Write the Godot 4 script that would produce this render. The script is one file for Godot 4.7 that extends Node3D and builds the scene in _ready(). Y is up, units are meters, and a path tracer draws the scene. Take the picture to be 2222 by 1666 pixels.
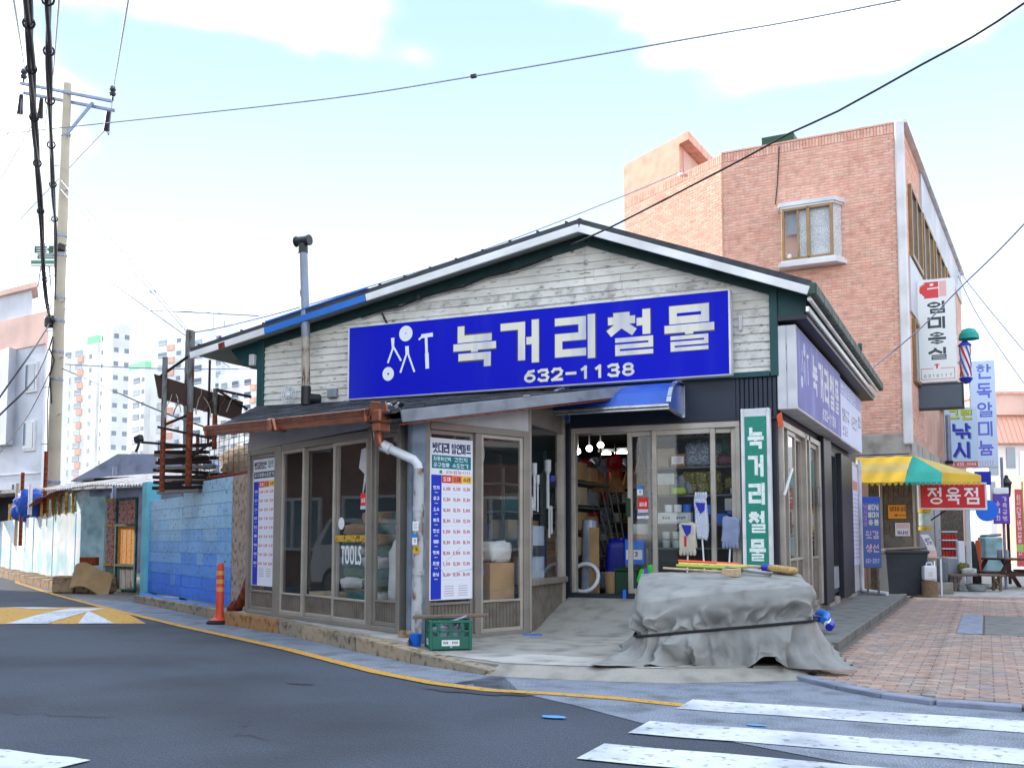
extends Node3D
# A corner hardware shop on a small Korean street. Scene axes: x runs right along the shop front, z comes out of it, y is up; the origin is the shop's right front corner on the road.

const ORD := ["first", "second", "third", "fourth", "fifth", "sixth", "seventh", "eighth", "ninth", "tenth", "eleventh", "twelfth"]
var M := {}
var T := {}
var used := {}
var rng := RandomNumberGenerator.new()

func C(r: float, g: float, b: float, a := 1.0) -> Color:
	return Color(r / 255.0, g / 255.0, b / 255.0, a)

# ---------------------------------------------------------------- mesh builder
class MB:
	var v := PackedVector3Array()
	var n := PackedVector3Array()
	var uv := PackedVector2Array()
	var ix := PackedInt32Array()
	var X := Transform3D()
	func _init(x := Transform3D()) -> void:
		X = x
	func vert(p: Vector3, nn: Vector3, t := Vector2.ZERO) -> int:
		v.append(X * p)
		n.append((X.basis * nn).normalized())
		uv.append(t)
		return v.size() - 1
	func tri(a: Vector3, b: Vector3, c: Vector3) -> void:
		var nn := (b - a).cross(c - a)
		if nn.length_squared() < 1e-16:
			return
		nn = nn.normalized()
		var k := vert(a, nn)
		vert(b, nn)
		vert(c, nn)
		ix.append_array([k, k + 2, k + 1])
	func quad(a: Vector3, b: Vector3, c: Vector3, d: Vector3, t0 := Vector2(0, 1), t1 := Vector2(1, 0)) -> void:
		var nn := (c - a).cross(d - b)
		if nn.length_squared() < 1e-16:
			return
		nn = nn.normalized()
		var k := vert(a, nn, t0)
		vert(b, nn, Vector2(t1.x, t0.y))
		vert(c, nn, t1)
		vert(d, nn, Vector2(t0.x, t1.y))
		ix.append_array([k, k + 2, k + 1, k, k + 3, k + 2])
	func box(c: Vector3, s: Vector3, b := Basis(), ch := 0.0) -> MB:
		var keep := X
		X = X * Transform3D(b, c)
		var h := s * 0.5
		if ch <= 0.0:
			quad(Vector3(-h.x, -h.y, h.z), Vector3(h.x, -h.y, h.z), Vector3(h.x, h.y, h.z), Vector3(-h.x, h.y, h.z))
			quad(Vector3(h.x, -h.y, -h.z), Vector3(-h.x, -h.y, -h.z), Vector3(-h.x, h.y, -h.z), Vector3(h.x, h.y, -h.z))
			quad(Vector3(h.x, -h.y, h.z), Vector3(h.x, -h.y, -h.z), Vector3(h.x, h.y, -h.z), Vector3(h.x, h.y, h.z))
			quad(Vector3(-h.x, -h.y, -h.z), Vector3(-h.x, -h.y, h.z), Vector3(-h.x, h.y, h.z), Vector3(-h.x, h.y, -h.z))
			quad(Vector3(-h.x, h.y, h.z), Vector3(h.x, h.y, h.z), Vector3(h.x, h.y, -h.z), Vector3(-h.x, h.y, -h.z))
			quad(Vector3(-h.x, -h.y, -h.z), Vector3(h.x, -h.y, -h.z), Vector3(h.x, -h.y, h.z), Vector3(-h.x, -h.y, h.z))
		else:
			var g := Vector3(h.x - ch, h.y - ch, h.z - ch)
			for ax in 3:
				var e := Vector3.ZERO
				var f := Vector3.ZERO
				var w := Vector3.ZERO
				e[(ax + 1) % 3] = g[(ax + 1) % 3]
				f[(ax + 2) % 3] = g[(ax + 2) % 3]
				w[ax] = h[ax]
				quad(w - e - f, w + e - f, w + e + f, w - e + f)
				quad(-w - e + f, -w + e + f, -w + e - f, -w - e - f)
				# edges along axis ax
				var p := (ax + 1) % 3
				var q := (ax + 2) % 3
				for sp in [-1.0, 1.0]:
					for sq in [-1.0, 1.0]:
						var l := Vector3.ZERO
						l[ax] = g[ax]
						var A := Vector3.ZERO
						A[p] = sp * h[p]
						A[q] = sq * g[q]
						var B := Vector3.ZERO
						B[p] = sp * g[p]
						B[q] = sq * h[q]
						if sp * sq > 0:
							quad(A - l, B - l, B + l, A + l)
						else:
							quad(B - l, A - l, A + l, B + l)
			for sx in [-1.0, 1.0]:
				for sy in [-1.0, 1.0]:
					for sz in [-1.0, 1.0]:
						var a := Vector3(sx * h.x, sy * g.y, sz * g.z)
						var bb := Vector3(sx * g.x, sy * h.y, sz * g.z)
						var cc := Vector3(sx * g.x, sy * g.y, sz * h.z)
						if sx * sy * sz > 0:
							tri(a, bb, cc)
						else:
							tri(a, cc, bb)
		X = keep
		return self
	func beam(p: Vector3, q: Vector3, w: float, h: float, ch := 0.0, up := Vector3.UP) -> MB:
		var d := (q - p)
		var l := d.length()
		d = d / l
		var u := up
		if absf(d.dot(u)) > 0.98:
			u = Vector3.BACK
		var s := d.cross(u).normalized()
		u = s.cross(d).normalized()
		return box((p + q) * 0.5, Vector3(l, h, w), Basis(d, u, s), ch)
	func tube(pts: Array, r: float, sides := 8, r2 := -1.0, caps := true) -> MB:
		var m := pts.size()
		var rows := []
		var prev := Vector3.ZERO
		for i in m:
			var d: Vector3 = (pts[mini(i + 1, m - 1)] - pts[maxi(i - 1, 0)]).normalized()
			var s: Vector3
			if i == 0:
				s = d.cross(Vector3.UP)
				if s.length() < 0.1:
					s = d.cross(Vector3.RIGHT)
				s = s.normalized()
			else:
				s = (prev - d * prev.dot(d)).normalized()
			prev = s
			var t := s.cross(d).normalized()
			var rr := r if r2 < 0 else lerpf(r, r2, float(i) / maxf(1, m - 1))
			var row := []
			for k in sides + 1:
				var a := TAU * k / sides
				var o := s * cos(a) + t * sin(a)
				row.append(vert(pts[i] + o * rr, o, Vector2(float(k) / sides, i)))
			rows.append(row)
		for i in m - 1:
			for k in sides:
				var a: int = rows[i][k]
				var b: int = rows[i + 1][k]
				var c: int = rows[i + 1][k + 1]
				var d: int = rows[i][k + 1]
				ix.append_array([a, c, b, a, d, c])
		if caps:
			for e in 2:
				var i: int = 0 if e == 0 else m - 1
				var o: Vector3 = pts[i]
				for k in range(1, sides - 1):
					var ring := []
					for q in [0, k, k + 1]:
						ring.append(X.affine_inverse() * v[rows[i][q]])
					if e == 0:
						tri(ring[0], ring[1], ring[2])
					else:
						tri(ring[0], ring[2], ring[1])
		return self
	func lathe(c: Vector3, prof: Array, sides := 16, b := Basis()) -> MB:
		var keep := X
		X = X * Transform3D(b, c)
		for i in prof.size() - 1:
			var p: Vector2 = prof[i]
			var q: Vector2 = prof[i + 1]
			var d := q - p
			var nr := Vector2(d.y, -d.x).normalized()
			var row := []
			for k in sides + 1:
				var a := TAU * k / sides
				var o := Vector3(cos(a), 0, -sin(a))
				var nn := o * nr.x + Vector3.UP * nr.y
				row.append(vert(o * p.x + Vector3.UP * p.y, nn))
				row.append(vert(o * q.x + Vector3.UP * q.y, nn))
			for k in sides:
				var a: int = row[k * 2]
				var e: int = row[k * 2 + 1]
				var f: int = row[k * 2 + 3]
				var g: int = row[k * 2 + 2]
				ix.append_array([a, e, f, a, f, g])
		X = keep
		return self
	func prism(poly: PackedVector2Array, d: float, x := Transform3D()) -> MB:
		# polygon in the xy plane of x, from z = 0 to z = d
		var keep := X
		X = X * x
		var p := poly
		if Geometry2D.is_polygon_clockwise(p):
			p = p.duplicate()
			p.reverse()
		# Geometry2D counts y down; after this p runs the same way round for every caller
		var area := 0.0
		for i in p.size():
			var a := p[i]
			var b := p[(i + 1) % p.size()]
			area += a.x * b.y - b.x * a.y
		if area < 0:
			p.reverse()
		var t := Geometry2D.triangulate_polygon(p)
		for i in range(0, t.size(), 3):
			var a := p[t[i]]
			var b := p[t[i + 1]]
			var c := p[t[i + 2]]
			if (b - a).cross(c - a) < 0:
				var s := b
				b = c
				c = s
			tri(Vector3(a.x, a.y, d), Vector3(b.x, b.y, d), Vector3(c.x, c.y, d))
			tri(Vector3(a.x, a.y, 0), Vector3(c.x, c.y, 0), Vector3(b.x, b.y, 0))
		for i in p.size():
			var a := p[i]
			var b := p[(i + 1) % p.size()]
			quad(Vector3(a.x, a.y, 0), Vector3(b.x, b.y, 0), Vector3(b.x, b.y, d), Vector3(a.x, a.y, d))
		X = keep
		return self
	func grid(f: Callable, nu: int, nv: int, closed := false, flip := false) -> MB:
		var P := []
		for j in nv + 1:
			var row := []
			for i in nu + 1:
				row.append(f.call(float(i) / nu, float(j) / nv))
			P.append(row)
		var k0 := v.size()
		for j in nv + 1:
			for i in nu + 1:
				var i0 := i - 1
				var i1 := i + 1
				if closed:
					i0 = (i - 1 + nu) % nu
					i1 = (i + 1) % nu
				else:
					i0 = maxi(i0, 0)
					i1 = mini(i1, nu)
				var du: Vector3 = P[j][i1] - P[j][i0]
				var dv: Vector3 = P[mini(j + 1, nv)][i] - P[maxi(j - 1, 0)][i]
				var nn := du.cross(dv)
				if nn.length_squared() < 1e-14:
					var j2 := 1 if j < nv / 2 else nv - 1
					nn = (P[j2][i1] - P[j2][i0]).cross(dv)
					if nn.length_squared() < 1e-14:
						nn = Vector3.UP
				nn = nn.normalized()
				vert(P[j][i], -nn if flip else nn, Vector2(float(i) / nu, 1.0 - float(j) / nv))
		for j in nv:
			for i in nu:
				var a := k0 + j * (nu + 1) + i
				var b := a + 1
				var c := b + nu + 1
				var d := a + nu + 1
				if flip:
					ix.append_array([a, b, c, a, c, d])
				else:
					ix.append_array([a, c, b, a, d, c])
		return self
	func blob(c: Vector3, s: Vector3, b := Basis(), e := 0.5, wob := 0.0, seed_ := 1, nu := 16, nv := 10) -> MB:
		# rounded box / pillow: e near 1 is an ellipsoid, near 0.2 a rounded box
		var no := FastNoiseLite.new()
		no.seed = seed_
		no.frequency = 1.6
		var f := func(u: float, w: float) -> Vector3:
			var a := -TAU * u
			var h := PI * (w - 0.5)
			var pw := func(x: float, k: float) -> float: return signf(x) * pow(absf(x), k)
			var p := Vector3(pw.call(cos(h), e) * pw.call(cos(a), e), pw.call(sin(h), e), pw.call(cos(h), e) * pw.call(sin(a), e))
			var k := 1.0 + wob * no.get_noise_3dv(p * 1.5)
			return c + b * (p * s * 0.5 * k)
		return grid(f, nu, nv, true)
	func mesh(m: Material) -> ArrayMesh:
		var a := []
		a.resize(Mesh.ARRAY_MAX)
		a[Mesh.ARRAY_VERTEX] = v
		a[Mesh.ARRAY_NORMAL] = n
		a[Mesh.ARRAY_TEX_UV] = uv
		a[Mesh.ARRAY_INDEX] = ix
		var r := ArrayMesh.new()
		r.add_surface_from_arrays(Mesh.PRIMITIVE_TRIANGLES, a)
		r.surface_set_material(0, m)
		return r

# ---------------------------------------------------------------- naming and placing
func numbered(called: String) -> String:
	if not used.has(called):
		used[called] = 0
		return called
	used[called] += 1
	return "%s_%03d" % [called, used[called]]

func tag(o: Node, label: String, category: String, group := "") -> void:
	o.set_meta("label", label)
	o.set_meta("category", category)
	if group:
		o.set_meta("group", group)

func thing(called: String, label: String, category: String, at := Vector3.ZERO, turn := 0.0, group := "") -> Node3D:
	var o := Node3D.new()
	o.name = numbered(called)
	add_child(o)
	o.position = at
	o.rotation.y = turn
	tag(o, label, category, group)
	return o

func part(called: String, mb: MB, m: Material, parent: Node) -> MeshInstance3D:
	return mesh_part(called, mb.mesh(m), parent)

func mesh_part(called: String, me: Mesh, parent: Node, x := Transform3D(), m: Material = null) -> MeshInstance3D:
	var o := MeshInstance3D.new()
	o.name = called
	o.mesh = me
	o.transform = x
	if m:
		o.material_override = m
	parent.add_child(o, true)
	return o

func one(called: String, mb: MB, m: Material, label: String, category: String, at := Vector3.ZERO, turn := 0.0, group := "") -> MeshInstance3D:
	var o := MeshInstance3D.new()
	o.name = numbered(called)
	o.mesh = mb.mesh(m)
	o.position = at
	o.rotation.y = turn
	add_child(o)
	tag(o, label, category, group)
	return o

func struct(called: String, mb: MB, m: Material) -> MeshInstance3D:
	var o := MeshInstance3D.new()
	o.name = numbered(called)
	o.mesh = mb.mesh(m)
	add_child(o)
	o.set_meta("kind", "structure")
	return o

func struct_node(called: String) -> Node3D:
	var o := Node3D.new()
	o.name = numbered(called)
	add_child(o)
	o.set_meta("kind", "structure")
	return o

func copies(called: String, me: Mesh, m: Material, xs: Array, parent: Node) -> void:
	if xs.is_empty():
		return
	var mm := MultiMesh.new()
	mm.transform_format = MultiMesh.TRANSFORM_3D
	mm.mesh = me
	mm.instance_count = xs.size()
	for i in xs.size():
		mm.set_instance_transform(i, xs[i])
	var o := MultiMeshInstance3D.new()
	o.name = called
	o.multimesh = mm
	o.material_override = m
	o.set_meta("kind", "stuff")
	parent.add_child(o, true)

func flat(poly: Array, y: float) -> MB:
	var m := MB.new()
	var p := PackedVector2Array()
	for q in poly:
		p.append(Vector2(q.x, -q.y))
	var t := Geometry2D.triangulate_polygon(p)
	for i in range(0, t.size(), 3):
		var a := p[t[i]]
		var b := p[t[i + 1]]
		var c := p[t[i + 2]]
		if (b - a).cross(c - a) < 0:
			var s := b
			b = c
			c = s
		m.tri(Vector3(a.x, y, -a.y), Vector3(b.x, y, -b.y), Vector3(c.x, y, -c.y))
	return m

func slab(poly: Array, y0: float, y1: float) -> MB:
	# a plate with the outline poly (x, z) between two heights
	var p := PackedVector2Array()
	for q in poly:
		p.append(Vector2(q.x, -q.y))
	return MB.new().prism(p, y1 - y0, Transform3D(Basis(Vector3.RIGHT, Vector3(0, 0, -1), Vector3.UP), Vector3(0, y0, 0)))

func face(a: Vector2, b: Vector2, y := 0.0) -> Transform3D:
	# a wall frame from a to b (x, z), left to right as seen from outside: x along, y up, z out
	var d := (b - a).normalized()
	var x := Vector3(d.x, 0, d.y)
	return Transform3D(Basis(x, Vector3.UP, x.cross(Vector3.UP)), Vector3(a.x, y, a.y))

func ry(a: float) -> Basis:
	return Basis(Vector3.UP, a)

# ---------------------------------------------------------------- materials
func noise(key: String, freq: float, stops: Array, cols: Array, size := 512, seed_ := 1, kind := FastNoiseLite.TYPE_SIMPLEX_SMOOTH, fract := FastNoiseLite.FRACTAL_FBM, octs := 4) -> void:
	var f := FastNoiseLite.new()
	f.seed = seed_
	f.noise_type = kind
	f.frequency = freq
	f.fractal_type = fract
	f.fractal_octaves = octs
	var g := Gradient.new()
	g.offsets = PackedFloat32Array(stops)
	g.colors = PackedColorArray(cols)
	var t := NoiseTexture2D.new()
	t.width = size
	t.height = size
	t.seamless = true
	t.noise = f
	t.color_ramp = g
	T[key] = t

func gv(x: float) -> Color:
	return Color(x, x, x)

func mat(key: String, col: Color, rough := 0.85, t1 := "", s1: Variant = 1.0, t2 := "", s2: Variant = 1.0, o := {}) -> StandardMaterial3D:
	var m := StandardMaterial3D.new()
	m.resource_name = key
	m.albedo_color = col
	m.roughness = rough
	var world: bool = o.get("world", false)
	if t1:
		m.albedo_texture = T[t1]
		m.uv1_triplanar = true
		m.uv1_world_triplanar = world
		m.uv1_scale = s1 if s1 is Vector3 else Vector3.ONE * float(s1)
	if t2:
		m.detail_enabled = true
		m.detail_albedo = T[t2]
		m.detail_blend_mode = BaseMaterial3D.BLEND_MODE_MUL
		m.detail_uv_layer = BaseMaterial3D.DETAIL_UV_2
		m.uv2_triplanar = true
		m.uv2_world_triplanar = world
		m.uv2_scale = s2 if s2 is Vector3 else Vector3.ONE * float(s2)
	if o.has("bump"):
		m.heightmap_enabled = true
		m.heightmap_texture = T[o.bump]
		m.heightmap_scale = o.get("bump_cm", 1.0)
		if not t1:
			m.uv1_triplanar = true
			m.uv1_world_triplanar = world
			m.uv1_scale = s1 if s1 is Vector3 else Vector3.ONE * float(s1)
	m.metallic = o.get("metal", 0.0)
	m.metallic_specular = o.get("spec", 0.5)
	if o.has("back"):
		m.backlight_enabled = true
		m.backlight = o.back
	if o.has("glow"):
		m.emission_enabled = true
		m.emission = o.get("glow_color", Color.WHITE)
		m.emission_energy_multiplier = o.glow
	M[key] = m
	return m

func textures() -> void:
	noise("grain", 0.09, [0.0, 0.5, 1.0], [gv(0.8), gv(0.93), gv(1.0)], 512, 3, FastNoiseLite.TYPE_SIMPLEX_SMOOTH, FastNoiseLite.FRACTAL_FBM, 3)
	noise("blotch", 0.008, [0.0, 0.3, 0.55, 1.0], [gv(0.7), gv(0.86), gv(0.95), gv(1.0)], 512, 5, FastNoiseLite.TYPE_SIMPLEX_SMOOTH, FastNoiseLite.FRACTAL_FBM, 6)
	noise("soft", 0.006, [0.0, 0.5, 1.0], [gv(0.86), gv(0.95), gv(1.0)], 256, 8, FastNoiseLite.TYPE_SIMPLEX_SMOOTH, FastNoiseLite.FRACTAL_FBM, 4)
	noise("grime", 0.012, [0.0, 0.22, 0.32, 0.48, 1.0], [C(120, 108, 92), C(150, 140, 122), C(214, 208, 196), C(250, 248, 244), gv(1.0)], 512, 11, FastNoiseLite.TYPE_SIMPLEX_SMOOTH, FastNoiseLite.FRACTAL_FBM, 6)
	noise("peel", 0.02, [0.0, 0.16, 0.21, 0.3, 1.0], [C(110, 106, 100), C(140, 136, 128), C(212, 210, 202), gv(0.97), gv(1.0)], 512, 17, FastNoiseLite.TYPE_SIMPLEX_SMOOTH, FastNoiseLite.FRACTAL_FBM, 5)
	noise("rust", 0.018, [0.0, 0.4, 0.55, 0.75, 1.0], [C(72, 36, 22), C(128, 62, 32), C(158, 84, 46), C(176, 112, 74), C(140, 118, 100)], 512, 19, FastNoiseLite.TYPE_SIMPLEX_SMOOTH, FastNoiseLite.FRACTAL_FBM, 5)
	noise("rusty_metal", 0.012, [0.0, 0.24, 0.31, 0.42, 1.0], [C(116, 66, 40), C(150, 104, 76), C(186, 178, 170), C(226, 226, 226), C(244, 246, 248)], 512, 23, FastNoiseLite.TYPE_SIMPLEX_SMOOTH, FastNoiseLite.FRACTAL_FBM, 5)
	noise("aggregate", 0.22, [0.0, 0.3, 0.55, 0.75, 1.0], [gv(0.38), gv(0.6), gv(0.74), gv(0.9), gv(1.0)], 1024, 29, FastNoiseLite.TYPE_CELLULAR, FastNoiseLite.FRACTAL_FBM, 3)
	noise("crack", 0.006, [0.0, 0.86, 0.93, 1.0], [gv(1.0), gv(0.97), gv(0.9), gv(0.78)], 1024, 31, FastNoiseLite.TYPE_SIMPLEX_SMOOTH, FastNoiseLite.FRACTAL_RIDGED, 3)
	noise("wash", 0.01, [0.0, 0.35, 0.5, 1.0], [C(176, 226, 240), C(206, 238, 246), gv(1.0), gv(1.0)], 512, 71, FastNoiseLite.TYPE_SIMPLEX_SMOOTH, FastNoiseLite.FRACTAL_FBM, 4)
	noise("lanes", 0.012, [0.0, 0.3, 0.5, 0.7, 1.0], [gv(0.7), gv(0.84), gv(0.93), gv(0.97), gv(1.0)], 512, 73, FastNoiseLite.TYPE_SIMPLEX_SMOOTH, FastNoiseLite.FRACTAL_FBM, 7)
	noise("chips", 0.04, [0.0, 0.2, 0.27, 0.36, 1.0], [gv(0.5), gv(0.66), gv(0.88), gv(0.97), gv(1.0)], 512, 79, FastNoiseLite.TYPE_SIMPLEX_SMOOTH, FastNoiseLite.FRACTAL_FBM, 6)
	noise("height", 0.05, [0.0, 1.0], [gv(0.0), gv(1.0)], 512, 37, FastNoiseLite.TYPE_SIMPLEX_SMOOTH, FastNoiseLite.FRACTAL_FBM, 5)
	noise("pebble", 0.2, [0.0, 1.0], [gv(0.0), gv(1.0)], 512, 41, FastNoiseLite.TYPE_CELLULAR, FastNoiseLite.FRACTAL_NONE, 1)
	noise("wrinkle", 0.012, [0.0, 1.0], [gv(0.0), gv(1.0)], 512, 43, FastNoiseLite.TYPE_SIMPLEX_SMOOTH, FastNoiseLite.FRACTAL_RIDGED, 4)
	noise("wood", 0.03, [0.0, 0.35, 0.6, 1.0], [gv(0.64), gv(0.82), gv(0.94), gv(1.0)], 512, 47, FastNoiseLite.TYPE_SIMPLEX_SMOOTH, FastNoiseLite.FRACTAL_FBM, 5)
	noise("brickish", 0.01, [0.0, 0.3, 0.6, 1.0], [gv(0.82), gv(0.92), gv(0.98), gv(1.0)], 512, 53, FastNoiseLite.TYPE_SIMPLEX_SMOOTH, FastNoiseLite.FRACTAL_FBM, 6)
	noise("print", 0.06, [0.0, 0.44, 0.47, 0.58, 0.61, 1.0], [C(30, 60, 150), C(40, 80, 170), C(230, 232, 236), C(236, 238, 240), C(120, 140, 60), C(40, 50, 90)], 256, 59, FastNoiseLite.TYPE_SIMPLEX_SMOOTH, FastNoiseLite.FRACTAL_FBM, 2)
	noise("lace", 0.09, [0.0, 0.42, 0.52, 1.0], [gv(0.72), gv(0.8), gv(1.0), gv(1.0)], 256, 61, FastNoiseLite.TYPE_CELLULAR, FastNoiseLite.FRACTAL_FBM, 2)

func materials() -> void:
	textures()
	mat("asphalt", C(99, 110, 128), 0.95, "aggregate", 0.42, "lanes", 0.06, {"world": true, "bump": "pebble", "bump_cm": 0.5})
	mat("old_asphalt", C(186, 198, 216), 0.95, "aggregate", 0.45, "blotch", 0.5, {"world": true, "bump": "pebble", "bump_cm": 0.5})
	mat("concrete", C(176, 172, 162), 0.92, "blotch", 0.6, "grain", 1.6, {"world": true, "bump": "height", "bump_cm": 0.5})
	mat("pale_concrete", C(204, 200, 192), 0.92, "blotch", 0.5, "grain", 1.4, {"world": true, "bump": "height", "bump_cm": 0.4})
	mat("dark_concrete", C(132, 132, 128), 0.92, "blotch", 0.6, "grain", 1.5, {"world": true, "bump": "height", "bump_cm": 0.5})
	mat("kerb_a", C(186, 168, 142), 0.93, "grime", 0.9, "grain", 2.2, {"world": true, "bump": "height", "bump_cm": 0.8})
	mat("kerb_b", C(170, 158, 138), 0.93, "grime", 1.2, "grain", 2.0, {"world": true, "bump": "height", "bump_cm": 0.8})
	mat("kerb_rust", C(190, 142, 92), 0.93, "grime", 1.0, "grain", 2.0, {"world": true, "bump": "height", "bump_cm": 0.8})
	mat("granite_kerb", C(150, 158, 178), 0.85, "grain", 2.0, "blotch", 0.7, {"world": true})
	mat("yellow_paint", C(216, 164, 66), 0.8, "chips", 0.6, "grain", 1.3, {"world": true, "bump": "pebble", "bump_cm": 0.3})
	mat("white_paint", C(216, 222, 230), 0.8, "chips", 0.5, "blotch", 0.25, {"world": true, "bump": "pebble", "bump_cm": 0.3})
	for i in 5:
		mat("paver_%d" % i, [C(188, 160, 146), C(176, 154, 144), C(196, 172, 156), C(166, 154, 148), C(186, 154, 138)][i], 0.9, "grain", 3.0, "blotch", 1.1, {"world": true, "bump": "height", "bump_cm": 0.3})
	mat("paver_joint", C(112, 102, 96), 0.95, "grain", 3.0, "", 1.0, {"world": true})
	for i in 4:
		mat("siding_%d" % i, [C(248, 247, 238), C(243, 242, 232), C(250, 249, 242), C(238, 237, 228)][i], 0.7, "peel", Vector3(0.35, 1.4, 0.35), "soft", 0.9, {"world": true})
	mat("siding_worn", C(232, 231, 224), 0.8, "peel", Vector3(0.7, 2.2, 0.7), "blotch", 0.9, {"world": true})
	mat("teal", C(18, 84, 88), 0.55, "soft", 0.8, "grain", 1.2)
	mat("teal_shaded", C(20, 62, 62), 0.6, "blotch", 0.8)  # trim teal for the barge boards, eave shade put into the colour
	mat("fascia_white", C(248, 249, 248), 0.45, "soft", 0.6)
	mat("fascia_blue", C(40, 120, 210), 0.5, "soft", 0.7)
	mat("soffit", C(178, 184, 174), 0.7, "soft", 0.7, "grain", 1.2)
	mat("roof_dark", C(62, 68, 74), 0.7, "blotch", 0.8)
	mat("gutter_green", C(64, 88, 82), 0.6, "rusty_metal", 0.7)
	mat("navy", C(36, 50, 70), 0.5, "soft", 0.8, "grain", 1.5)
	mat("navy_post", C(34, 40, 54), 0.45, "soft", 0.8)
	mat("aluminium", C(208, 201, 188), 0.4, "soft", 1.2, "grain", 2.0, {"metal": 0.35})
	mat("aluminium_dark", C(164, 158, 148), 0.42, "soft", 1.2, "grain", 2.0, {"metal": 0.3})
	mat("kick", C(138, 130, 118), 0.5, "soft", 1.0, "blotch", 0.9, {"metal": 0.3})
	mat("wing_panel", C(204, 204, 206), 0.6, "soft", 0.7)
	mat("wing_post", C(126, 144, 164), 0.55, "blotch", 0.6)
	for i in 4:
		mat("shingle_%d" % i, [C(78, 82, 90), C(66, 70, 78), C(88, 92, 100), C(58, 60, 68)][i], 0.95, "grain", 4.0, "blotch", 1.3, {"bump": "height", "bump_cm": 0.4})
	mat("copper", C(176, 112, 88), 0.32, "soft", 0.9, "blotch", 1.5, {"metal": 0.55})
	mat("rake_metal", C(158, 166, 176), 0.45, "blotch", 0.8, "soft", 1.0, {"metal": 0.2})
	mat("rusty_edge", C(200, 160, 136), 0.8, "rust", 1.4)
	mat("pvc", C(226, 230, 236), 0.35, "soft", 1.0)
	mat("pipe_white", C(206, 208, 212), 0.55, "rusty_metal", Vector3(1.0, 0.5, 1.0), "soft", 1.0)
	mat("flue_grey", C(140, 150, 164), 0.5, "soft", Vector3(2, 0.4, 2), "", 1.0, {"metal": 0.3})
	mat("flue_rusty", C(190, 180, 164), 0.6, "rusty_metal", Vector3(2.4, 0.5, 2.4), "", 1.0, {"metal": 0.2})
	mat("black_plastic", C(30, 33, 38), 0.5)
	mat("dark_iron", C(58, 52, 48), 0.75, "rust", 1.5)
	mat("rust_pipe", C(230, 190, 160), 0.85, "rust", 1.2, "grain", 2.0)
	mat("grey_pipe", C(130, 134, 134), 0.7, "rusty_metal", Vector3(1.0, 0.3, 1.0))
	mat("brown_sheet", C(70, 46, 40), 0.75, "soft", 0.8, "blotch", 0.7)
	mat("sign_side", C(222, 224, 228), 0.5, "soft", 0.8)
	mat("white_frame", C(232, 234, 236), 0.4, "soft", 1.0)
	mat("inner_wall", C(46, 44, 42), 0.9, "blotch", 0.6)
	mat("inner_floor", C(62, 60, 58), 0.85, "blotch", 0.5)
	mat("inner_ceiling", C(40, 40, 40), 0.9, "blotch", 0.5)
	mat("shelf_metal", C(112, 118, 116), 0.5, "soft", 1.0, "", 1.0, {"metal": 0.3})
	mat("cardboard", C(184, 150, 106), 0.9, "soft", 1.4, "grain", 2.0)
	mat("cardboard_pale", C(190, 176, 146), 0.9, "soft", 1.4, "grain", 2.0)
	mat("carton_white", C(220, 226, 222), 0.75, "soft", 1.4)
	mat("blue_plastic", C(28, 110, 226), 0.4)
	mat("deep_blue", C(22, 40, 168), 0.45)
	mat("green_plastic", C(14, 108, 84), 0.45, "soft", 1.5)
	mat("dark_green", C(14, 60, 40), 0.5)
	mat("lime_plastic", C(60, 240, 60), 0.35)
	mat("violet_plastic", C(120, 80, 220), 0.4)
	mat("red_plastic", C(206, 26, 30), 0.4)
	mat("orange_plastic", C(232, 92, 52), 0.5, "soft", 1.2)
	mat("orange_rod", C(238, 92, 36), 0.5)
	mat("white_plastic", C(232, 236, 240), 0.45)
	mat("cream_cloth", C(228, 220, 200), 0.95, "grain", 5.0, "soft", 2.0)
	mat("glove_grey", C(156, 168, 204), 0.95, "grain", 5.0, "soft", 2.0)
	mat("glove_white", C(216, 222, 240), 0.9, "lace", 3.0)
	mat("yellow_bag", C(206, 184, 50), 0.45, "print", 1.4, "soft", 2.0)
	mat("lime_bag", C(170, 200, 60), 0.45, "grain", 3.0)
	mat("print_bag", C(236, 240, 248), 0.4, "print", 2.4)
	mat("grey_bag", C(120, 128, 140), 0.5, "blotch", 3.0)
	mat("red_print", C(220, 120, 130), 0.5, "print", 2.6)
	mat("sack_green", C(60, 110, 84), 0.7, "grain", 3.0, "soft", 1.6)
	mat("sack_tan", C(186, 152, 108), 0.85, "grain", 3.0, "soft", 1.6)
	mat("sack_teal", C(52, 116, 120), 0.7, "grain", 3.0, "soft", 1.6)
	mat("sack_white", C(214, 216, 214), 0.7, "grain", 3.0, "soft", 1.6)
	mat("straw", C(196, 160, 104), 0.95, "wood", Vector3(3, 0.5, 3))
	mat("clear_roll", C(178, 194, 214), 0.25, "soft", 2.0)
	mat("tarp", C(158, 158, 154), 0.62, "soft", 0.6, "blotch", 0.8, {"bump": "wrinkle", "bump_cm": 0.3})
	mat("rope_black", C(24, 25, 30), 0.8)
	mat("crate_green", C(16, 104, 84), 0.5, "soft", 1.5)
	mat("plank", C(132, 112, 96), 0.9, "wood", Vector3(0.7, 5.0, 5.0))
	mat("plank_grey", C(142, 138, 128), 0.9, "wood", Vector3(0.7, 5.0, 5.0))
	mat("yellow_wood", C(232, 210, 120), 0.7, "wood", Vector3(0.7, 5.0, 5.0))
	mat("pale_wood", C(214, 186, 150), 0.75, "wood", Vector3(0.7, 5.0, 5.0))
	mat("dark_wood", C(96, 64, 50), 0.7, "wood", Vector3(0.8, 5.0, 5.0))
	mat("log", C(148, 126, 102), 0.95, "wood", Vector3(5, 0.6, 5))
	mat("newsprint", C(176, 180, 196), 0.9, "lace", 3.0)
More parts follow.
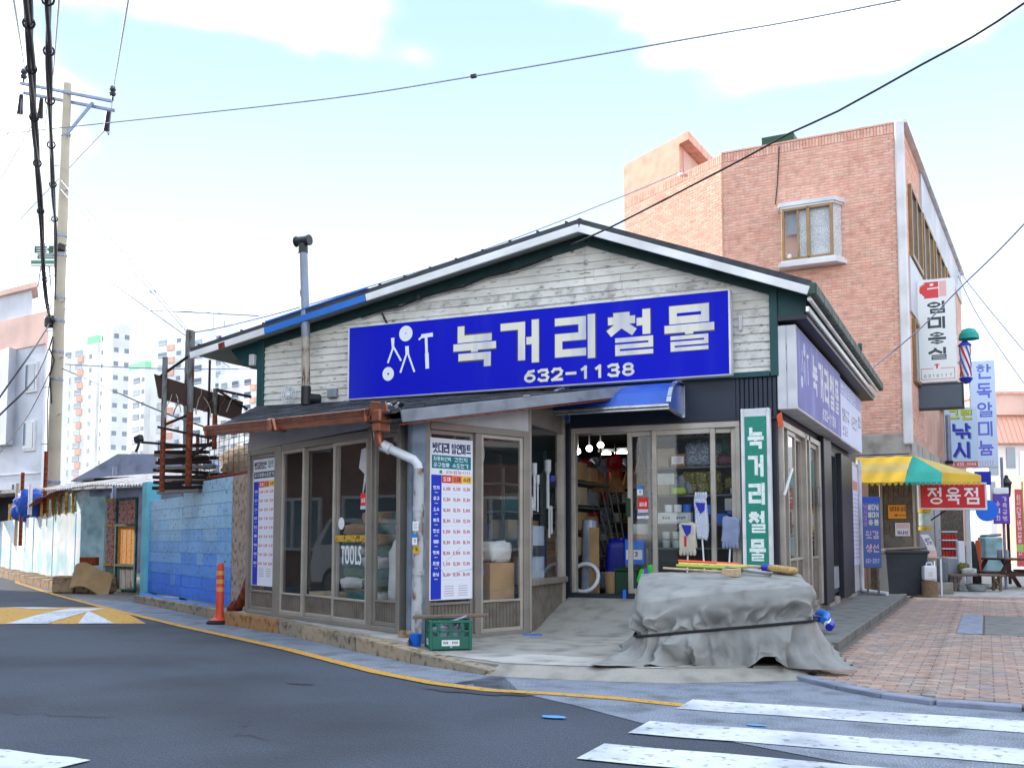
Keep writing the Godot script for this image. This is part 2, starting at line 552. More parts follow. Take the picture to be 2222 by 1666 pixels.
	mat("road_rubber", C(28, 28, 30), 0.85)
	mat("post_orange", C(238, 84, 46), 0.5, "soft", 1.5)
	mat("reflector", C(226, 150, 80), 0.3)
	for i in 5:
		mat("blue_block_%d" % i, [C(180, 224, 252), C(164, 214, 252), C(136, 194, 252), C(96, 164, 250), C(68, 140, 248)][i], 0.75, "soft", 0.5, "peel", 0.9, {"world": true, "bump": "height", "bump_cm": 0.5})
	mat("blue_mortar", C(120, 180, 236), 0.9, "grime", 0.8, "", 1.0, {"world": true})
	mat("turquoise", C(122, 208, 222), 0.75, "soft", 0.8, "", 1.0, {"world": true})
	mat("beige_render", C(196, 178, 164), 0.95, "grime", 1.1, "grain", 1.6, {"world": true, "bump": "height", "bump_cm": 1.5})
	mat("blue_ledge", C(60, 140, 220), 0.8, "peel", 0.7, "", 1.0, {"world": true})
	mat("white_wall", C(238, 247, 253), 0.85, "wash", 0.18, "soft", 0.4, {"world": true, "bump": "height", "bump_cm": 0.6})
	mat("aqua_wall", C(190, 232, 238), 0.85, "blotch", 0.5, "soft", 0.4, {"world": true})
	mat("blue_stain", C(90, 160, 230), 0.85, "soft", 0.4, "", 1.0, {"world": true})
	mat("tan_kerb", C(176, 150, 122), 0.95, "grime", 0.7, "grain", 1.5, {"world": true, "bump": "height", "bump_cm": 1.0})
	mat("yellow_bar", C(222, 178, 60), 0.6, "rusty_metal", 1.5)
	mat("gate_orange", C(226, 150, 50), 0.7, "peel", 1.0)
	mat("gate_teal", C(34, 92, 84), 0.6, "rusty_metal", 1.2)
	mat("gate_rust", C(226, 170, 160), 0.85, "rusty_metal", 1.6, "blotch", 2.0)
	mat("corrugated_white", C(226, 220, 216), 0.7, "rusty_metal", 0.6)
	mat("corrugated_brown", C(196, 170, 150), 0.9, "rust", 0.9)
	mat("apt_glass_pale", C(150, 168, 186), 0.15, "soft", 0.2, "", 1.0, {"spec": 0.8})
	mat("shed_blue", C(124, 134, 156), 0.8, "blotch", 0.3)
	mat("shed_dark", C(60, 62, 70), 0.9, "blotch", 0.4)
	mat("blue_tarp", C(40, 100, 216), 0.6, "wood", 1.0)
	mat("pole_concrete", C(206, 198, 176), 0.85, "soft", 0.5, "grain", 1.2)
	mat("cable_black", C(26, 26, 34), 0.6)
	mat("wire_grey", C(120, 130, 160), 0.5)
	mat("steel_galv", C(140, 152, 178), 0.4, "soft", 1.5, "", 1.0, {"metal": 0.4})
	mat("insulator", C(50, 54, 62), 0.35)
	mat("apt_white", C(240, 241, 242), 0.85, "soft", 0.05)
	mat("apt_orange", C(234, 184, 164), 0.85, "soft", 0.08)
	mat("apt_green", C(140, 214, 168), 0.85)
	mat("apt_glass", C(96, 116, 136), 0.12, "soft", 0.2, "", 1.0, {"spec": 0.8})
	mat("white_render", C(206, 210, 218), 0.85, "soft", 0.25)
	mat("pink_render", C(226, 190, 176), 0.85, "soft", 0.25)
	for i in 5:
		mat("brick_%d" % i, [C(252, 198, 176), C(250, 190, 168), C(254, 206, 184), C(247, 184, 162), C(253, 200, 174)][i], 0.88, "grain", 2.4, "brickish", 0.7, {"world": true})
	mat("brick_mortar", C(232, 184, 164), 0.95, "grain", 1.5, "soft", 0.4, {"world": true})
	mat("brick_wall_plain", C(248, 190, 166), 0.9, "brickish", 0.5, "grain", 1.6, {"world": true})
	mat("brown_brick", C(142, 94, 78), 0.9, "grain", 2.0, "brickish", 0.5)
	mat("stone_band", C(196, 190, 180), 0.85, "blotch", 0.4, "grain", 1.0, {"world": true})
	mat("white_trim", C(226, 226, 228), 0.6, "soft", 0.5)
	mat("curtain", C(244, 247, 250), 0.95, "lace", 1.6, "soft", 1.0)
	mat("bronze_frame", C(150, 122, 84), 0.4, "soft", 1.0, "", 1.0, {"metal": 0.4})
	mat("room_dark", C(40, 44, 54), 0.9)
	mat("awning_yellow", C(250, 206, 60), 0.75, "soft", 0.9, "grain", 2.0, {"back": C(150, 110, 10)})
	mat("awning_sun_faded", C(224, 196, 112), 0.75, "soft", 0.9, "grain", 2.0, {"back": C(130, 110, 50)})
	mat("awning_teal", C(50, 186, 168), 0.75, "soft", 0.9, "grain", 2.0, {"back": C(10, 100, 96)})
	mat("booth_wood", C(136, 124, 108), 0.8, "wood", Vector3(2.0, 0.5, 2.0), "soft", 0.9)
	mat("bin_dark", C(50, 58, 66), 0.6, "soft", 1.0)
	mat("led_face", C(86, 98, 112), 0.6, "grain", 4.0)
	mat("red_frame", C(206, 40, 48), 0.5)
	mat("grey_sheet", C(150, 158, 168), 0.5, "soft", 1.0)
	mat("purple", C(98, 70, 172), 0.6, "soft", 1.0)
	mat("glass_jar", C(190, 206, 200), 0.1, "soft", 3.0)
	mat("lamp", Color.WHITE, 0.5, "", 1.0, "", 1.0, {"glow": 6.0, "glow_color": Color(1, 0.98, 0.94)})
	mat("twig", C(110, 92, 80), 0.95, "grain", 4.0)
	mat("awning_blue", C(58, 100, 200), 0.35, "soft", 1.5, "", 1.0, {"back": C(10, 24, 80)})
	mat("silver", C(206, 210, 214), 0.25, "soft", 1.5, "", 1.0, {"metal": 0.8})
	mat("car_paint", C(226, 228, 232), 0.25)
	mat("tyre", C(26, 26, 28), 0.8)
	var g := StandardMaterial3D.new()
	g.resource_name = "glass"
	g.transparency = BaseMaterial3D.TRANSPARENCY_ALPHA
	g.albedo_color = Color(0.6, 0.75, 0.78, 0.03)
	g.roughness = 0.02
	g.metallic_specular = 0.5
	M["glass"] = g
	var gd := g.duplicate()
	gd.resource_name = "dark_glass"
	gd.albedo_color = Color(0.1, 0.12, 0.14, 0.45)
	M["dark_glass"] = gd

# ---------------------------------------------------------------- lettering: strokes of Korean syllables and figures, drawn into small pictures
const JL := "ㄱㄲㄴㄷㄸㄹㅁㅂㅃㅅㅆㅇㅈㅉㅊㅋㅌㅍㅎ"
const JV := "ㅏㅐㅑㅒㅓㅔㅕㅖㅗㅘㅙㅚㅛㅜㅝㅞㅟㅠㅡㅢㅣ"
const JT := " ㄱㄲㄳㄴㄵㄶㄷㄹㄺㄻㄼㄽㄾㄿㅀㅁㅂㅄㅅㅆㅇㅈㅊㅋㅌㅍㅎ"
var jamo := {
	"ㄱ": [[0, 0, 1, 0, 1, 1]], "ㄴ": [[0, 0, 0, 1, 1, 1]], "ㄷ": [[1, 0, 0, 0, 0, 1, 1, 1]], "ㄹ": [[0, 0, 1, 0, 1, 0.5, 0, 0.5, 0, 1, 1, 1]],
	"ㅁ": [[0, 0, 1, 0, 1, 1, 0, 1, 0, 0]], "ㅂ": [[0, 0, 0, 1, 1, 1, 1, 0], [0, 0.5, 1, 0.5]], "ㅅ": [[0.5, 0, 0.5, 0.3, 0, 1], [0.5, 0.3, 1, 1]],
	"ㅇ": ["o", 0.5, 0.5, 0.5, 0.5], "ㅈ": [[0, 0, 1, 0], [0.5, 0, 0.5, 0.3, 0, 1], [0.5, 0.3, 1, 1]], "ㅊ": [[0.28, 0, 0.72, 0], [0, 0.28, 1, 0.28], [0.5, 0.28, 0.5, 0.5, 0, 1], [0.5, 0.5, 1, 1]],
	"ㅋ": [[0, 0, 1, 0, 1, 1], [0, 0.5, 1, 0.5]], "ㅌ": [[1, 0, 0, 0, 0, 1, 1, 1], [0, 0.5, 1, 0.5]], "ㅍ": [[0, 0, 1, 0], [0, 1, 1, 1], [0.3, 0, 0.3, 1], [0.7, 0, 0.7, 1]],
	"ㅎ": ["h"], "ㄲ": [[0, 0, 0.42, 0, 0.42, 1], [0.58, 0, 1, 0, 1, 1]],
	"ㅏ": [[0.3, 0, 0.3, 1], [0.3, 0.48, 1, 0.48]], "ㅓ": [[0.7, 0, 0.7, 1], [0, 0.48, 0.7, 0.48]], "ㅣ": [[0.5, 0, 0.5, 1]], "ㅐ": [[0.1, 0, 0.1, 1], [0.1, 0.48, 0.8, 0.48], [0.8, 0, 0.8, 1]],
	"ㅕ": [[0.7, 0, 0.7, 1], [0, 0.32, 0.7, 0.32], [0, 0.64, 0.7, 0.64]], "ㅑ": [[0.3, 0, 0.3, 1], [0.3, 0.32, 1, 0.32], [0.3, 0.64, 1, 0.64]], "ㅔ": [[0.35, 0, 0.35, 1], [0, 0.48, 0.35, 0.48], [0.85, 0, 0.85, 1]],
	"ㅗ": [[0, 1, 1, 1], [0.5, 0, 0.5, 1]], "ㅜ": [[0, 0, 1, 0], [0.5, 0, 0.5, 1]], "ㅡ": [[0, 0.5, 1, 0.5]], "ㅠ": [[0, 0, 1, 0], [0.3, 0, 0.3, 1], [0.7, 0, 0.7, 1]], "ㅛ": [[0, 1, 1, 1], [0.3, 0, 0.3, 1], [0.7, 0, 0.7, 1]],
}
var figures := {
	"0": [["o", 0.5, 0.5, 0.5, 0.5]], "1": [[0.2, 0.2, 0.55, 0, 0.55, 1]], "2": [[0, 0.2, 0.2, 0, 0.8, 0, 1, 0.22, 0.9, 0.5, 0, 1, 1, 1]], "3": [[0, 0.1, 0.3, 0, 0.85, 0, 0.95, 0.25, 0.75, 0.47, 0.4, 0.47], [0.75, 0.47, 1, 0.72, 0.85, 1, 0.25, 1, 0, 0.88]],
	"4": [[0.75, 1, 0.75, 0, 0, 0.7, 1, 0.7]], "5": [[0.95, 0, 0.1, 0, 0.05, 0.45, 0.6, 0.4, 1, 0.65, 0.8, 1, 0.2, 1, 0, 0.9]], "6": [["o", 0.5, 0.7, 0.5, 0.3], [0.9, 0.02, 0.4, 0.1, 0.05, 0.5, 0, 0.7]],
	"7": [[0, 0, 1, 0, 0.4, 1]], "8": [["o", 0.5, 0.25, 0.42, 0.25], ["o", 0.5, 0.74, 0.5, 0.26]], "9": [["o", 0.5, 0.3, 0.5, 0.3], [0.1, 0.98, 0.6, 0.9, 0.95, 0.5, 1, 0.3]],
	"-": [[0.05, 0.5, 0.95, 0.5]], ",": [[0.3, 0.9, 0.15, 1.1]], ".": [[0.3, 0.98, 0.4, 0.98]], "L": [[0, 0, 0, 1, 1, 1]], "T": [[0, 0, 1, 0], [0.5, 0, 0.5, 1]], "O": [["o", 0.5, 0.5, 0.5, 0.5]],
}

func img(w: int, h: int, c: Color) -> Image:
	var i := Image.create(w, h, false, Image.FORMAT_RGBA8)
	i.fill(c)
	return i

func seg(im: Image, a: Vector2, b: Vector2, w: float, c: Color, cap := 0.0) -> void:
	var d := b - a
	var l := d.length()
	if l < 0.01:
		return
	d /= l
	var r := w * 0.5
	a -= d * cap
	l += cap * 2.0
	b = a + d * l
	var x0 := maxi(0, int(minf(a.x, b.x) - r - 1))
	var x1 := mini(im.get_width() - 1, int(maxf(a.x, b.x) + r + 1))
	var y0 := maxi(0, int(minf(a.y, b.y) - r - 1))
	var y1 := mini(im.get_height() - 1, int(maxf(a.y, b.y) + r + 1))
	for y in range(y0, y1 + 1):
		for x in range(x0, x1 + 1):
			var p := Vector2(x + 0.5, y + 0.5) - a
			var t := p.dot(d)
			var k := clampf(r + 0.5 - absf(p.cross(d)), 0, 1) * clampf(minf(t, l - t) + 0.5, 0, 1)
			if k > 0.0:
				im.set_pixel(x, y, c if k >= 1.0 else im.get_pixel(x, y).lerp(c, k))

func ring(im: Image, o: Vector2, r: Vector2, w: float, c: Color) -> void:
	var x0 := maxi(0, int(o.x - r.x - w))
	var x1 := mini(im.get_width() - 1, int(o.x + r.x + w))
	var y0 := maxi(0, int(o.y - r.y - w))
	var y1 := mini(im.get_height() - 1, int(o.y + r.y + w))
	for y in range(y0, y1 + 1):
		for x in range(x0, x1 + 1):
			var p := Vector2(x + 0.5, y + 0.5) - o
			var q := Vector2(p.x / r.x, p.y / r.y)
			var ql := q.length()
			if ql < 0.05:
				continue
			var dist := absf(ql - 1.0) * p.length() / ql
			var k := clampf(w * 0.5 + 0.5 - dist, 0, 1)
			if k > 0.0:
				im.set_pixel(x, y, im.get_pixel(x, y).lerp(c, k))

func disc(im: Image, o: Vector2, r: Vector2, c: Color) -> void:
	for y in range(maxi(0, int(o.y - r.y - 1)), mini(im.get_height() - 1, int(o.y + r.y + 1)) + 1):
		for x in range(maxi(0, int(o.x - r.x - 1)), mini(im.get_width() - 1, int(o.x + r.x + 1)) + 1):
			var p := Vector2(x + 0.5, y + 0.5) - o
			var k := clampf((1.0 - Vector2(p.x / r.x, p.y / r.y).length()) * minf(r.x, r.y) + 0.5, 0, 1)
			if k > 0.0:
				im.set_pixel(x, y, im.get_pixel(x, y).lerp(c, k))

func strokes(im: Image, ss: Array, box: Rect2, w: float, c: Color) -> void:
	# strokes in the unit square are fitted into box, pen width w; stacked bars get a finer pen so that they stay apart
	var levels := {}
	if not (ss.size() and ss[0] is String):
		for s in ss:
			if not s[0] is String:
				for i in range(0, s.size() - 2, 2):
					if s[i + 1] == s[i + 3]:
						levels[s[i + 1]] = 1
	elif ss[0] == "h":
		levels = {0: 1, 1: 1, 2: 1, 3: 1}
	if levels.size() > 1:
		w = minf(w, box.size.y / (levels.size() + 0.42 * (levels.size() - 1)))
	var b := Rect2(box.position + Vector2(w, w) * 0.5, box.size - Vector2(w, w))
	if b.size.x < 1:
		b.position.x = box.get_center().x - 0.5
		b.size.x = 1
	if b.size.y < 1:
		b.position.y = box.get_center().y - 0.5
		b.size.y = 1
	if ss.size() and ss[0] is String:
		if ss[0] == "h":
			var t := b.size.y
			seg(im, b.position + Vector2(b.size.x * 0.25, 0), b.position + Vector2(b.size.x * 0.75, 0), w, c, w * 0.3)
			seg(im, b.position + Vector2(0, t * 0.3), b.position + Vector2(b.size.x, t * 0.3), w, c, w * 0.3)
			ring(im, b.position + Vector2(b.size.x * 0.5, t * 0.77), Vector2(b.size.x * 0.36, t * 0.25), w, c)
		else:
			ring(im, b.position + b.size * 0.5, b.size * 0.5, w, c)
		return
	for s in ss:
		if s[0] is String:
			ring(im, b.position + Vector2(s[1] * b.size.x, s[2] * b.size.y), Vector2(s[3] * b.size.x, s[4] * b.size.y), w, c)
			continue
		for i in range(0, s.size() - 2, 2):
			seg(im, b.position + Vector2(s[i] * b.size.x, s[i + 1] * b.size.y), b.position + Vector2(s[i + 2] * b.size.x, s[i + 3] * b.size.y), w, c, w * 0.5)

func glyph(im: Image, ch: String, b: Rect2, w: float, c: Color) -> void:
	var code := ch.unicode_at(0)
	if code < 0xAC00:
		if figures.has(ch):
			strokes(im, figures[ch], b, w, c)
		return
	code -= 0xAC00
	var l := JL[code / 588]
	var v := JV[(code % 588) / 28]
	var t := JT[code % 28]
	var last := t != " "
	var at := func(x: float, y: float, sx: float, sy: float) -> Rect2: return Rect2(b.position + Vector2(x, y) * b.size, Vector2(sx, sy) * b.size)
	if "ㅘㅚ".contains(v):
		strokes(im, jamo[l], at.call(0, 0, 0.6, 0.36 if last else 0.52), w, c)
		strokes(im, jamo["ㅗ"], at.call(0, 0.4 if last else 0.58, 0.64, 0.2 if last else 0.36), w, c)
		strokes(im, jamo["ㅏ" if v == "ㅘ" else "ㅣ"], at.call(0.68, 0, 0.32, 0.62 if last else 1.0), w, c)
		if last:
			strokes(im, jamo[t], at.call(0.16, 0.68, 0.84, 0.32), w, c)
		return
	var tall := "ㅏㅐㅑㅓㅔㅕㅣ".contains(v)
	if tall:
		var wide := 0.36 if v != "ㅣ" else 0.2
		strokes(im, jamo[l], at.call(0, 0.03, 0.97 - wide, 0.5 if last else 0.9), w, c)
		strokes(im, jamo[v], at.call(1.0 - wide, 0, wide, 0.56 if last else 1.0), w, c)
		if last:
			strokes(im, jamo[t], at.call(0.16, 0.6, 0.84, 0.4), w, c)
	else:
		strokes(im, jamo[l], at.call(0.1, 0, 0.8, 0.4 if last else 0.56), w, c)
		strokes(im, jamo[v], at.call(0, 0.42 if last else 0.6, 1.0, 0.22 if last else 0.4), w, c)
		if last:
			strokes(im, jamo[t], at.call(0.12, 0.66, 0.76, 0.34), w, c)

func write(im: Image, text: String, b: Rect2, w: float, c: Color, gap := 0.14, down := false) -> void:
	var k := text.length()
	if k == 0:
		return
	if down:
		var h := b.size.y / (k + gap * (k - 1))
		for i in k:
			glyph(im, text[i], Rect2(b.position + Vector2(0, i * h * (1 + gap)), Vector2(b.size.x, h)), w, c)
	else:
		var x := b.size.x / (k + gap * (k - 1))
		for i in k:
			glyph(im, text[i], Rect2(b.position + Vector2(i * x * (1 + gap), 0), Vector2(x, b.size.y)), w, c)

func scuff(im: Image, amount: float, seed_: int, c: Color, freq := 0.02, sy := 0.3) -> void:
	# uneven fading over a printed face
	var f := FastNoiseLite.new()
	f.seed = seed_
	f.frequency = freq
	f.fractal_octaves = 4
	for y in im.get_height():
		for x in im.get_width():
			var k := clampf(f.get_noise_2d(x, y * sy) * 1.6 - 0.15, 0, 1) * amount
			if k > 0.01:
				im.set_pixel(x, y, im.get_pixel(x, y).lerp(c, k))

func print_mat(key: String, im: Image, rough := 0.5, glow := 0.0) -> StandardMaterial3D:
	var m := StandardMaterial3D.new()
	m.resource_name = key
	m.albedo_texture = ImageTexture.create_from_image(im)
	m.texture_repeat = false
	m.roughness = rough
	M[key] = m
	return m

func panel(m: MB, x0: float, y0: float, x1: float, y1: float, z: float) -> MB:
	# one face that carries a whole picture
	m.quad(Vector3(x0, y0, z), Vector3(x1, y0, z), Vector3(x1, y1, z), Vector3(x0, y1, z))
	return m

func tool_icons(im: Image, u: float, o: Vector2, c: Color) -> void:
	# pliers, pincers, a claw hammer and two cutting discs; u is the picture's unit
	var P := func(x: float, y: float) -> Vector2: return o + Vector2(x, y) * u
	disc(im, P.call(5.7, 0.98), Vector2(0.66, 0.7) * u, c)
	disc(im, P.call(5.7, 0.98), Vector2(0.06, 0.06) * u, C(90, 110, 200))
	disc(im, P.call(3.98, 4.46), Vector2(0.57, 0.62) * u, c)
	disc(im, P.call(3.98, 4.46), Vector2(0.09, 0.09) * u, C(30, 40, 120))
	for s in [[4.36, 1.3, 4.46, 2.3, 0.26], [4.5, 1.3, 4.46, 2.2, 0.16], [4.46, 2.1, 3.95, 3.45, 0.19], [4.5, 2.1, 5.24, 3.35, 0.19], [5.82, 2.15, 5.86, 2.75, 0.36], [5.86, 2.6, 5.2, 4.4, 0.19], [5.86, 2.6, 6.56, 4.42, 0.19], [7.68, 1.4, 7.8, 4.2, 0.27], [7.76, 2.9, 7.82, 4.22, 0.36], [7.0, 1.62, 7.3, 1.38, 0.18], [7.25, 1.36, 8.3, 1.3, 0.36]]:
		seg(im, P.call(s[0], s[1]), P.call(s[2], s[3]), s[4] * u, c, 0.04 * u)

func sign_pictures() -> void:
	var blue := C(14, 24, 190)
	var cream := C(232, 230, 214)
	# main board 5.73 x 1.11 m
	var im := img(1536, 298, blue)
	var u := 46.0
	tool_icons(im, u, Vector2.ZERO, C(236, 240, 244))
	var word := "눅거리철물"
	var xs := [[474, 655], [674, 840], [895, 1053], [1101, 1268], [1310, 1486]]
	for i in 5:
		for pass_ in 2:
			var e := 2.5 if pass_ == 0 else 0.0
			glyph(im, word[i], Rect2(xs[i][0] - e, 38 - e, xs[i][1] - xs[i][0] + 2 * e, 166 + 2 * e), 29.0 + 2 * e, C(96, 84, 70) if pass_ == 0 else cream)
	var num := "632-1138"
	for i in 8:
		for pass_ in 2:
			glyph(im, num[i], Rect2(771 + i * 54.5, 231, 46, 50), 14.0 if pass_ == 0 else 10.5, C(90, 80, 70) if pass_ == 0 else cream)
	scuff(im, 0.28, 5, C(70, 86, 190), 0.006, 0.12)
	for x in 150:
		for y in 298:
			var k := (1.0 - x / 150.0) * (0.25 + 0.4 * y / 298.0) * 0.6
			im.set_pixel(x, y, im.get_pixel(x, y).lerp(C(74, 92, 176), k))
	print_mat("print_main", im, 0.55).metallic_specular = 0.25
	# faded twin on the side street, 4.2 x 1.05 m
	im = img(840, 210, C(84, 86, 170))
	tool_icons(im, 27.0, Vector2(-40, 14), C(196, 202, 222))
	for i in 5:
		glyph(im, word[i], Rect2(250 + i * 114, 30, 92, 112), 18.0, C(204, 204, 206))
	for i in 8:
		glyph(im, num[i], Rect2(430 + i * 36, 160, 28, 34), 7.5, C(200, 200, 206))
	scuff(im, 0.75, 9, C(196, 202, 238), 0.008, 0.2)
	scuff(im, 0.4, 14, C(52, 48, 110), 0.012, 0.3)
	print_mat("print_side", im, 0.5)
	# second side board, pale with grey lettering
	im = img(680, 204, C(206, 212, 240))
	im.fill_rect(Rect2i(0, 0, 680, 50), C(150, 154, 206))
	write(im, "밧데리할인", Rect2(60, 8, 430, 36), 6, C(206, 210, 232), 0.3)
	write(im, "철물공구", Rect2(70, 92, 200, 46), 8, C(92, 92, 130))
	write(im, "수도전기", Rect2(330, 92, 200, 46), 8, C(104, 104, 140))
	write(im, "보일러", Rect2(70, 150, 150, 36), 6, C(110, 110, 150))
	write(im, "열쇠", Rect2(560, 70, 90, 46), 8, C(76, 76, 110))
	scuff(im, 0.5, 21, C(222, 226, 246), 0.01, 0.3)
	print_mat("print_side_pale", im, 0.5)
	# tall green board by the corner 0.29 x 1.8 m
	im = img(160, 980, C(10, 132, 112))
	for i in 5:
		glyph(im, word[i], Rect2(22, 72 + i * 182, 118, 142), 25.0, C(236, 242, 238))
	scuff(im, 0.35, 31, C(80, 170, 154), 0.03, 1.0)
	print_mat("print_green", im, 0.45)
	# price list posters
	for k in 2:
		im = img(320, 900, C(232, 236, 246))
		if k == 0:
			write(im, "밧데리", Rect2(18, 26, 124, 58), 8.5, C(34, 34, 80), 0.06)
			write(im, "할인마트", Rect2(156, 26, 150, 58), 8.5, C(34, 34, 80), 0.06)
			im.fill_rect(Rect2i(14, 96, 292, 74), C(20, 112, 124))
			write(im, "자동차선박", Rect2(26, 104, 128, 24), 4, C(220, 240, 240), 0.1)
			write(im, "건전지", Rect2(180, 104, 100, 24), 4, C(220, 240, 240), 0.1)
			write(im, "공구철물", Rect2(26, 138, 118, 24), 4, C(220, 240, 240), 0.1)
			write(im, "수도전기", Rect2(166, 138, 120, 24), 4, C(220, 240, 240), 0.1)
			write(im, "010-5576-1111", Rect2(120, 180, 180, 18), 3, C(190, 60, 80), 0.2)
			im.fill_rect(Rect2i(70, 180, 20, 18), C(20, 150, 90))
		else:
			write(im, "밧데리할인", Rect2(14, 20, 180, 52), 9, C(50, 50, 90), 0.06)
			write(im, "마트", Rect2(220, 20, 80, 52), 7, C(60, 130, 110), 0.06)
			im.fill_rect(Rect2i(10, 92, 300, 46), C(44, 60, 84))
			write(im, "공구철물수도전기", Rect2(20, 102, 280, 26), 5, C(220, 226, 240), 0.2)
		var y0 := 206 if k == 0 else 160
		im.fill_rect(Rect2i(10, y0, 76, 900 - y0 - 4), C(18, 50, 190))
		im.fill_rect(Rect2i(88, y0, 74, 44), C(206, 30, 34))
		im.fill_rect(Rect2i(163, y0, 74, 44), C(236, 118, 66))
		im.fill_rect(Rect2i(238, y0, 74, 44), C(240, 196, 70))
		for q in 3:
			write(im, ["도매", "소매", "수리"][q], Rect2(98 + q * 75, y0 + 10, 54, 24), 4, C(250, 240, 230) if q == 0 else C(90, 50, 40))
		var rows := 9
		for r in rows:
			var y := y0 + 62 + r * (540.0 if k == 0 else 570.0) / rows
			write(im, ["전지", "공구", "호스", "볼트", "전선", "못", "망치", "드릴", "톱날"][r], Rect2(26, y, 44, 20), 4, C(240, 244, 255))
			im.fill_rect(Rect2i(36, int(y) + 34, 24, 5), C(200, 210, 120))
			for q in 3:
				write(im, "%d,%d00" % [4 + (r * 7 + q * 5) % 23, (r * 3 + q) % 10], Rect2(98 + q * 75, y + 4, 54, 20), 4.2, C(196, 70, 84), 0.16)
			im.fill_rect(Rect2i(90, int(y) + 42, 222, 1), C(200, 204, 220))
		for r in 5:
			for q in 2:
				seg(im, Vector2(110 + q * 104, y0 + 620 + r * 13), Vector2(180 + q * 104, y0 + 620 + r * 13), 3, C(190, 110, 130) if r % 2 else C(140, 140, 160))
		if k == 0:
			var cr := [Vector2(0, 700), Vector2(70, 715), Vector2(120, 770), Vector2(220, 745), Vector2(320, 735)]
			for i in 4:
				seg(im, cr[i], cr[i + 1], 2.5, C(150, 150, 156))
			seg(im, Vector2(120, 690), Vector2(230, 610), 2, C(160, 160, 166))
		print_mat("print_poster_%d" % k, im, 0.5)
	# narrow price list on the side wall
	im = img(160, 640, C(214, 214, 238))
	im.fill_rect(Rect2i(40, 96, 90, 60), C(206, 138, 120))
	for r in 16:
		for q in 3:
			im.fill_rect(Rect2i(24 + q * 44, 180 + r * 27, 28, 9), C(196, 150, 180) if r % 2 else C(176, 176, 214))
	print_mat("print_list", im, 0.6)
	# butcher's board 1.47 x .55
	im = img(560, 210, C(206, 40, 48))
	for i in 3:
		glyph(im, "정육점"[i], Rect2(62 + i * 160, 26, 128, 152), 19.0, C(240, 242, 246))
	print_mat("print_butcher", im, 0.4)
	# hairdresser's board 0.82 x 2.48
	im = img(330, 990, C(230, 236, 234))
	im.fill_rect(Rect2i(60, 20, 130, 160), C(214, 58, 62))
	im.fill_rect(Rect2i(196, 20, 64, 150), C(226, 178, 178))
	disc(im, Vector2(70, 96), Vector2(52, 62), C(214, 58, 62))
	seg(im, Vector2(90, 86), Vector2(190, 82), 14, C(236, 220, 220))
	disc(im, Vector2(130, 48), Vector2(18, 12), C(240, 236, 236))
	seg(im, Vector2(20, 60), Vector2(70, 30), 10, C(226, 178, 178))
	seg(im, Vector2(30, 130), Vector2(60, 170), 8, C(230, 236, 234))
	for i in 4:
		glyph(im, "임미용실"[i], Rect2(84, 214 + i * 150, 160, 118), 25.0, C(50, 64, 72))
	seg(im, Vector2(156, 822), Vector2(156, 868), 16, C(214, 48, 52))
	seg(im, Vector2(134, 830), Vector2(178, 830), 12, C(214, 48, 52))
	for q in [[14, 866, 120, 866], [190, 866, 310, 866], [14, 866, 14, 970], [310, 866, 310, 970], [14, 970, 310, 970]]:
		seg(im, Vector2(q[0], q[1]), Vector2(q[2], q[3]), 6, C(206, 90, 90), 3)
	write(im, "6316117", Rect2(36, 922, 250, 30), 4, C(120, 104, 104), 0.5)
	print_mat("print_hair", im, 0.5)
	# fishing shop board
	im = img(300, 620, C(196, 222, 248))
	for pass_ in 2:
		var o := Vector2(6, 6) if pass_ == 0 else Vector2.ZERO
		glyph(im, "그", Rect2(Vector2(30, 20) + o, Vector2(104, 108)), 22, C(70, 90, 60) if pass_ == 0 else C(206, 214, 60))
		glyph(im, "린", Rect2(Vector2(150, 20) + o, Vector2(104, 108)), 22, C(70, 90, 60) if pass_ == 0 else C(206, 214, 60))
		glyph(im, "낚", Rect2(Vector2(70, 164) + o * 1.6, Vector2(170, 160)), 26, C(120, 140, 150) if pass_ == 0 else C(26, 34, 186))
		glyph(im, "시", Rect2(Vector2(70, 358) + o * 1.6, Vector2(160, 170)), 28, C(120, 140, 150) if pass_ == 0 else C(26, 34, 186))
	im.fill_rect(Rect2i(0, 562, 300, 58), C(214, 92, 84))
	write(im, "033.635.0044", Rect2(14, 574, 270, 34), 6, C(244, 226, 222), 0.2)
	print_mat("print_fishing", im, 0.5)
	# aluminium works board
	im = img(200, 900, C(206, 226, 252))
	for i in 5:
		glyph(im, "한독알미늄"[i], Rect2(52, 24 + i * 164, 118, 128), 17.0, C(96, 108, 214))
	for i in 6:
		seg(im, Vector2(60 + i * 20, 848), Vector2(60 + i * 20, 892), 5, C(190, 150, 170))
	print_mat("print_aluminium", im, 0.5)
	# orange arrow notice
	im = img(220, 128, C(244, 160, 40))
	write(im, "임미용실입구", Rect2(14, 14, 192, 44), 6, C(120, 60, 30), 0.12)
	seg(im, Vector2(70, 96), Vector2(166, 96), 5, C(60, 50, 40))
	for k in 5:
		seg(im, Vector2(56 + k * 5, 96 - k * 3), Vector2(56 + k * 5, 97 + k * 3), 5, C(60, 50, 40))
	print_mat("print_arrow", im, 0.6)
	im = img(150, 140, C(236, 236, 240))
	im.fill_rect(Rect2i(12, 12, 126, 44), C(232, 196, 200))
	write(im, "국내산", Rect2(20, 86, 110, 36), 7, C(60, 80, 130))
	print_mat("print_notice", im, 0.6)
	# blue board with the price of meals by the downpipe
	im = img(180, 520, C(74, 100, 164))
	im.fill_rect(Rect2i(0, 0, 180, 40), C(40, 84, 190))
	for i in 3:
		write(im, ["바다낚", "배대여", "용품"][i], Rect2(56, 54 + i * 56, 110, 44), 8, C(214, 214, 190))
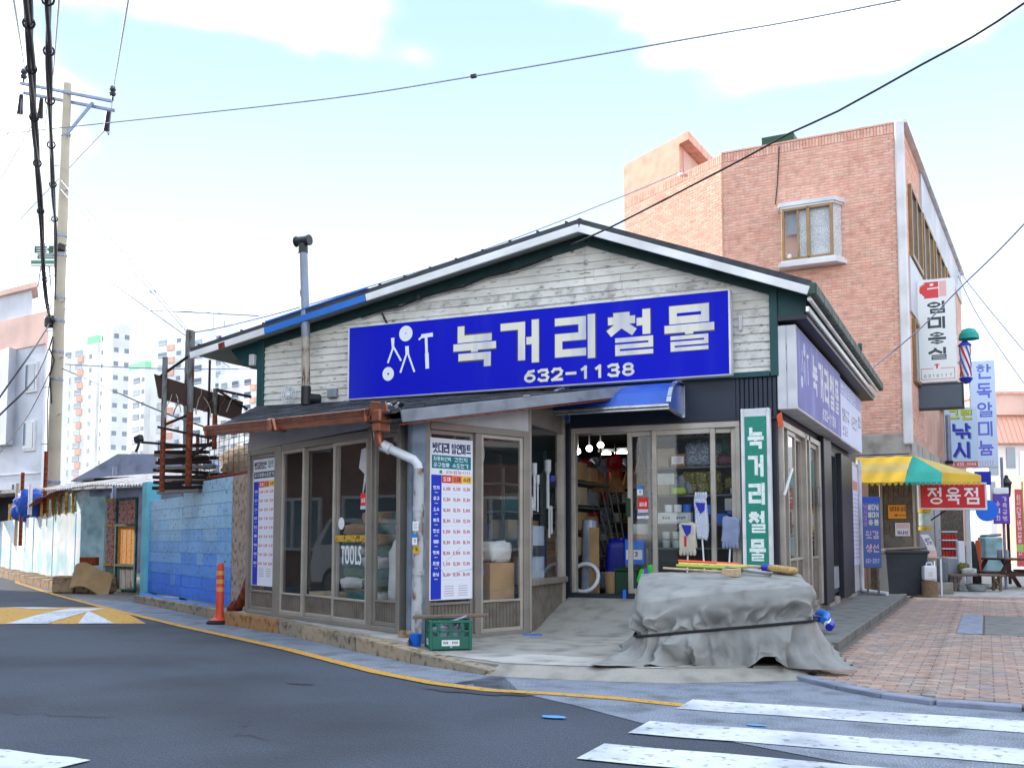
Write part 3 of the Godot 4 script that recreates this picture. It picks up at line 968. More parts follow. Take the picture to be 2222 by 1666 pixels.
	for i in 4:
		glyph(im, "낚시대여"[i], Rect2(8, 50 + i * 44, 34, 36), 5, C(190, 130, 190))
	write(im, "횟감", Rect2(24, 250, 136, 60), 10, C(200, 170, 190))
	write(im, "생선", Rect2(24, 350, 136, 60), 10, C(214, 176, 176))
	write(im, "631-2217", Rect2(20, 456, 140, 34), 6, C(190, 180, 214), 0.2)
	print_mat("print_blueboard", im, 0.6)
	# rooftop board of the inn, at the left edge
	im = img(120, 100, C(232, 240, 236))
	write(im, "텔", Rect2(14, 10, 90, 60), 11, C(40, 70, 60))
	im.fill_rect(Rect2i(0, 78, 120, 16), C(60, 120, 96))
	print_mat("print_inn", im, 0.5)
	# purple board
	im = img(160, 300, C(98, 70, 172))
	write(im, "수제화", Rect2(20, 70, 44, 200), 6, C(226, 220, 240), 0.3, true)
	write(im, "가죽공방", Rect2(88, 24, 48, 250), 6, C(226, 220, 240), 0.3, true)
	print_mat("print_purple", im, 0.5)
	# red sticker with a lock company's kind of plate, and the like on glass and bins
	im = img(128, 128, C(224, 30, 34))
	im.fill_rect(Rect2i(0, 100, 128, 28), C(200, 214, 232))
	write(im, "세스콤", Rect2(18, 40, 92, 36), 8, C(244, 240, 240))
	print_mat("print_red", im, 0.4)
	im = img(96, 96, C(236, 238, 240))
	for r in 4:
		seg(im, Vector2(14, 24 + r * 16), Vector2(80 - 10 * (r % 2), 24 + r * 16), 6, C(150, 160, 176))
	print_mat("print_label", im, 0.5)
	im = img(128, 48, C(220, 226, 222))
	write(im, "못나사", Rect2(10, 12, 36, 20), 3.5, C(90, 96, 96))
	write(im, "볼트너트", Rect2(74, 12, 44, 20), 3.5, C(90, 96, 96))
	print_mat("print_carton", im, 0.7)
	im = img(64, 96, C(236, 238, 242))
	im.fill_rect(Rect2i(0, 0, 64, 34), C(26, 130, 220))
	write(im, "12", Rect2(20, 46, 26, 30), 5, C(70, 90, 110))
	print_mat("print_bluecard", im, 0.5)
	# fluttering banner
	im = img(64, 420, C(232, 104, 108))
	write(im, "회덮밥물회", Rect2(14, 30, 36, 330), 5, C(250, 236, 230), 0.2, true)
	im.fill_rect(Rect2i(0, 300, 64, 40), C(190, 220, 120))
	print_mat("print_banner", im, 0.8)
	# white board on the far building
	im = img(120, 300, C(246, 246, 248))
	write(im, "횟집식당", Rect2(40, 40, 44, 230), 4, C(206, 200, 206), 0.4, true)
	print_mat("print_far", im, 0.6)
# ---------------------------------------------------------------- camera, sky, sun
const SUN := Vector3(-0.995, 0.4, -0.12)
const EXPOSURE := 1.75

func sky_picture() -> ImageTexture:
	var w := 1024
	var h := 512
	var im := Image.create(w, h, false, Image.FORMAT_RGBF)
	var f := FastNoiseLite.new()
	f.seed = 77
	f.noise_type = FastNoiseLite.TYPE_SIMPLEX_SMOOTH
	f.frequency = 0.9
	f.fractal_octaves = 6
	f.fractal_gain = 0.52
	var puff := [[-0.03, 0.41, 0.12, 1.0], [0.10, 0.36, 0.16, 1.0], [0.04, 0.27, 0.14, 0.8], [-0.83, 0.20, 0.26, 0.9], [-0.55, 0.17, 0.22, 0.7], [-0.16, 0.13, 0.2, 0.5]]
	for y in h:
		var el := PI * (0.5 - (y + 0.5) / h)
		var up := sin(el)
		for x in w:
			var az := TAU * ((x + 0.5) / w - 0.5)
			var d := Vector3(sin(az) * cos(el), up, -cos(az) * cos(el))
			var c: Vector3
			if up >= -0.01:
				var t := clampf(up / 0.5, 0, 1)
				c = Vector3(2.0, 2.05, 2.1).lerp(Vector3(0.66, 0.74, 0.86), smoothstep(0.0, 0.5, t)).lerp(Vector3(0.38, 0.55, 0.78), smoothstep(0.3, 1.0, t)).lerp(Vector3(0.27, 0.5, 0.85), smoothstep(0.5, 1.0, up))
				# broken cloud over the whole sky, thicker and whiter near the horizon
				var k := f.get_noise_3d(d.x * 1.5, d.y * 3.2, d.z * 1.5)
				var cover := smoothstep(0.0, 0.3, k)
				cover *= maxf(smoothstep(0.5, 0.8, absf(az + 0.43)), smoothstep(0.5, 0.75, el))
				for p in puff:
					var r: float = Vector2((az - p[0]) * cos(el), (el - p[1]) * 1.5).length() / p[2]
					cover = maxf(cover, p[3] * smoothstep(1.1, 0.55, r - 0.55 * f.get_noise_3d(d.x * 4.0, d.y * 5.0, d.z * 4.0)))
				c = c.lerp(Vector3(2.7, 2.75, 2.8), cover * 0.9)
			else:
				c = Vector3(0.3, 0.3, 0.3)
			im.set_pixel(x, y, Color(c.x, c.y, c.z))
	return ImageTexture.create_from_image(im)

func _ready() -> void:
	rng.seed = 20240601
	var cam := Camera3D.new()
	cam.name = "camera"
	cam.position = Vector3(2.337, 1.2, 13.114)
	cam.rotation = Vector3(deg_to_rad(4.5), deg_to_rad(24.54), 0)
	cam.projection = Camera3D.PROJECTION_FRUSTUM
	cam.near = 0.1
	cam.far = 1200.0
	cam.size = 1666.0 / 2250.0 * 0.1
	cam.frustum_offset = Vector2(0, 160.0 / 2250.0 * 0.1)
	add_child(cam)
	var env := Environment.new()
	env.background_mode = Environment.BG_SKY
	var sky := Sky.new()
	var pan := PanoramaSkyMaterial.new()
	pan.panorama = sky_picture()
	sky.sky_material = pan
	env.sky = sky
	env.tonemap_mode = Environment.TONE_MAPPER_LINEAR
	env.tonemap_exposure = EXPOSURE
	env.sdfgi_enabled = true
	env.ssao_enabled = true
	env.ssil_enabled = true
	var we := WorldEnvironment.new()
	we.name = "world"
	we.environment = env
	add_child(we)
	var sun := DirectionalLight3D.new()
	sun.name = "sun"
	sun.light_color = Color(1.0, 0.96, 0.9)
	sun.light_energy = 1.05
	sun.light_angular_distance = 0.5
	sun.shadow_enabled = true
	add_child(sun)
	sun.look_at_from_position(SUN * 50.0, Vector3.ZERO, Vector3.UP)
	materials()
	sign_pictures()
	ground()
	left_wall()
	shop()
	shop_interior()
	shop_signs()
	street_front()
	brick_building()
	side_street()
	pole_and_wires()
	left_background()
	across_the_street()

# ---------------------------------------------------------------- ground, road, pavements
const KERB := [[-12.51, -2.01, 0.14], [-10.2, -0.57, 0.14], [-7.87, 0.89, 0.15], [-7.44, 1.42, 0.175], [-5.92, 2.21, 0.17], [-3.88, 3.56, 0.155], [-2.78, 4.28, 0.125], [-1.68, 4.79, 0.05]]

func ground() -> void:
	var m := MB.new()
	m.quad(Vector3(-420, -0.004, 420), Vector3(420, -0.004, 420), Vector3(420, -0.004, -420), Vector3(-420, -0.004, -420))
	struct("ground", m, M.dark_concrete)
	struct("road", flat([Vector2(-60, -40), Vector2(-21.97, -7.33), Vector2(-17.15, -4.2), Vector2(-14.78, -2.7), Vector2(-11.06, -0.3), Vector2(-7.0, 2.2), Vector2(-3, 4.6), Vector2(0, 5.6), Vector2(14, 5.6), Vector2(14, 40), Vector2(-60, 40)], 0.0), M.asphalt)
	struct("road_patch", flat([Vector2(-1.75, 5.35), Vector2(-1.16, 5.52), Vector2(-0.44, 5.98), Vector2(0.4, 6.61), Vector2(1.72, 7.27), Vector2(3.2, 7.7), Vector2(14, 7.9), Vector2(14, 4.8), Vector2(0.8, 4.0), Vector2(-1.6, 4.6)], 0.004), M.old_asphalt)
	struct("gutter", flat([Vector2(-14.9, -2.6), Vector2(-12.3, -2.1), Vector2(-10.2, -0.7), Vector2(-7.8, 0.8), Vector2(-7.3, 1.3), Vector2(-5.85, 2.1), Vector2(-3.8, 3.4), Vector2(-2.7, 4.1), Vector2(-1.6, 4.7), Vector2(-1.0, 5.62), Vector2(-1.6, 5.5), Vector2(-2.75, 4.93), Vector2(-4.65, 3.68), Vector2(-7.68, 1.9), Vector2(-11.06, -0.2)], 0.004), M.old_asphalt)
	# the yellow line
	var pts := [Vector2(-30, -14.2), Vector2(-21.97, -7.33), Vector2(-17.15, -4.06), Vector2(-14.78, -2.51), Vector2(-11.06, -0.14), Vector2(-7.68, 1.95), Vector2(-6.1, 2.87), Vector2(-4.63, 3.74), Vector2(-3.6, 4.42), Vector2(-2.73, 4.99), Vector2(-1.9, 5.42), Vector2(-1.3, 5.6), Vector2(-0.79, 5.56), Vector2(-0.2, 5.58), Vector2(0.3, 5.69)]
	var yl := MB.new()
	for i in pts.size() - 1:
		var n0 := _nrm(pts, i) * 0.065
		var n1 := _nrm(pts, i + 1) * 0.065
		yl.quad(_p(pts[i] + n0, 0.009), _p(pts[i + 1] + n1, 0.009), _p(pts[i + 1] - n1, 0.009), _p(pts[i] - n0, 0.009))
	struct("road_marking", yl, M.yellow_paint)
	# zebra bars at the crossing
	for z in [[5.39, 5.86, 0.3], [6.42, 6.88, 0.28], [7.26, 7.72, 0.26], [8.85, 9.35, -6.0]]:
		var x1 := 9.0 if z[0] < 8.5 else -2.12
		var mk := MB.new()
		var n := 24
		for i in n:
			var a := lerpf(z[2], x1, float(i) / n)
			var b := lerpf(z[2], x1, float(i + 1) / n)
			var j0 := 0.012 * sin(i * 2.1)
			var j1 := 0.012 * sin((i + 1) * 2.1)
			mk.quad(Vector3(a, 0.009, z[1] + j0), Vector3(b, 0.009, z[1] + j1), Vector3(b, 0.009, z[0] + j1), Vector3(a, 0.009, z[0] + j0))
		struct("crossing_bar", mk, M.white_paint)
	# speed hump, yellow with white wedges
	var near := Vector2(-8.6, 1.72)
	var far := Vector2(-12.0, -0.35)
	var S := func(s: float, q: float, lift: float) -> Vector3:
		var p := near.lerp(far, q) + Vector2(-0.887, 0.462) * s
		return _p(p, 0.1 * sin(PI * q) + lift)
	var hm := MB.new()
	hm.grid(func(u: float, v: float) -> Vector3: return S.call(u * 5.5, v, 0.006), 4, 16, false, true)
	struct("speed_hump", hm, M.yellow_paint)
	for w in [[1.38, 1.95, 0.75, 1.3], [3.1, 3.7, 2.4, 3.0], [4.6, 5.2, 3.9, 4.5]]:
		var wm := MB.new()
		wm.grid(func(u: float, v: float) -> Vector3: return S.call(lerpf(lerpf(w[0], w[1], u), lerpf(w[2], w[3], u), v / 0.5), v * 0.5, 0.011), 2, 8, false, true)
		wm.grid(func(u: float, v: float) -> Vector3: return S.call(lerpf(lerpf(w[2], w[3], u), lerpf(w[0], w[1], u), v), 0.5 + v * 0.5, 0.011), 2, 8, false, true)
		struct("hump_marking", wm, M.white_paint)
	var wt := MB.new()
	wt.grid(func(u: float, v: float) -> Vector3: return S.call(lerpf(lerpf(0.45, 0.95, u), 0.5, v), v * 0.36, 0.011), 2, 6, false, true)
	struct("hump_marking", wt, M.white_paint)
	# kerb stones along the left road
	var kerb := struct_node("kerb")
	for i in KERB.size() - 1:
		var a := Vector3(KERB[i][0], 0, KERB[i][1])
		var b := Vector3(KERB[i + 1][0], 0, KERB[i + 1][1])
		var n := maxi(1, roundi(a.distance_to(b) / 0.9))
		for k in n:
			var p := a.lerp(b, (k + 0.008) / n)
			var q := a.lerp(b, (k + 0.992) / n)
			var h0: float = lerpf(KERB[i][2], KERB[i + 1][2], float(k) / n)
			var h1: float = lerpf(KERB[i][2], KERB[i + 1][2], float(k + 1) / n)
			var d := (q - p).normalized()
			var inn := d.cross(Vector3.UP) * -0.16
			var j := rng.randf_range(-0.012, 0.012)
			var kb := MB.new()
			var prof := [[0.0 + j, -0.03], [0.004 + j, 0.9], [0.03 + j, 1.0], [1.0, 1.0]]
			for s in 3:
				var u0: Array = prof[s]
				var u1: Array = prof[s + 1]
				kb.quad(p + inn * u0[0] + Vector3.UP * h0 * u0[1], q + inn * u0[0] + Vector3.UP * h1 * u0[1], q + inn * u1[0] + Vector3.UP * h1 * u1[1], p + inn * u1[0] + Vector3.UP * h0 * u1[1])
			kb.quad(p, p + inn * 0.03 + Vector3.UP * h0, p + inn + Vector3.UP * h0, p + inn)
			kb.quad(q, q + inn, q + inn + Vector3.UP * h1, q + inn * 0.03 + Vector3.UP * h1)
			part("kerb_stone", kb, M.kerb_rust if i == 3 and k < 2 else (M.kerb_a if (i + k) % 2 else M.kerb_b), kerb)
	# raised step under the side wing, the apron before the door, and the ramp
	struct("step", slab([Vector2(-7.5, 0.6), Vector2(-7.5, 1.25), Vector2(-7.34, 1.36), Vector2(-5.84, 2.1), Vector2(-3.8, 3.42), Vector2(-3.02, 3.93), Vector2(-3.4, 3.2), Vector2(-7.2, 1.1)], 0.0, 0.168), M.pale_concrete)
	var ap := [Vector2(-3.6, 3.0), Vector2(-3.1, 3.96), Vector2(-2.75, 4.16), Vector2(-1.66, 4.62), Vector2(-0.8, 4.5), Vector2(-0.1, 4.34), Vector2(0.84, 3.72), Vector2(0.84, 1.5), Vector2(0.6, -0.1), Vector2(-2.9, -0.1), Vector2(-2.9, 1.6)]
	struct("apron", slab(ap, 0.0, 0.085), M.concrete)
	var lip := MB.new()
	var outer := [Vector2(-1.72, 4.82), Vector2(-0.8, 4.76), Vector2(-0.05, 4.6), Vector2(0.95, 3.92)]
	var inner := [Vector2(-1.66, 4.61), Vector2(-0.8, 4.49), Vector2(-0.1, 4.33), Vector2(0.84, 3.71)]
	for i in 3:
		lip.quad(_p(outer[i], 0.006), _p(outer[i + 1], 0.006), _p(inner[i + 1], 0.087), _p(inner[i], 0.087))
	struct("apron", lip, M.concrete)
	# cement skim and a broken slab in front
	struct("cement_patch", flat([Vector2(-2.5, 4.15), Vector2(-1.65, 4.55), Vector2(-0.85, 4.44), Vector2(-0.2, 4.3), Vector2(-0.75, 3.85), Vector2(-1.6, 3.75), Vector2(-2.1, 3.85)], 0.09), M.pale_concrete)
	struct("broken_slab", slab([Vector2(-0.15, 4.28), Vector2(0.42, 3.93), Vector2(0.36, 3.75), Vector2(-0.1, 3.9)], 0.084, 0.1), M.concrete)
	struct("broken_slab", slab([Vector2(0.45, 3.92), Vector2(0.8, 3.7), Vector2(0.78, 3.5), Vector2(0.4, 3.72)], 0.084, 0.097), M.concrete)
	var rm := MB.new()
	rm.grid(func(u: float, v: float) -> Vector3:
		var z := lerpf(0.06, 2.9, v)
		var y := 0.45 - 0.262 * minf(z, 1.3) - 0.11 * clampf(z - 1.3, 0, 1.0)
		y = maxf(y, 0.087 - 0.02 * smoothstep(2.2, 2.9, z))
		var x := lerpf(-2.78, -0.55, u)
		var e := 1.0 - smoothstep(0.9, 1.0, u) * 0.9
		return Vector3(x, lerpf(0.07, y, e), z + 0.3 * v * u), 24, 40, false, true)
	struct("ramp", rm, M.concrete)
	# right-hand side: the raised strip beside the shop, pavers, service cover
	struct("raised_pavement", slab([Vector2(-0.05, 1.0), Vector2(0.3, 1.65), Vector2(0.74, 1.65), Vector2(0.74, -8.9), Vector2(-0.05, -8.9)], 0.0, 0.115), M.dark_concrete)
	var rk := struct_node("kerb")
	for k in 11:
		part("kerb_stone", MB.new().box(Vector3(0.805, 0.06, 1.18 - k * 0.96), Vector3(0.13, 0.13, 0.945), Basis(), 0.012), M.dark_concrete, rk)
	var bed := [Vector2(0.87, 3.86), Vector2(1.25, 4.3), Vector2(1.6, 4.62), Vector2(1.97, 4.82), Vector2(2.53, 4.86), Vector2(9.0, 4.86), Vector2(9.0, -10.2), Vector2(0.87, -10.2)]
	var pav := struct("pavement", slab(bed, 0.0, 0.02), M.paver_joint)
	var fk := struct_node("kerb")
	var kl := [Vector2(0.87, 3.9), Vector2(1.25, 4.36), Vector2(1.6, 4.68), Vector2(1.97, 4.88), Vector2(2.53, 4.93), Vector2(3.5, 4.93), Vector2(4.5, 4.93), Vector2(5.5, 4.93), Vector2(6.5, 4.93), Vector2(7.5, 4.93)]
	for i in kl.size() - 1:
		part("kerb_stone", MB.new().beam(_p(kl[i].lerp(kl[i + 1], 0.006), 0.02), _p(kl[i].lerp(kl[i + 1], 0.994), 0.02), 0.13, 0.045, 0.008), M.granite_kerb, fk)
	var brick := MB.new().box(Vector3.ZERO, Vector3(0.194, 0.04, 0.094), Basis(), 0.006).mesh(M.paver_0)
	var edge := PackedVector2Array(bed)
	var near_ones := []
	var rest := [[], [], [], [], []]
	for r in range(0, 150):
		var z := 4.8 - r * 0.1
		for c in range(0, 42):
			var x := 0.95 + c * 0.2 + (0.1 if r % 2 else 0.0)
			var q := Vector2(x, z)
			if not Geometry2D.is_point_in_polygon(q + Vector2(-0.09, 0.05), edge) or not Geometry2D.is_point_in_polygon(q + Vector2(0.09, 0.05), edge) or not Geometry2D.is_point_in_polygon(q + Vector2(-0.09, -0.05), edge):
				continue
			if z < -0.85 and z > -4.5 and x > 1.95:
				continue
			var d := (q - Vector2(2.337, 13.114)).length()
			# only as far to the right as the street goes on
			if x > 1.2 + 0.55 * (13.1 - z):
				continue
			var t := Transform3D(Basis(Vector3.UP, rng.randf_range(-0.012, 0.012)).rotated(Vector3.RIGHT, rng.randf_range(-0.012, 0.012)), Vector3(x, 0.02 + rng.randf_range(-0.003, 0.003), z))
			near_ones.append([d, t, rng.randi() % 5])
	near_ones.sort_custom(func(a, b): return a[0] < b[0])
	for i in near_ones.size():
		if i < 300:
			mesh_part("paver", brick, pav, near_ones[i][1], M["paver_%d" % near_ones[i][2]])
		else:
			rest[near_ones[i][2]].append(near_ones[i][1])
	for k in 5:
		copies("pavers", brick, M["paver_%d" % k], rest[k], pav)
	struct("service_patch", slab([Vector2(2.28, -0.95), Vector2(9, -0.95), Vector2(9, -4.4), Vector2(2.28, -4.4)], 0.0, 0.036), M.dark_concrete)
	var pk := struct_node("kerb")
	for k in 4:
		part("kerb_stone", MB.new().box(Vector3(2.11, 0.03, -1.33 - k * 0.87), Vector3(0.29, 0.045, 0.86), Basis(), 0.006), M.granite_kerb, pk)
	struct("street", flat([Vector2(-2.5, -8.9), Vector2(14, -10.2), Vector2(22, -60), Vector2(0.9, -60), Vector2(0.85, -11.4), Vector2(-2.5, -11.4)].slice(0), 0.006), M.pale_concrete)
	# marks on the road
	for q in [[[-6.5, 7.6], [-5.6, 7.9], [-4.9, 7.7], [-4.0, 7.95], [-3.1, 7.8]], [[-2.2, 7.4], [-1.9, 7.9], [-1.3, 8.0]]]:
		var cm := MB.new()
		for i in q.size() - 1:
			var a := Vector3(q[i][0], 0.003, q[i][1])
			var e := Vector3(q[i + 1][0], 0.003, q[i + 1][1])
			var n := 7
			for k in n:
				var p0 := a.lerp(e, float(k) / n) + Vector3(0, 0, 0.05 * sin(k * 2.6 + i))
				var p1 := a.lerp(e, float(k + 1) / n) + Vector3(0, 0, 0.05 * sin((k + 1) * 2.6 + i) if k < n - 1 else 0.05 * sin(i + 1.0))
				var w := 0.003 + 0.005 * absf(sin(k * 1.7 + i))
				cm.quad(p0 + Vector3(0, 0, w), p1 + Vector3(0, 0, w), p1 - Vector3(0, 0, w), p0 - Vector3(0, 0, w))
		struct("road_crack", cm, M.shed_dark)
	for q in [[-1.35, 5.72, 0.42, 0.09, "shed_dark"], [-2.9, 5.9, 0.12, 0.04, "shed_dark"], [-4.2, 3.05, 0.3, 0.05, "shed_dark"]]:
		var tar := []
		for k in 18:
			tar.append(Vector2(q[0] + q[2] * cos(TAU * k / 18) * (1 + 0.3 * sin(k * 2.3)), q[1] + q[3] * sin(TAU * k / 18) * (1 + 0.3 * cos(k * 1.9))))
		struct("tar_patch", flat(tar, 0.006), M[q[4]])
	for q in [[-0.35, 6.55, 0.09, 0.05], [0.95, 6.3, 0.07, 0.03]]:
		var b := MB.new()
		var ring_ := []
		for k in 14:
			ring_.append(Vector2(q[0] + q[2] * cos(TAU * k / 14) * (1 + 0.25 * sin(k * 2.7)), q[1] + q[3] * sin(TAU * k / 14)))
		struct("paint_spot", flat(ring_, 0.012), M.blue_stain)

func _p(q: Vector2, y: float) -> Vector3:
	return Vector3(q.x, y, q.y)

func _nrm(pts: Array, i: int) -> Vector2:
	var d: Vector2 = (pts[mini(i + 1, pts.size() - 1)] - pts[maxi(i - 1, 0)]).normalized()
	return Vector2(-d.y, d.x)

# ---------------------------------------------------------------- the blue block wall, fence and scaffold to the left of the shop
func block_rows(o: Node3D, x: Transform3D, s0: float, s1: float, y0: float, y1: float, pick: Callable, bw := 0.4, bh := 0.2, proud := 0.012) -> void:
	var n := roundi((y1 - y0) / bh)
	var h := (y1 - y0) / n
	for r in n:
		var s := s0 - (bw * 0.5 if r % 2 else 0.0)
		while s < s1 - 0.02:
			var a := maxf(s, s0)
			var b := minf(s + bw, s1)
			if b - a > 0.06:
				var me := MB.new(x).box(Vector3((a + b) * 0.5, y0 + (r + 0.5) * h, proud - 0.03 + rng.randf_range(-0.003, 0.003)), Vector3(b - a - 0.005, h - 0.005, 0.06), Basis(), 0.004)
				part("block", me, pick.call((r + 0.5) / n), o)
			s += bw

func left_wall() -> void:
	var A := Vector2(-8.5, 0.03)
	var B := Vector2(-13.2, -3.1)
	var o := thing("block_wall", "wall of light to deep blue painted blocks left of the shop", "wall", Vector3(-8.5, 0, 0.03))
	var x := face(B - A, Vector2.ZERO)
	var core := MB.new(x).box(Vector3(1.32, 1.06, -0.1), Vector3(2.65, 1.84, 0.18))
	core.box(Vector3(4.15, 1.17, -0.1), Vector3(3.0, 2.06, 0.18))
	part("wall_core", core, M.blue_mortar, o)
	var pick := func(f0: float) -> Material:
		var f := f0 + rng.randf_range(-0.05, 0.05)
		if f < 0.2:
			return M.blue_block_4
		if f < 0.34:
			return M.blue_block_3
		if f < 0.55:
			return M.blue_block_2
		return M.blue_block_1 if f < 0.72 else M.blue_block_0
	block_rows(o, x, 0.0, 2.65, 0.14, 1.98, pick)
	block_rows(o, x, 2.65, 5.65, 0.14, 2.2, pick)
	var pl := one("wall_pillar", MB.new(face(Vector2(-0.17, -0.11), Vector2(0.17, 0.11))).box(Vector3(0.2, 1.19, -0.05), Vector3(0.36, 2.38, 0.3), Basis(), 0.015), M.turquoise, "turquoise painted pillar at the far end of the blue block wall", "pillar", Vector3(-13.33, 0, -3.2))
	pl.name = "wall_pillar"
	struct("wall_ledge", slab([Vector2(-13.3, -2.98), Vector2(-8.45, 0.2), Vector2(-7.4, 0.9), Vector2(-7.45, 1.3), Vector2(-7.85, 0.72), Vector2(-10.15, -0.72), Vector2(-12.5, -2.16)], 0.0, 0.138), M.blue_ledge)
	one("rendered_wall", MB.new(face(Vector2(0, 0), Vector2(1.2, 0.8))).box(Vector3(0.72, 1.1, -0.1), Vector3(1.45, 2.2, 0.2)), M.beige_render, "narrow rough beige wall between the blue wall and the shop window", "wall", Vector3(-8.5, 0, 0.03))
	# fallen terracotta drain bend at the foot of it
	var dr := MB.new()
	dr.tube([Vector3(0, 0.06, 0), Vector3(0.14, 0.14, 0.06), Vector3(0.26, 0.28, 0.1), Vector3(0.34, 0.5, 0.1)], 0.075, 12)
	dr.tube([Vector3(-0.07, 0.03, -0.03), Vector3(0.03, 0.08, 0.01)], 0.1, 12)
	one("drain_pipe", dr, M.rust_pipe, "short rust brown drain pipe leaning at the foot of the beige wall", "pipe", Vector3(-7.72, 0.14, 0.86))
	# welded mesh fence on the wall top
	var f := thing("mesh_fence", "rusty welded mesh fence on top of the blue block wall", "fence", Vector3(-8.5, 2.2, 0.03))
	var wv := MB.new(x)
	for k in 14:
		var s := 3.15 + k * 0.28
		part("wire", MB.new(x).tube([Vector3(s, 0, -0.08), Vector3(s + rng.randf_range(-0.02, 0.02), 0.86, -0.08)], 0.006, 4, -1, false), M.rust_pipe if k % 4 == 0 else M.grey_pipe, f)
	for k in 9:
		part("wire", MB.new(x).tube([Vector3(3.1, 0.03 + k * 0.1, -0.07), Vector3(7.0, 0.03 + k * 0.1 + rng.randf_range(-0.02, 0.02), -0.07)], 0.005, 4, -1, false), M.grey_pipe, f)
	part("bottom_rail", MB.new(x).tube([Vector3(2.7, 0.0, -0.07), Vector3(4, 0.05, -0.07), Vector3(7.0, 0.02, -0.07)], 0.035, 6), M.rust_pipe, f)
	part("post", MB.new(x).tube([Vector3(3.12, 0, -0.1), Vector3(3.12, 0.9, -0.1)], 0.03, 6), M.rust_pipe, f)
	one("fence_post", MB.new().tube([Vector3(0, -0.05, 0), Vector3(0, 0.5, 0)], 0.05, 8), M.grey_pipe, "stubby grey post on the wall top beside the shop", "post", Vector3(-7.95, 2.2, 0.28))
	# pile of weathered timber on the low part of the wall
	for k in 12:
		var w := MB.new()
		var q := Vector3(-10.78 + rng.randf_range(-0.1, 0.1), 2.02 + k * 0.072, -0.75)
		var l := rng.randf_range(0.75, 1.05)
		w.beam(Vector3(0, rng.randf_range(-0.03, 0.03), 0), Vector3(l, rng.randf_range(-0.04, 0.04), -0.25 + rng.randf_range(-0.1, 0.1)), 0.14, 0.055, 0.006)
		one("timber", w, M.plank_grey if k % 3 == 0 else M.dark_iron, ORD[k] + " dark weathered timber from the bottom of the pile on the low blue wall", "timber", q, 0.0, "timbers piled on the blue wall")
	# scaffold of pipes with an old sheet sign frame
	var sc := thing("scaffold", "rusty pipe scaffold standing behind the blue wall", "scaffold", Vector3(-10.1, 0, -0.5))
	var O := Vector3(-10.1, 0, -0.5)
	for p in [[-10.33, 2.0, 3.1, 0.045, "rust_pipe", -0.36], [-10.33, 3.1, 4.3, 0.045, "grey_pipe", -0.36], [-9.92, 2.1, 3.35, 0.055, "rust_pipe", -0.54], [-9.92, 3.35, 4.75, 0.055, "grey_pipe", -0.54], [-9.52, 2.72, 3.3, 0.04, "rust_pipe", -0.7], [-9.52, 3.3, 3.75, 0.04, "grey_pipe", -0.7], [-9.62, 2.8, 4.25, 0.02, "dark_iron", -0.66]]:
		part("pipe", MB.new().tube([Vector3(p[0], p[1], p[5]) - O, Vector3(p[0], p[2], p[5]) - O], p[3], 8), M[p[4]], sc)
	for p in [[-10.4, 3.97, -0.33, -9.85, 4.4, -0.56], [-9.0, 3.62, -1.0, -9.5, 3.74, -0.72], [-9.5, 3.74, -0.7, -9.0, 3.4, -0.9], [-9.54, 2.85, -0.7, -9.95, 2.55, -0.52], [-10.3, 3.14, -0.36, -9.92, 3.32, -0.54], [-10.65, 2.84, -0.2, -9.9, 2.78, -0.54], [-10.4, 3.1, -0.3, -9.55, 2.9, -0.7]]:
		part("brace", MB.new().tube([Vector3(p[0], p[1], p[2]) - O, Vector3(p[3], p[4], p[5]) - O], 0.024, 6), M.dark_iron, sc)
	var bs := MB.new()
	var tl := Vector3(-10.52, 4.02, -0.3)
	var tr := Vector3(-9.13, 3.54, -0.93)
	var dn0 := Vector3(0.08, -0.42, -0.04)
	var dn1 := Vector3(-0.04, -0.34, 0.02)
	var th := Vector3(-0.02, 0, -0.05)
	bs.quad(tl + dn0, tr + dn1, tr, tl)
	bs.quad(tr + dn1 + th, tl + dn0 + th, tl + th, tr + th)
	bs.quad(tl, tr, tr + th, tl + th)
	bs.quad(tl + dn0 + th, tr + dn1 + th, tr + dn1, tl + dn0)
	bs.quad(tl + dn0 + th, tl + dn0, tl, tl + th)
	bs.quad(tr + dn1, tr + dn1 + th, tr + th, tr)
	var bo := MB.new(Transform3D(Basis(), -tl))
	one("sheet_panel", _moved(bs, -tl), M.brown_sheet, "long dark brown metal sheet tied across the scaffold", "panel", tl)
	for k in 9:
		var a := Vector3(-10.25 + k * 0.12, 3.25 + 0.05 * (k % 3), -0.32 - k * 0.05)
		var pts := [Vector3.ZERO]
		var d := Vector3(rng.randf_range(-0.6, 0.6), 0.8, 0.1).normalized()
		for q in 5:
			pts.append(pts[q] + d * rng.randf_range(0.06, 0.13))
			d = (d + Vector3(rng.randf_range(-0.6, 0.6), rng.randf_range(-0.1, 0.2), rng.randf_range(-0.2, 0.2))).normalized()
		one("twig", MB.new().tube(pts, 0.011, 5, 0.004), M.twig if k % 2 else M.cream_cloth, ORD[k] + " bare vine twig from the left hanging in the pipe scaffold", "twig", a, 0.0, "bare vine twigs in the scaffold")
	var fl := thing("floodlight", "small black floodlight on the end of the scaffold arm", "lamp", Vector3(-10.7, 2.84, -0.2))
	part("housing", MB.new().box(Vector3(-0.02, 0.06, 0), Vector3(0.16, 0.12, 0.1), Basis(Vector3.BACK, 0.3), 0.02), M.black_plastic, fl)
	part("bracket", MB.new().tube([Vector3(0, 0.02, 0), Vector3(-0.02, -0.1, 0.02), Vector3(-0.05, -0.16, 0.03)], 0.025, 6), M.black_plastic, fl)
	traffic_post()
	gate_and_far_wall()

func _moved(m: MB, d: Vector3) -> MB:
	for i in m.v.size():
		m.v[i] += d
	return m

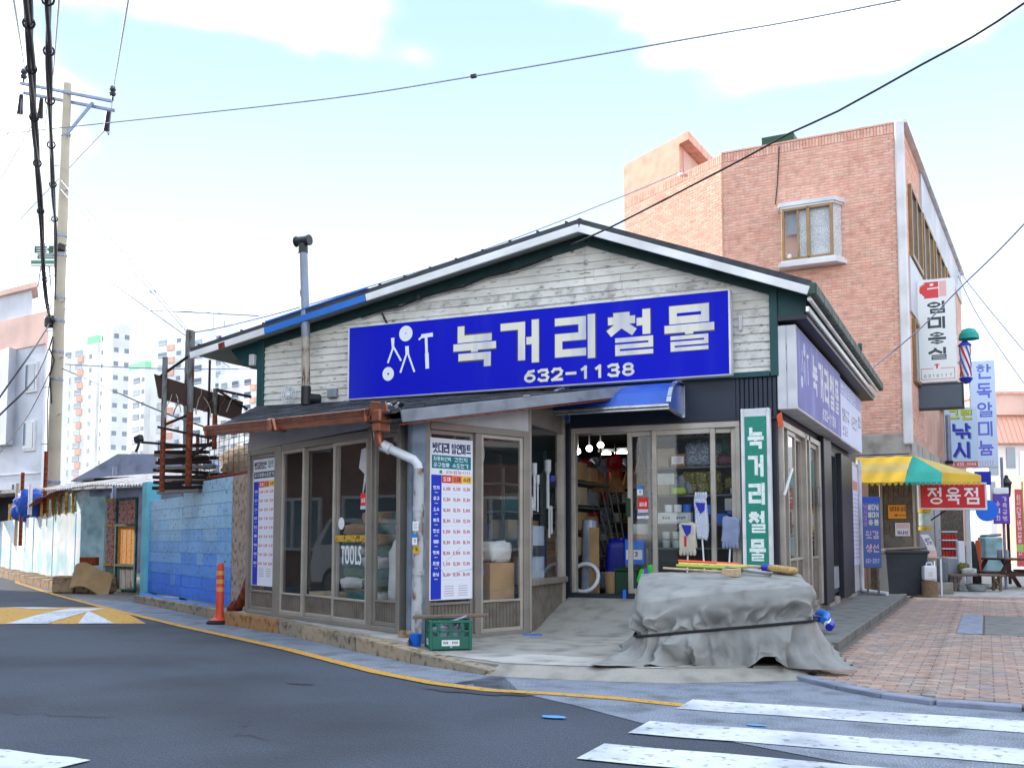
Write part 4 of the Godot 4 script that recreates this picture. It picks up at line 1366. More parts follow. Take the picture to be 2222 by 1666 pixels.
func traffic_post() -> void:
	var o := thing("traffic_post", "orange flexible traffic post with a black rubber foot by the kerb", "traffic post", Vector3(-7.62, 0, 1.32))
	part("foot", MB.new().lathe(Vector3.ZERO, [Vector2(0, 0), Vector2(0.18, 0), Vector2(0.185, 0.03), Vector2(0.15, 0.055), Vector2(0, 0.06)], 20), M.road_rubber, o)
	part("post", MB.new().lathe(Vector3.ZERO, [Vector2(0.13, 0.058), Vector2(0.115, 0.075), Vector2(0.065, 0.1), Vector2(0.056, 0.14), Vector2(0.052, 0.6), Vector2(0.046, 0.83), Vector2(0.036, 0.86), Vector2(0, 0.868)], 16), M.post_orange, o)
	for y in [0.46, 0.57, 0.69]:
		part("reflector_band", MB.new().lathe(Vector3(0, y, 0), [Vector2(0.054, 0), Vector2(0.0585, 0.002), Vector2(0.057, 0.06), Vector2(0.05, 0.062)], 16), M.reflector, o)

func gate_and_far_wall() -> void:
	# two-leaf gate standing open at the yard entrance
	var a := Vector2(-16.36, -4.96)
	var b := Vector2(-14.76, -4.37)
	for k in 2:
		var o := thing("gate_leaf", ["rusty gate leaf with yellow rails, left of the pair", "gate leaf with a dark teal frame and orange lower boards"][k], "gate", _p(a if k == 0 else a.lerp(b, 0.38), 0.02), 0.0, "yard gate leaves")
		var w := 0.62 if k == 0 else 1.05
		var x := face(Vector2.ZERO, (b - a)) if k == 1 else face(Vector2.ZERO, (b - a) + Vector2(0.2, -0.5))
		var fm: Material = M.gate_teal if k else M.yellow_bar
		var bars := [[0.03, 1.06, 0.06, 2.12], [w - 0.03, 1.06, 0.06, 2.12], [w * 0.5, 2.09, w, 0.06], [w * 0.5, 1.5, w, 0.05], [w * 0.5, 0.6, w, 0.05], [w * 0.5, 0.03, w, 0.06]]
		for i in bars.size():
			var q: Array = bars[i]
			part("frame_bar", MB.new(x).box(Vector3(q[0], q[1], 0.02), Vector3(q[2] if i < 2 else q[2] - 0.125, q[3], 0.05)), M.gate_teal if k or i < 2 else fm, o)
		for i in 8:
			var s := 0.07 + (w - 0.14) * (i + 0.5) / 8
			for lv in 3:
				var y0: float = [0.07, 0.63, 1.53][lv]
				var y1: float = [0.57, 1.47, 2.05][lv]
				var m: Material = M.gate_rust
				if k == 1 and lv == 1:
					m = M.gate_orange
				elif lv == 0:
					m = M.grey_pipe
				part("board", MB.new(x).box(Vector3(s, (y0 + y1) / 2, -0.01 + 0.004 * (i % 2)), Vector3((w - 0.14) / 8 - 0.008, y1 - y0, 0.018)), m, o)
	# yard dark behind the gate: things stacked inside
	var yd := thing("yard_shed", "dark open shed seen behind the gate", "shed", Vector3(-15.6, 0, -8.5))
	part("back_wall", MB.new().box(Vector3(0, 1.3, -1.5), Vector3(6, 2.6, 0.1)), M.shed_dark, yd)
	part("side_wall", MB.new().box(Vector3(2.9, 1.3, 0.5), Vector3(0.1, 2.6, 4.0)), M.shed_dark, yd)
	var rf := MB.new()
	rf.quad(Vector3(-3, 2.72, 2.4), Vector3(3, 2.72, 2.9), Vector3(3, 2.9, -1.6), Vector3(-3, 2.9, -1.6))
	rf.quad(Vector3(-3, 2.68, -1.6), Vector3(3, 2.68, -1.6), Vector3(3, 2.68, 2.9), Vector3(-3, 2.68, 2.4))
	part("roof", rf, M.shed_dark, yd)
	for k in 5:
		one("white_bucket", MB.new().lathe(Vector3.ZERO, [Vector2(0, 0), Vector2(0.13, 0), Vector2(0.16, 0.3), Vector2(0.15, 0.3), Vector2(0.12, 0.03)], 12), M.white_plastic if k % 2 else M.red_plastic, ["white pail in the gap beside the gate, on the ground", "red pail wedged beside the gate", "white pail second up in the gap beside the gate", "small red pail high in the gap beside the gate", "white pail topmost in the gap beside the gate"][k], "bucket", Vector3(-14.15 + 0.05 * (k % 2), 0.02 + k * 0.36, -4.35))
	# corrugated sheet roof over the gate
	corrugated("sheet_roof", "sagging white corrugated sheet roof over the gate", [Vector3(-18.9, 2.43, -5.3), Vector3(-13.5, 2.38, -3.5), Vector3(-13.3, 2.75, -5.2), Vector3(-18.6, 2.83, -7.2)], 44, M.corrugated_white)
	corrugated("sheet_roof", "rusted brown corrugated sheet propped over the white wall", [Vector3(-23.4, 2.15, -8.7), Vector3(-19.0, 2.36, -5.7), Vector3(-19.3, 2.6, -6.7), Vector3(-23.6, 2.5, -10.0)], 34, M.corrugated_brown)
	# the white wall up the road
	var w0 := Vector2(-31.5, -14.5)
	var w1 := Vector2(-17.1, -5.0)
	var fw := thing("yard_wall", "long sunlit white wall with blue stains up the left road", "wall", _p(w1, 0))
	var x := face(w0 - w1, Vector2.ZERO)
	var l := w0.distance_to(w1)
	part("wall_face", MB.new(x).box(Vector3(l / 2, 0.98, -0.1), Vector3(l, 1.78, 0.2)), M.white_wall, fw)
	for s in [l - 0.9, l - 4.4, l - 8.2]:
		part("wall_joint", MB.new(x).box(Vector3(s, 0.98, 0.004), Vector3(0.05, 1.7, 0.012)), M.blue_stain, fw)
	part("blue_foot", MB.new(x).box(Vector3(l - 1.0, 0.24, 0.006), Vector3(0.22, 0.3, 0.016)), M.blue_stain, fw)
	part("upper_panel", MB.new(x).box(Vector3(l - 2.6, 2.1, -0.08), Vector3(5.2, 0.5, 0.1)), M.white_wall, fw)
	for k in 6:
		part("strut", MB.new(x).box(Vector3(l - 1.3 - k * 1.05, 2.12, 0.02), Vector3(0.09, 0.56, 0.07)), M.yellow_bar, fw)
	for k in 9:
		part("strut", MB.new(x).box(Vector3(l - 7.4 - k * 0.95, 2.15, -0.05), Vector3(0.08, 0.62, 0.07)), M.yellow_bar if k % 3 else M.rust_pipe, fw)
	one("return_wall", MB.new(face(Vector2.ZERO, Vector2(0.8, 0.05))).box(Vector3(0.4, 1.1, -0.05), Vector3(0.8, 2.2, 0.12)), M.aqua_wall, "short pale aqua wall end beside the gate", "wall", Vector3(-17.1, 0, -4.96))
	var kb := struct_node("kerb")
	for k in 14:
		var t := k / 14.0
		var p := Vector2(-17.2, -4.75).lerp(Vector2(-31.6, -14.0), t)
		var q := Vector2(-17.2, -4.75).lerp(Vector2(-31.6, -14.0), t + 1 / 14.2)
		part("kerb_stone", MB.new().beam(_p(p, 0.09), _p(q, 0.09), 0.5, 0.22 + 0.04 * (k % 3), 0.02), M.tan_kerb, kb)
	one("concrete_block", MB.new().box(Vector3(0, 0.19, 0), Vector3(0.45, 0.38, 0.4), ry(0.5), 0.03), M.tan_kerb, "worn concrete block at the end of the roadside kerb by the gate", "block", Vector3(-16.6, 0, -4.1))
	# bent board and brick
	var bd := MB.new()
	bd.grid(func(u: float, v: float) -> Vector3: return Vector3(lerpf(-0.4, 0.42, u), 0.62 - 0.5 * v - 0.16 * u * u + 0.07 * sin(u * 5.0), 0.35 * v + 0.22 * sin(PI * u) * (1 - v)), 14, 8, false, true)
	bd.grid(func(u: float, v: float) -> Vector3: return Vector3(lerpf(-0.4, 0.42, u), 0.6 - 0.5 * v - 0.16 * u * u + 0.07 * sin(u * 5.0), 0.35 * v + 0.22 * sin(PI * u) * (1 - v)), 14, 8)
	one("bent_board", bd, M.sack_tan, "warped tan board leaning by the gate", "board", Vector3(-15.75, 0.02, -4.1), 0.5)
	one("mound", MB.new().blob(Vector3(0, 0.2, 0), Vector3(0.9, 0.5, 0.6), Basis(), 0.6, 0.3, 4), M.tan_kerb, "heap of rubble under the warped board by the gate", "rubble", Vector3(-15.9, 0, -4.3))
	one("brick", MB.new().box(Vector3(0, 0.09, 0), Vector3(0.36, 0.19, 0.22), ry(0.4), 0.012), M.rust_pipe, "red brown brick lying on the warped board", "brick", Vector3(-16.0, 0.62, -4.2))
	# rods and odds and ends over the wall
	var rods := [[-24.6, -9.6, 1.0, 3.25, "rust_pipe", "thick rust red rod standing behind the white wall, right of two"], [-26.0, -10.6, 1.0, 3.0, "pale_wood", "thin pinkish pole leaning behind the white wall"], [-21.0, -7.3, 1.9, 3.6, "rust_pipe", "thin rust red rod close left of the utility pole"], [-22.6, -8.2, 1.9, 2.75, "white_plastic", "short white pipe behind the white wall"], [-19.6, -8.4, 2.2, 3.2, "steel_galv", "short grey pipe stub beside the utility pole foot"], [-18.2, -8.6, 2.2, 3.9, "steel_galv", "tall galvanised post behind the white sheet roof, first of two"], [-16.4, -8.2, 2.4, 3.9, "white_plastic", "tall white post behind the white sheet roof"], [-15.9, -8.4, 2.4, 3.4, "white_plastic", "short white post behind the white sheet roof"]]
	for r in rods:
		one("rod", MB.new().tube([Vector3(0, r[2], 0), Vector3(0, r[3], 0)], 0.055, 8), M[r[4]], r[5], "rod", Vector3(r[0], 0, r[1]))
	for k in 2:
		one("tarp_bundle", MB.new().blob(Vector3(0, 0.35, 0), Vector3(0.8, 0.75, 0.5), ry(0.6), 0.7, 0.5, 20 + k, 14, 10), M.blue_tarp, ["crumpled blue tarp bundle behind the white wall", "smaller blue tarp bundle under the rusted sheet"][k], "tarp", Vector3(-25.6 + 2.0 * k, 1.8 + 0.1 * k, -10.6 + 1.5 * k))

func corrugated(called: String, label: String, c: Array, waves: int, m: Material) -> void:
	# a wavy sheet over four corners: front left, front right, back right, back left
	var o: Vector3 = c[0]
	var f := func(u: float, v: float, d: float) -> Vector3:
		var p: Vector3 = c[0].lerp(c[1], u).lerp(c[3].lerp(c[2], u), v)
		return p - o + Vector3.UP * (0.02 * sin(u * waves * TAU) - d - 0.03 * sin(u * 9.0) * (1 - v))
	var s := MB.new()
	s.grid(func(u: float, v: float) -> Vector3: return f.call(u, 1.0 - v, 0.0), waves * 6, 3, false, true)
	s.grid(func(u: float, v: float) -> Vector3: return f.call(u, 1.0 - v, 0.015), waves * 6, 3)
	one(called, s, m, label, "roof", o)

# ---------------------------------------------------------------- the shop
const C0 := Vector2(-3.34, 3.28)
const LE := Vector2(-7.2, 1.22)
const RE := Vector2(-2.7, 1.65)
const BE := Vector2(-2.83, 0.05)

func frame(x: Transform3D, bars: Array, d := 0.06, z := 0.0) -> MB:
	# bars [x0, y0, x1, y1] in a wall plane
	var m := MB.new(x)
	for q in bars:
		m.box(Vector3((q[0] + q[2]) / 2, (q[1] + q[3]) / 2, z), Vector3(q[2] - q[0], q[3] - q[1], d), Basis(), 0.005)
	return m

func bars(called: String, x: Transform3D, a: Array, d: float, m: Material, o: Node, z := 0.0) -> void:
	for q in a:
		part(called, frame(x, [q], d, z), m, o)

func window(o: Node, x: Transform3D, x0: float, x1: float, y0: float, y1: float, kick: float, z := 0.0, m: Material = null, st := 0.045) -> MeshInstance3D:
	# a framed light with a pane, and a fluted kick panel under it when kick > y0
	var fm: Material = m if m else M.aluminium
	var bars := [[x0, y0, x0 + st, y1], [x1 - st, y0, x1, y1], [x0 + st, y1 - st, x1 - st, y1], [x0 + st, y0, x1 - st, y0 + st]]
	if kick > y0:
		bars.append([x0 + st, kick - st * 0.6, x1 - st, kick])
	var w := part("window", frame(x, bars, 0.04, z), fm, o)
	# a single sheet of glass
	var gs := MB.new(x)
	var gy0 := maxf(kick, y0 + st) - 0.005
	gs.quad(Vector3(x0 + st - 0.005, gy0, z), Vector3(x1 - st + 0.005, gy0, z), Vector3(x1 - st + 0.005, y1 - st + 0.005, z), Vector3(x0 + st - 0.005, y1 - st + 0.005, z))
	part("pane", gs, M.glass, w)
	if kick > y0:
		var k := MB.new(x)
		k.box(Vector3((x0 + x1) / 2, (y0 + st + kick - st * 0.6) / 2, z - 0.008), Vector3(x1 - x0 - 2 * st + 0.01, kick - st * 1.6 - y0 + 0.01, 0.012))
		var n := int((x1 - x0 - 2 * st) / 0.05)
		for i in n:
			k.box(Vector3(x0 + st + (i + 0.5) * (x1 - x0 - 2 * st) / n, (y0 + st + kick - st * 0.6) / 2, z), Vector3((x1 - x0 - 2 * st) / n - 0.012, kick - st * 1.6 - y0 - 0.004, 0.014), Basis(), 0.004)
		part("kick_panel", k, M.kick, w)
	return w

func shop() -> void:
	var o := thing("hardware_shop", "low hardware shop with cream clapboard gable and glazed corner wing", "shop")
	# gable wall with lapped boards
	var gw := part("gable_wall", MB.new().prism(PackedVector2Array([Vector2(-7.95, 3.22), Vector2(0, 3.22), Vector2(0, 4.36), Vector2(-2.55, 5.29), Vector2(-7.95, 4.33)]), 0.14, Transform3D(Basis(), Vector3(0, 0, -0.15))), M.siding_3, o)
	var xl := func(y: float) -> float: return -7.93 if y < 4.31 else -7.93 + (y - 4.31) / 0.18
	var xr := func(y: float) -> float: return -0.05 if y < 4.34 else -0.05 - (y - 4.34) / 0.365
	var bh := 0.107
	for r in 19:
		var y0 := 3.27 + r * bh
		var y1 := minf(y0 + bh, 5.26)
		if y1 - y0 < 0.03:
			continue
		var cuts := [-1e9, -6.3 + rng.randf_range(-0.5, 0.5), -4.1 + rng.randf_range(-0.6, 0.6), -2.3 + rng.randf_range(-0.5, 0.5), -0.62, 1e9]
		for c in cuts.size() - 1:
			var a0 := maxf(xl.call(y0), cuts[c] + 0.002)
			var b0 := minf(xr.call(y0), cuts[c + 1] - 0.002)
			var a1 := maxf(xl.call(y1), cuts[c] + 0.002)
			var b1 := minf(xr.call(y1), cuts[c + 1] - 0.002)
			if b0 - a0 < 0.08:
				continue
			b1 = maxf(b1, a1 + 0.01)
			var zb := 0.026 + rng.randf_range(-0.003, 0.004)
			var m := MB.new()
			var sag := rng.randf_range(-0.004, 0.004)
			m.quad(Vector3(a0, y0 + sag, zb), Vector3(b0, y0 - sag, zb), Vector3(b1, y1, 0.006), Vector3(a1, y1, 0.006))
			m.quad(Vector3(a0, y0 + sag, -0.01), Vector3(b0, y0 - sag, -0.01), Vector3(b0, y0 - sag, zb), Vector3(a0, y0 + sag, zb))
			m.quad(Vector3(a0, y0 + sag, -0.01), Vector3(a0, y0 + sag, zb), Vector3(a1, y1, 0.006), Vector3(a1, y1, -0.01))
			m.quad(Vector3(b0, y0 - sag, zb), Vector3(b0, y0 - sag, -0.01), Vector3(b1, y1, -0.01), Vector3(b1, y1, 0.006))
			var worn := (c == 4 and r > 0 and r < 8) or (y0 > 4.35 and y0 < 4.62 and rng.randf() < 0.5)
			part("siding_board", m, M.siding_worn if worn else M["siding_%d" % (rng.randi() % 4)], gw)
	# teal trims
	part("corner_trim", MB.new().box(Vector3(-7.99, 3.8, 0.02), Vector3(0.12, 1.1, 0.09), Basis(), 0.006), M.teal, o)
	part("corner_trim", MB.new().box(Vector3(-0.01, 3.8, 0.02), Vector3(0.1, 1.12, 0.09), Basis(), 0.006), M.teal, o)
	part("sill_trim", MB.new().box(Vector3(-1.42, 3.275, 0.035), Vector3(2.7, 0.07, 0.07), Basis(), 0.006), M.teal, o)
	part("eave_panel", MB.new().prism(PackedVector2Array([Vector2(0.04, 3.95), Vector2(0.36, 3.93), Vector2(0.4, 4.22), Vector2(0.04, 4.34)]), 0.05, Transform3D(Basis(), Vector3(0, 0, -0.02))), M.teal, o)
	part("eave_panel", MB.new().prism(PackedVector2Array([Vector2(-8.05, 4.33), Vector2(-8.6, 4.23), Vector2(-8.36, 3.97), Vector2(-8.05, 3.95)]), 0.05, Transform3D(Basis(), Vector3(0, 0, -0.02))), M.teal, o)
	part("barge_board", MB.new().beam(Vector3(-8.0, 4.27, 0.03), Vector3(-2.52, 5.27, 0.03), 0.05, 0.13), M.teal_shaded, o)
	part("barge_board", MB.new().beam(Vector3(-2.5, 5.27, 0.032), Vector3(0.0, 4.33, 0.032), 0.05, 0.13), M.teal_shaded, o)
	part("junction_box", MB.new().box(Vector3(-8.12, 4.02, 0.08), Vector3(0.1, 0.18, 0.08), Basis(), 0.01), M.sign_side, o)
	# roof of two uneven slopes
	var rf := MB.new()
	var back := Transform3D(Basis(), Vector3(0, 0, -8.6))
	rf.prism(PackedVector2Array([Vector2(-9.12, 4.15), Vector2(-2.5, 5.385), Vector2(-2.5, 5.49), Vector2(-9.15, 4.25)]), 8.95, back)
	rf.prism(PackedVector2Array([Vector2(-2.495, 5.385), Vector2(0.46, 4.235), Vector2(0.5, 4.335), Vector2(-2.495, 5.49)]), 8.95, back)
	var roof := part("roof", rf, M.roof_dark, o)
	for i in 16:
		var x := -9.0 + i * 0.42
		part("roof_seam", MB.new().beam(Vector3(x, 4.27 + (x + 9.12) * 0.187, 0.33), Vector3(x, 4.27 + (x + 9.12) * 0.187, -8.55), 0.03, 0.035), M.roof_dark, roof)
	part("ridge_cap", MB.new().tube([Vector3(-2.5, 5.465, 0.34), Vector3(-2.5, 5.465, -8.6)], 0.04, 8), M.roof_dark, roof)
	part("roof_sheet", MB.new().prism(PackedVector2Array([Vector2(-7.67, 4.525), Vector2(-5.84, 4.868), Vector2(-5.84, 4.893), Vector2(-7.67, 4.55)]), 1.6, Transform3D(Basis(), Vector3(0, 0, -1.23))), M.fascia_blue, roof)
	var so := MB.new()
	so.quad(Vector3(-9.1, 4.135, -8.5), Vector3(-2.5, 5.37, -8.5), Vector3(-2.5, 5.37, 0.34), Vector3(-9.1, 4.135, 0.34))
	so.quad(Vector3(-2.5, 5.37, -8.5), Vector3(0.44, 4.225, -8.5), Vector3(0.44, 4.225, 0.34), Vector3(-2.5, 5.37, 0.34))
	part("soffit", so, M.soffit, o)
	var L := func(x: float) -> float: return 4.125 + (x + 9.12) * 0.1866
	for q in [[-9.13, -7.68, "fascia_white"], [-7.67, -5.85, "fascia_blue"], [-5.84, -2.5, "fascia_white"]]:
		part("fascia_board", MB.new().beam(Vector3(q[0], L.call(q[0]), 0.365), Vector3(q[1], L.call(q[1]), 0.365), 0.03, 0.105, 0.004), M[q[2]], o)
	part("fascia_board", MB.new().beam(Vector3(-2.495, 5.355, 0.367), Vector3(0.47, 4.205, 0.367), 0.03, 0.105, 0.004), M.fascia_white, o)
	part("fascia_rust", MB.new().beam(Vector3(-8.55, L.call(-8.55) - 0.01, 0.383), Vector3(-8.43, L.call(-8.43) - 0.01, 0.383), 0.01, 0.09), M.rusty_edge, o)
	for k in 13:
		part("eave_gutter", MB.new().box(Vector3(0.5, 4.23, 0.02 - k * 0.69), Vector3(0.13, 0.16, 0.68), Basis(), 0.02), M.gutter_green, o)
	part("eave_strip", MB.new().box(Vector3(0.42, 4.03, -4.1), Vector3(0.05, 0.08, 8.5), Basis(), 0.01), M.silver, o)
	part("eave_strip", MB.new().tube([Vector3(0.47, 4.12, 0.3), Vector3(0.47, 4.12, -8.4)], 0.03, 6), M.fascia_white, o)
	part("eave_soffit", MB.new().box(Vector3(0.2, 3.96, -4.15), Vector3(0.4, 0.06, 8.4)), M.navy_post, o)
	part("roof_clip", MB.new().box(Vector3(0.55, 4.35, -4.6), Vector3(0.06, 0.12, 0.08)), M.gutter_green, o)
	# walls
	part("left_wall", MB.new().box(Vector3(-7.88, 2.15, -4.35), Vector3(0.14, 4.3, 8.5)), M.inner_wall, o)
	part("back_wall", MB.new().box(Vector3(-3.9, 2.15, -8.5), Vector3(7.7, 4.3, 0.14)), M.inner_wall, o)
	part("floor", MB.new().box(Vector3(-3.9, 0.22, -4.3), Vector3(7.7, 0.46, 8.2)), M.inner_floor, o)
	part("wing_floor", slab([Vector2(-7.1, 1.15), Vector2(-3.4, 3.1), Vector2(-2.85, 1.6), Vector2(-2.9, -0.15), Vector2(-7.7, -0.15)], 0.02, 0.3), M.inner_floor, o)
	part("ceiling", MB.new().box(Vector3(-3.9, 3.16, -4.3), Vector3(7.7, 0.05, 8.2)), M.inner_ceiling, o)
	# navy band over the door
	part("door_band", MB.new().box(Vector3(-1.68, 2.98, 0.0), Vector3(2.34, 0.52, 0.06)), M.navy, o)
	for k in 9:
		part("slat", MB.new().box(Vector3(-0.485 + k * 0.058, 2.98, 0.0), Vector3(0.052, 0.52, 0.05), Basis(), 0.008), M.navy, o)
	part("band_edge", MB.new().box(Vector3(-1.4, 2.715, 0.02), Vector3(2.8, 0.03, 0.08)), M.black_plastic, o)
	# door front
	var front := Transform3D()
	part("door_post", MB.new().box(Vector3(-2.81, 1.6, 0.0), Vector3(0.12, 2.3, 0.14), Basis(), 0.01), M.navy_post, o)
	part("door_sill", MB.new().box(Vector3(-1.65, 0.44, 0.02), Vector3(2.4, 0.09, 0.14), Basis(), 0.008), M.navy_post, o)
	part("front_base", MB.new().box(Vector3(-1.4, 0.24, -0.02), Vector3(2.8, 0.4, 0.1)), M.dark_concrete, o)
	bars("door_frame", front, [[-2.75, 2.62, -0.46, 2.7], [-2.75, 0.49, -2.69, 2.62], [-0.52, 0.49, -0.46, 2.62]], 0.1, M.aluminium, o, 0.0)
	for q in [[-1.97, -1.57, -0.02], [-1.62, -0.78, 0.02], [-0.86, -0.52, -0.021]]:
		window(o, front, q[0], q[1], 0.49, 2.62, 0.0, q[2], M.aluminium, 0.065)
	part("door_pull", MB.new().box(Vector3(-1.955, 1.62, 0.02), Vector3(0.06, 0.24, 0.03), Basis(), 0.005), M.dark_green, o)
	part("corner_post", MB.new().box(Vector3(-0.22, 1.6, -0.05), Vector3(0.42, 2.3, 0.1)), M.navy_post, o)
	# side street wall: sliding doors, posts
	var sx := face(Vector2(0, 0), Vector2(0, -8.9))
	part("side_base", MB.new(sx).box(Vector3(4.4, 0.12, -0.06), Vector3(8.6, 0.22, 0.14)), M.concrete, o)
	part("side_head", MB.new(sx).box(Vector3(4.3, 3.45, -0.06), Vector3(8.5, 1.5, 0.12)), M.navy, o)
	bars("side_frame", sx, [[0.1, 0.23, 0.18, 2.7], [1.93, 0.23, 2.02, 2.7], [2.25, 0.23, 2.36, 2.7], [3.2, 0.23, 3.4, 2.7], [0.18, 2.62, 3.2, 2.7]], 0.1, M.aluminium, o, 0.0)
	window(o, sx, 0.18, 0.62, 0.23, 2.62, 0.95, -0.03, M.aluminium, 0.06)
	window(o, sx, 0.56, 1.18, 0.23, 2.62, 0.95, 0.01, M.aluminium, 0.06)
	window(o, sx, 1.12, 1.93, 0.23, 2.62, 0.95, -0.03, M.aluminium, 0.06)
	var sd := window(o, sx, 2.36, 3.2, 0.23, 2.62, 0.95, 0.0, M.aluminium_dark, 0.07)
	part("handle", MB.new(sx).box(Vector3(3.05, 1.85, 0.06), Vector3(0.05, 0.3, 0.06), Basis(), 0.012), M.silver, sd)
	part("side_post", MB.new(sx).box(Vector3(3.88, 1.5, 0.03), Vector3(0.86, 2.6, 0.12), Basis(), 0.01), M.navy_post, o)
	var sd2 := window(o, sx, 4.45, 5.6, 0.3, 2.7, 0.75, -0.02, M.navy_post, 0.09)
	part("kick_board", MB.new(sx).box(Vector3(5.02, 0.56, 0.0), Vector3(0.96, 0.36, 0.03)), M.grey_sheet, sd2)
	part("side_post", MB.new(sx).box(Vector3(6.45, 1.45, 0.02), Vector3(1.6, 2.5, 0.12), Basis(), 0.01), M.navy_post, o)
	part("side_panel", MB.new(sx).box(Vector3(8.05, 1.45, -0.02), Vector3(1.5, 2.5, 0.08)), M.wing_panel, o)
	wing(o)

func wing(o: Node3D) -> void:
	var xl := face(LE, C0)
	# left face: poster window, three sliding lights, a narrow light by the corner
	bars("wing_frame", xl, [[0.0, 0.17, 0.07, 2.46], [0.9, 0.17, 1.1, 2.46], [3.44, 0.17, 3.545, 2.5], [4.1, 0.17, 4.18, 2.5]], 0.1, M.aluminium_dark, o)
	bars("wing_head", xl, [[0.07, 2.38, 0.9, 2.46], [1.1, 2.38, 3.44, 2.47], [3.545, 2.4, 4.1, 2.5]], 0.09, M.aluminium_dark, o)
	bars("wing_sill", xl, [[0.07, 0.17, 0.9, 0.225], [1.1, 0.17, 3.44, 0.225], [3.545, 0.17, 4.1, 0.225]], 0.1, M.aluminium_dark, o)
	window(o, xl, 0.07, 0.9, 0.225, 2.38, 0.5, 0.0, M.aluminium_dark, 0.05)
	window(o, xl, 1.1, 1.775, 0.225, 2.38, 0.5, 0.02, M.aluminium, 0.045)
	window(o, xl, 1.72, 2.63, 0.225, 2.38, 0.5, -0.022, M.aluminium, 0.045)
	window(o, xl, 2.575, 3.44, 0.225, 2.38, 0.5, 0.02, M.aluminium, 0.045)
	window(o, xl, 3.545, 4.1, 0.225, 2.4, 0.52, 0.0, M.aluminium_dark, 0.05)
	var up := MB.new(xl)
	up.prism(PackedVector2Array([Vector2(0.0, 2.46), Vector2(4.3, 2.5), Vector2(4.3, 2.58), Vector2(0.0, 2.78)]), 0.05, Transform3D(Basis(), Vector3(0, 0, -0.02)))
	part("wing_panel", up, M.wing_panel, o)
	part("wing_post", MB.new().box(Vector3(C0.x + 0.02, 1.33, C0.y - 0.04), Vector3(0.17, 2.5, 0.17), ry(-0.75), 0.012), M.wing_post, o)
	# right face: poster window and a display window
	var xr := face(C0, RE)
	bars("wing_frame", xr, [[0.13, 0.08, 0.2, 2.5], [0.88, 0.08, 0.97, 2.42], [1.66, 0.08, 1.75, 2.5]], 0.1, M.aluminium_dark, o)
	bars("wing_head", xr, [[0.2, 2.42, 1.66, 2.5]], 0.11, M.aluminium_dark, o)
	bars("wing_sill", xr, [[0.2, 0.08, 0.88, 0.13], [0.97, 0.08, 1.66, 0.13]], 0.1, M.aluminium_dark, o)
	window(o, xr, 0.2, 0.88, 0.13, 2.42, 0.5, -0.01, M.aluminium_dark, 0.05)
	window(o, xr, 0.97, 1.66, 0.13, 2.42, 0.5, 0.01, M.aluminium, 0.045)
	var wd := MB.new(xr)
	wd.prism(PackedVector2Array([Vector2(0.15, 2.5), Vector2(1.75, 2.5), Vector2(1.75, 2.93), Vector2(0.15, 2.55)]), 0.05, Transform3D(Basis(), Vector3(0, 0, -0.02)))
	part("wing_panel", wd, M.wing_panel, o)
	# short face that runs back to the door
	var xp := face(RE, BE)
	bars("wing_frame", xp, [[0.0, 0.1, 0.06, 2.95], [1.36, 0.3, 1.46, 2.95]], 0.09, M.aluminium, o)
	bars("wing_head", xp, [[0.06, 2.6, 1.36, 2.95]], 0.08, M.aluminium_dark, o)
	bars("wing_sill", xp, [[0.06, 0.64, 1.46, 0.71]], 0.13, M.aluminium_dark, o, 0.01)
	var gs := MB.new(xp)
	gs.quad(Vector3(0.05, 0.7, 0), Vector3(1.37, 0.7, 0), Vector3(1.37, 2.61, 0), Vector3(0.05, 2.61, 0))
	part("pane", gs, M.glass, o)
	var kp := MB.new(xp)
	kp.box(Vector3(0.72, 0.36, -0.01), Vector3(1.4, 0.56, 0.02))
	part("kick_base", kp, M.aluminium_dark, o)
	for i in 17:
		part("kick_slat", MB.new(xp).box(Vector3(0.1 + i * 0.08, 0.36, 0.008), Vector3(0.062, 0.55, 0.024), Basis(), 0.006), M.kick, o)
	# closing wall at the far left end
	part("end_wall", MB.new(face(Vector2(-7.75, -0.1), LE)).box(Vector3(0.72, 1.5, -0.06), Vector3(1.44, 2.66, 0.1)), M.wing_panel, o)
	part("end_strip", MB.new(face(Vector2(-7.75, -0.1), LE)).box(Vector3(1.41, 1.5, 0.0), Vector3(0.05, 2.66, 0.06)), M.pipe_white, o)
	# lean-to roof with shingles
	var TL := Vector3(-8.05, 3.30, 0.0)
	var TR := Vector3(-1.75, 3.23, 0.0)
	var EL := Vector3(-7.66, 2.80, 1.42)
	var ER := Vector3(-3.2, 2.53, 3.8)
	var R := func(u: float, v: float) -> Vector3: return TL.lerp(TR, u).lerp(EL.lerp(ER, u), v)
	var deck := MB.new()
	deck.grid(func(u: float, v: float) -> Vector3: return R.call(u, v) + Vector3(0, -0.012, 0), 8, 6, false, true)
	deck.grid(func(u: float, v: float) -> Vector3: return R.call(u, v) + Vector3(0, -0.07, 0), 8, 6)
	for e in 2:
		deck.grid(func(u: float, v: float) -> Vector3: return R.call(float(e), u) + Vector3(0, -0.012 - 0.058 * v, 0), 6, 1, false, e == 1)
	var wr := part("wing_roof", deck, M.shingle_3, o)
	var rows := 9
	var cols := 24
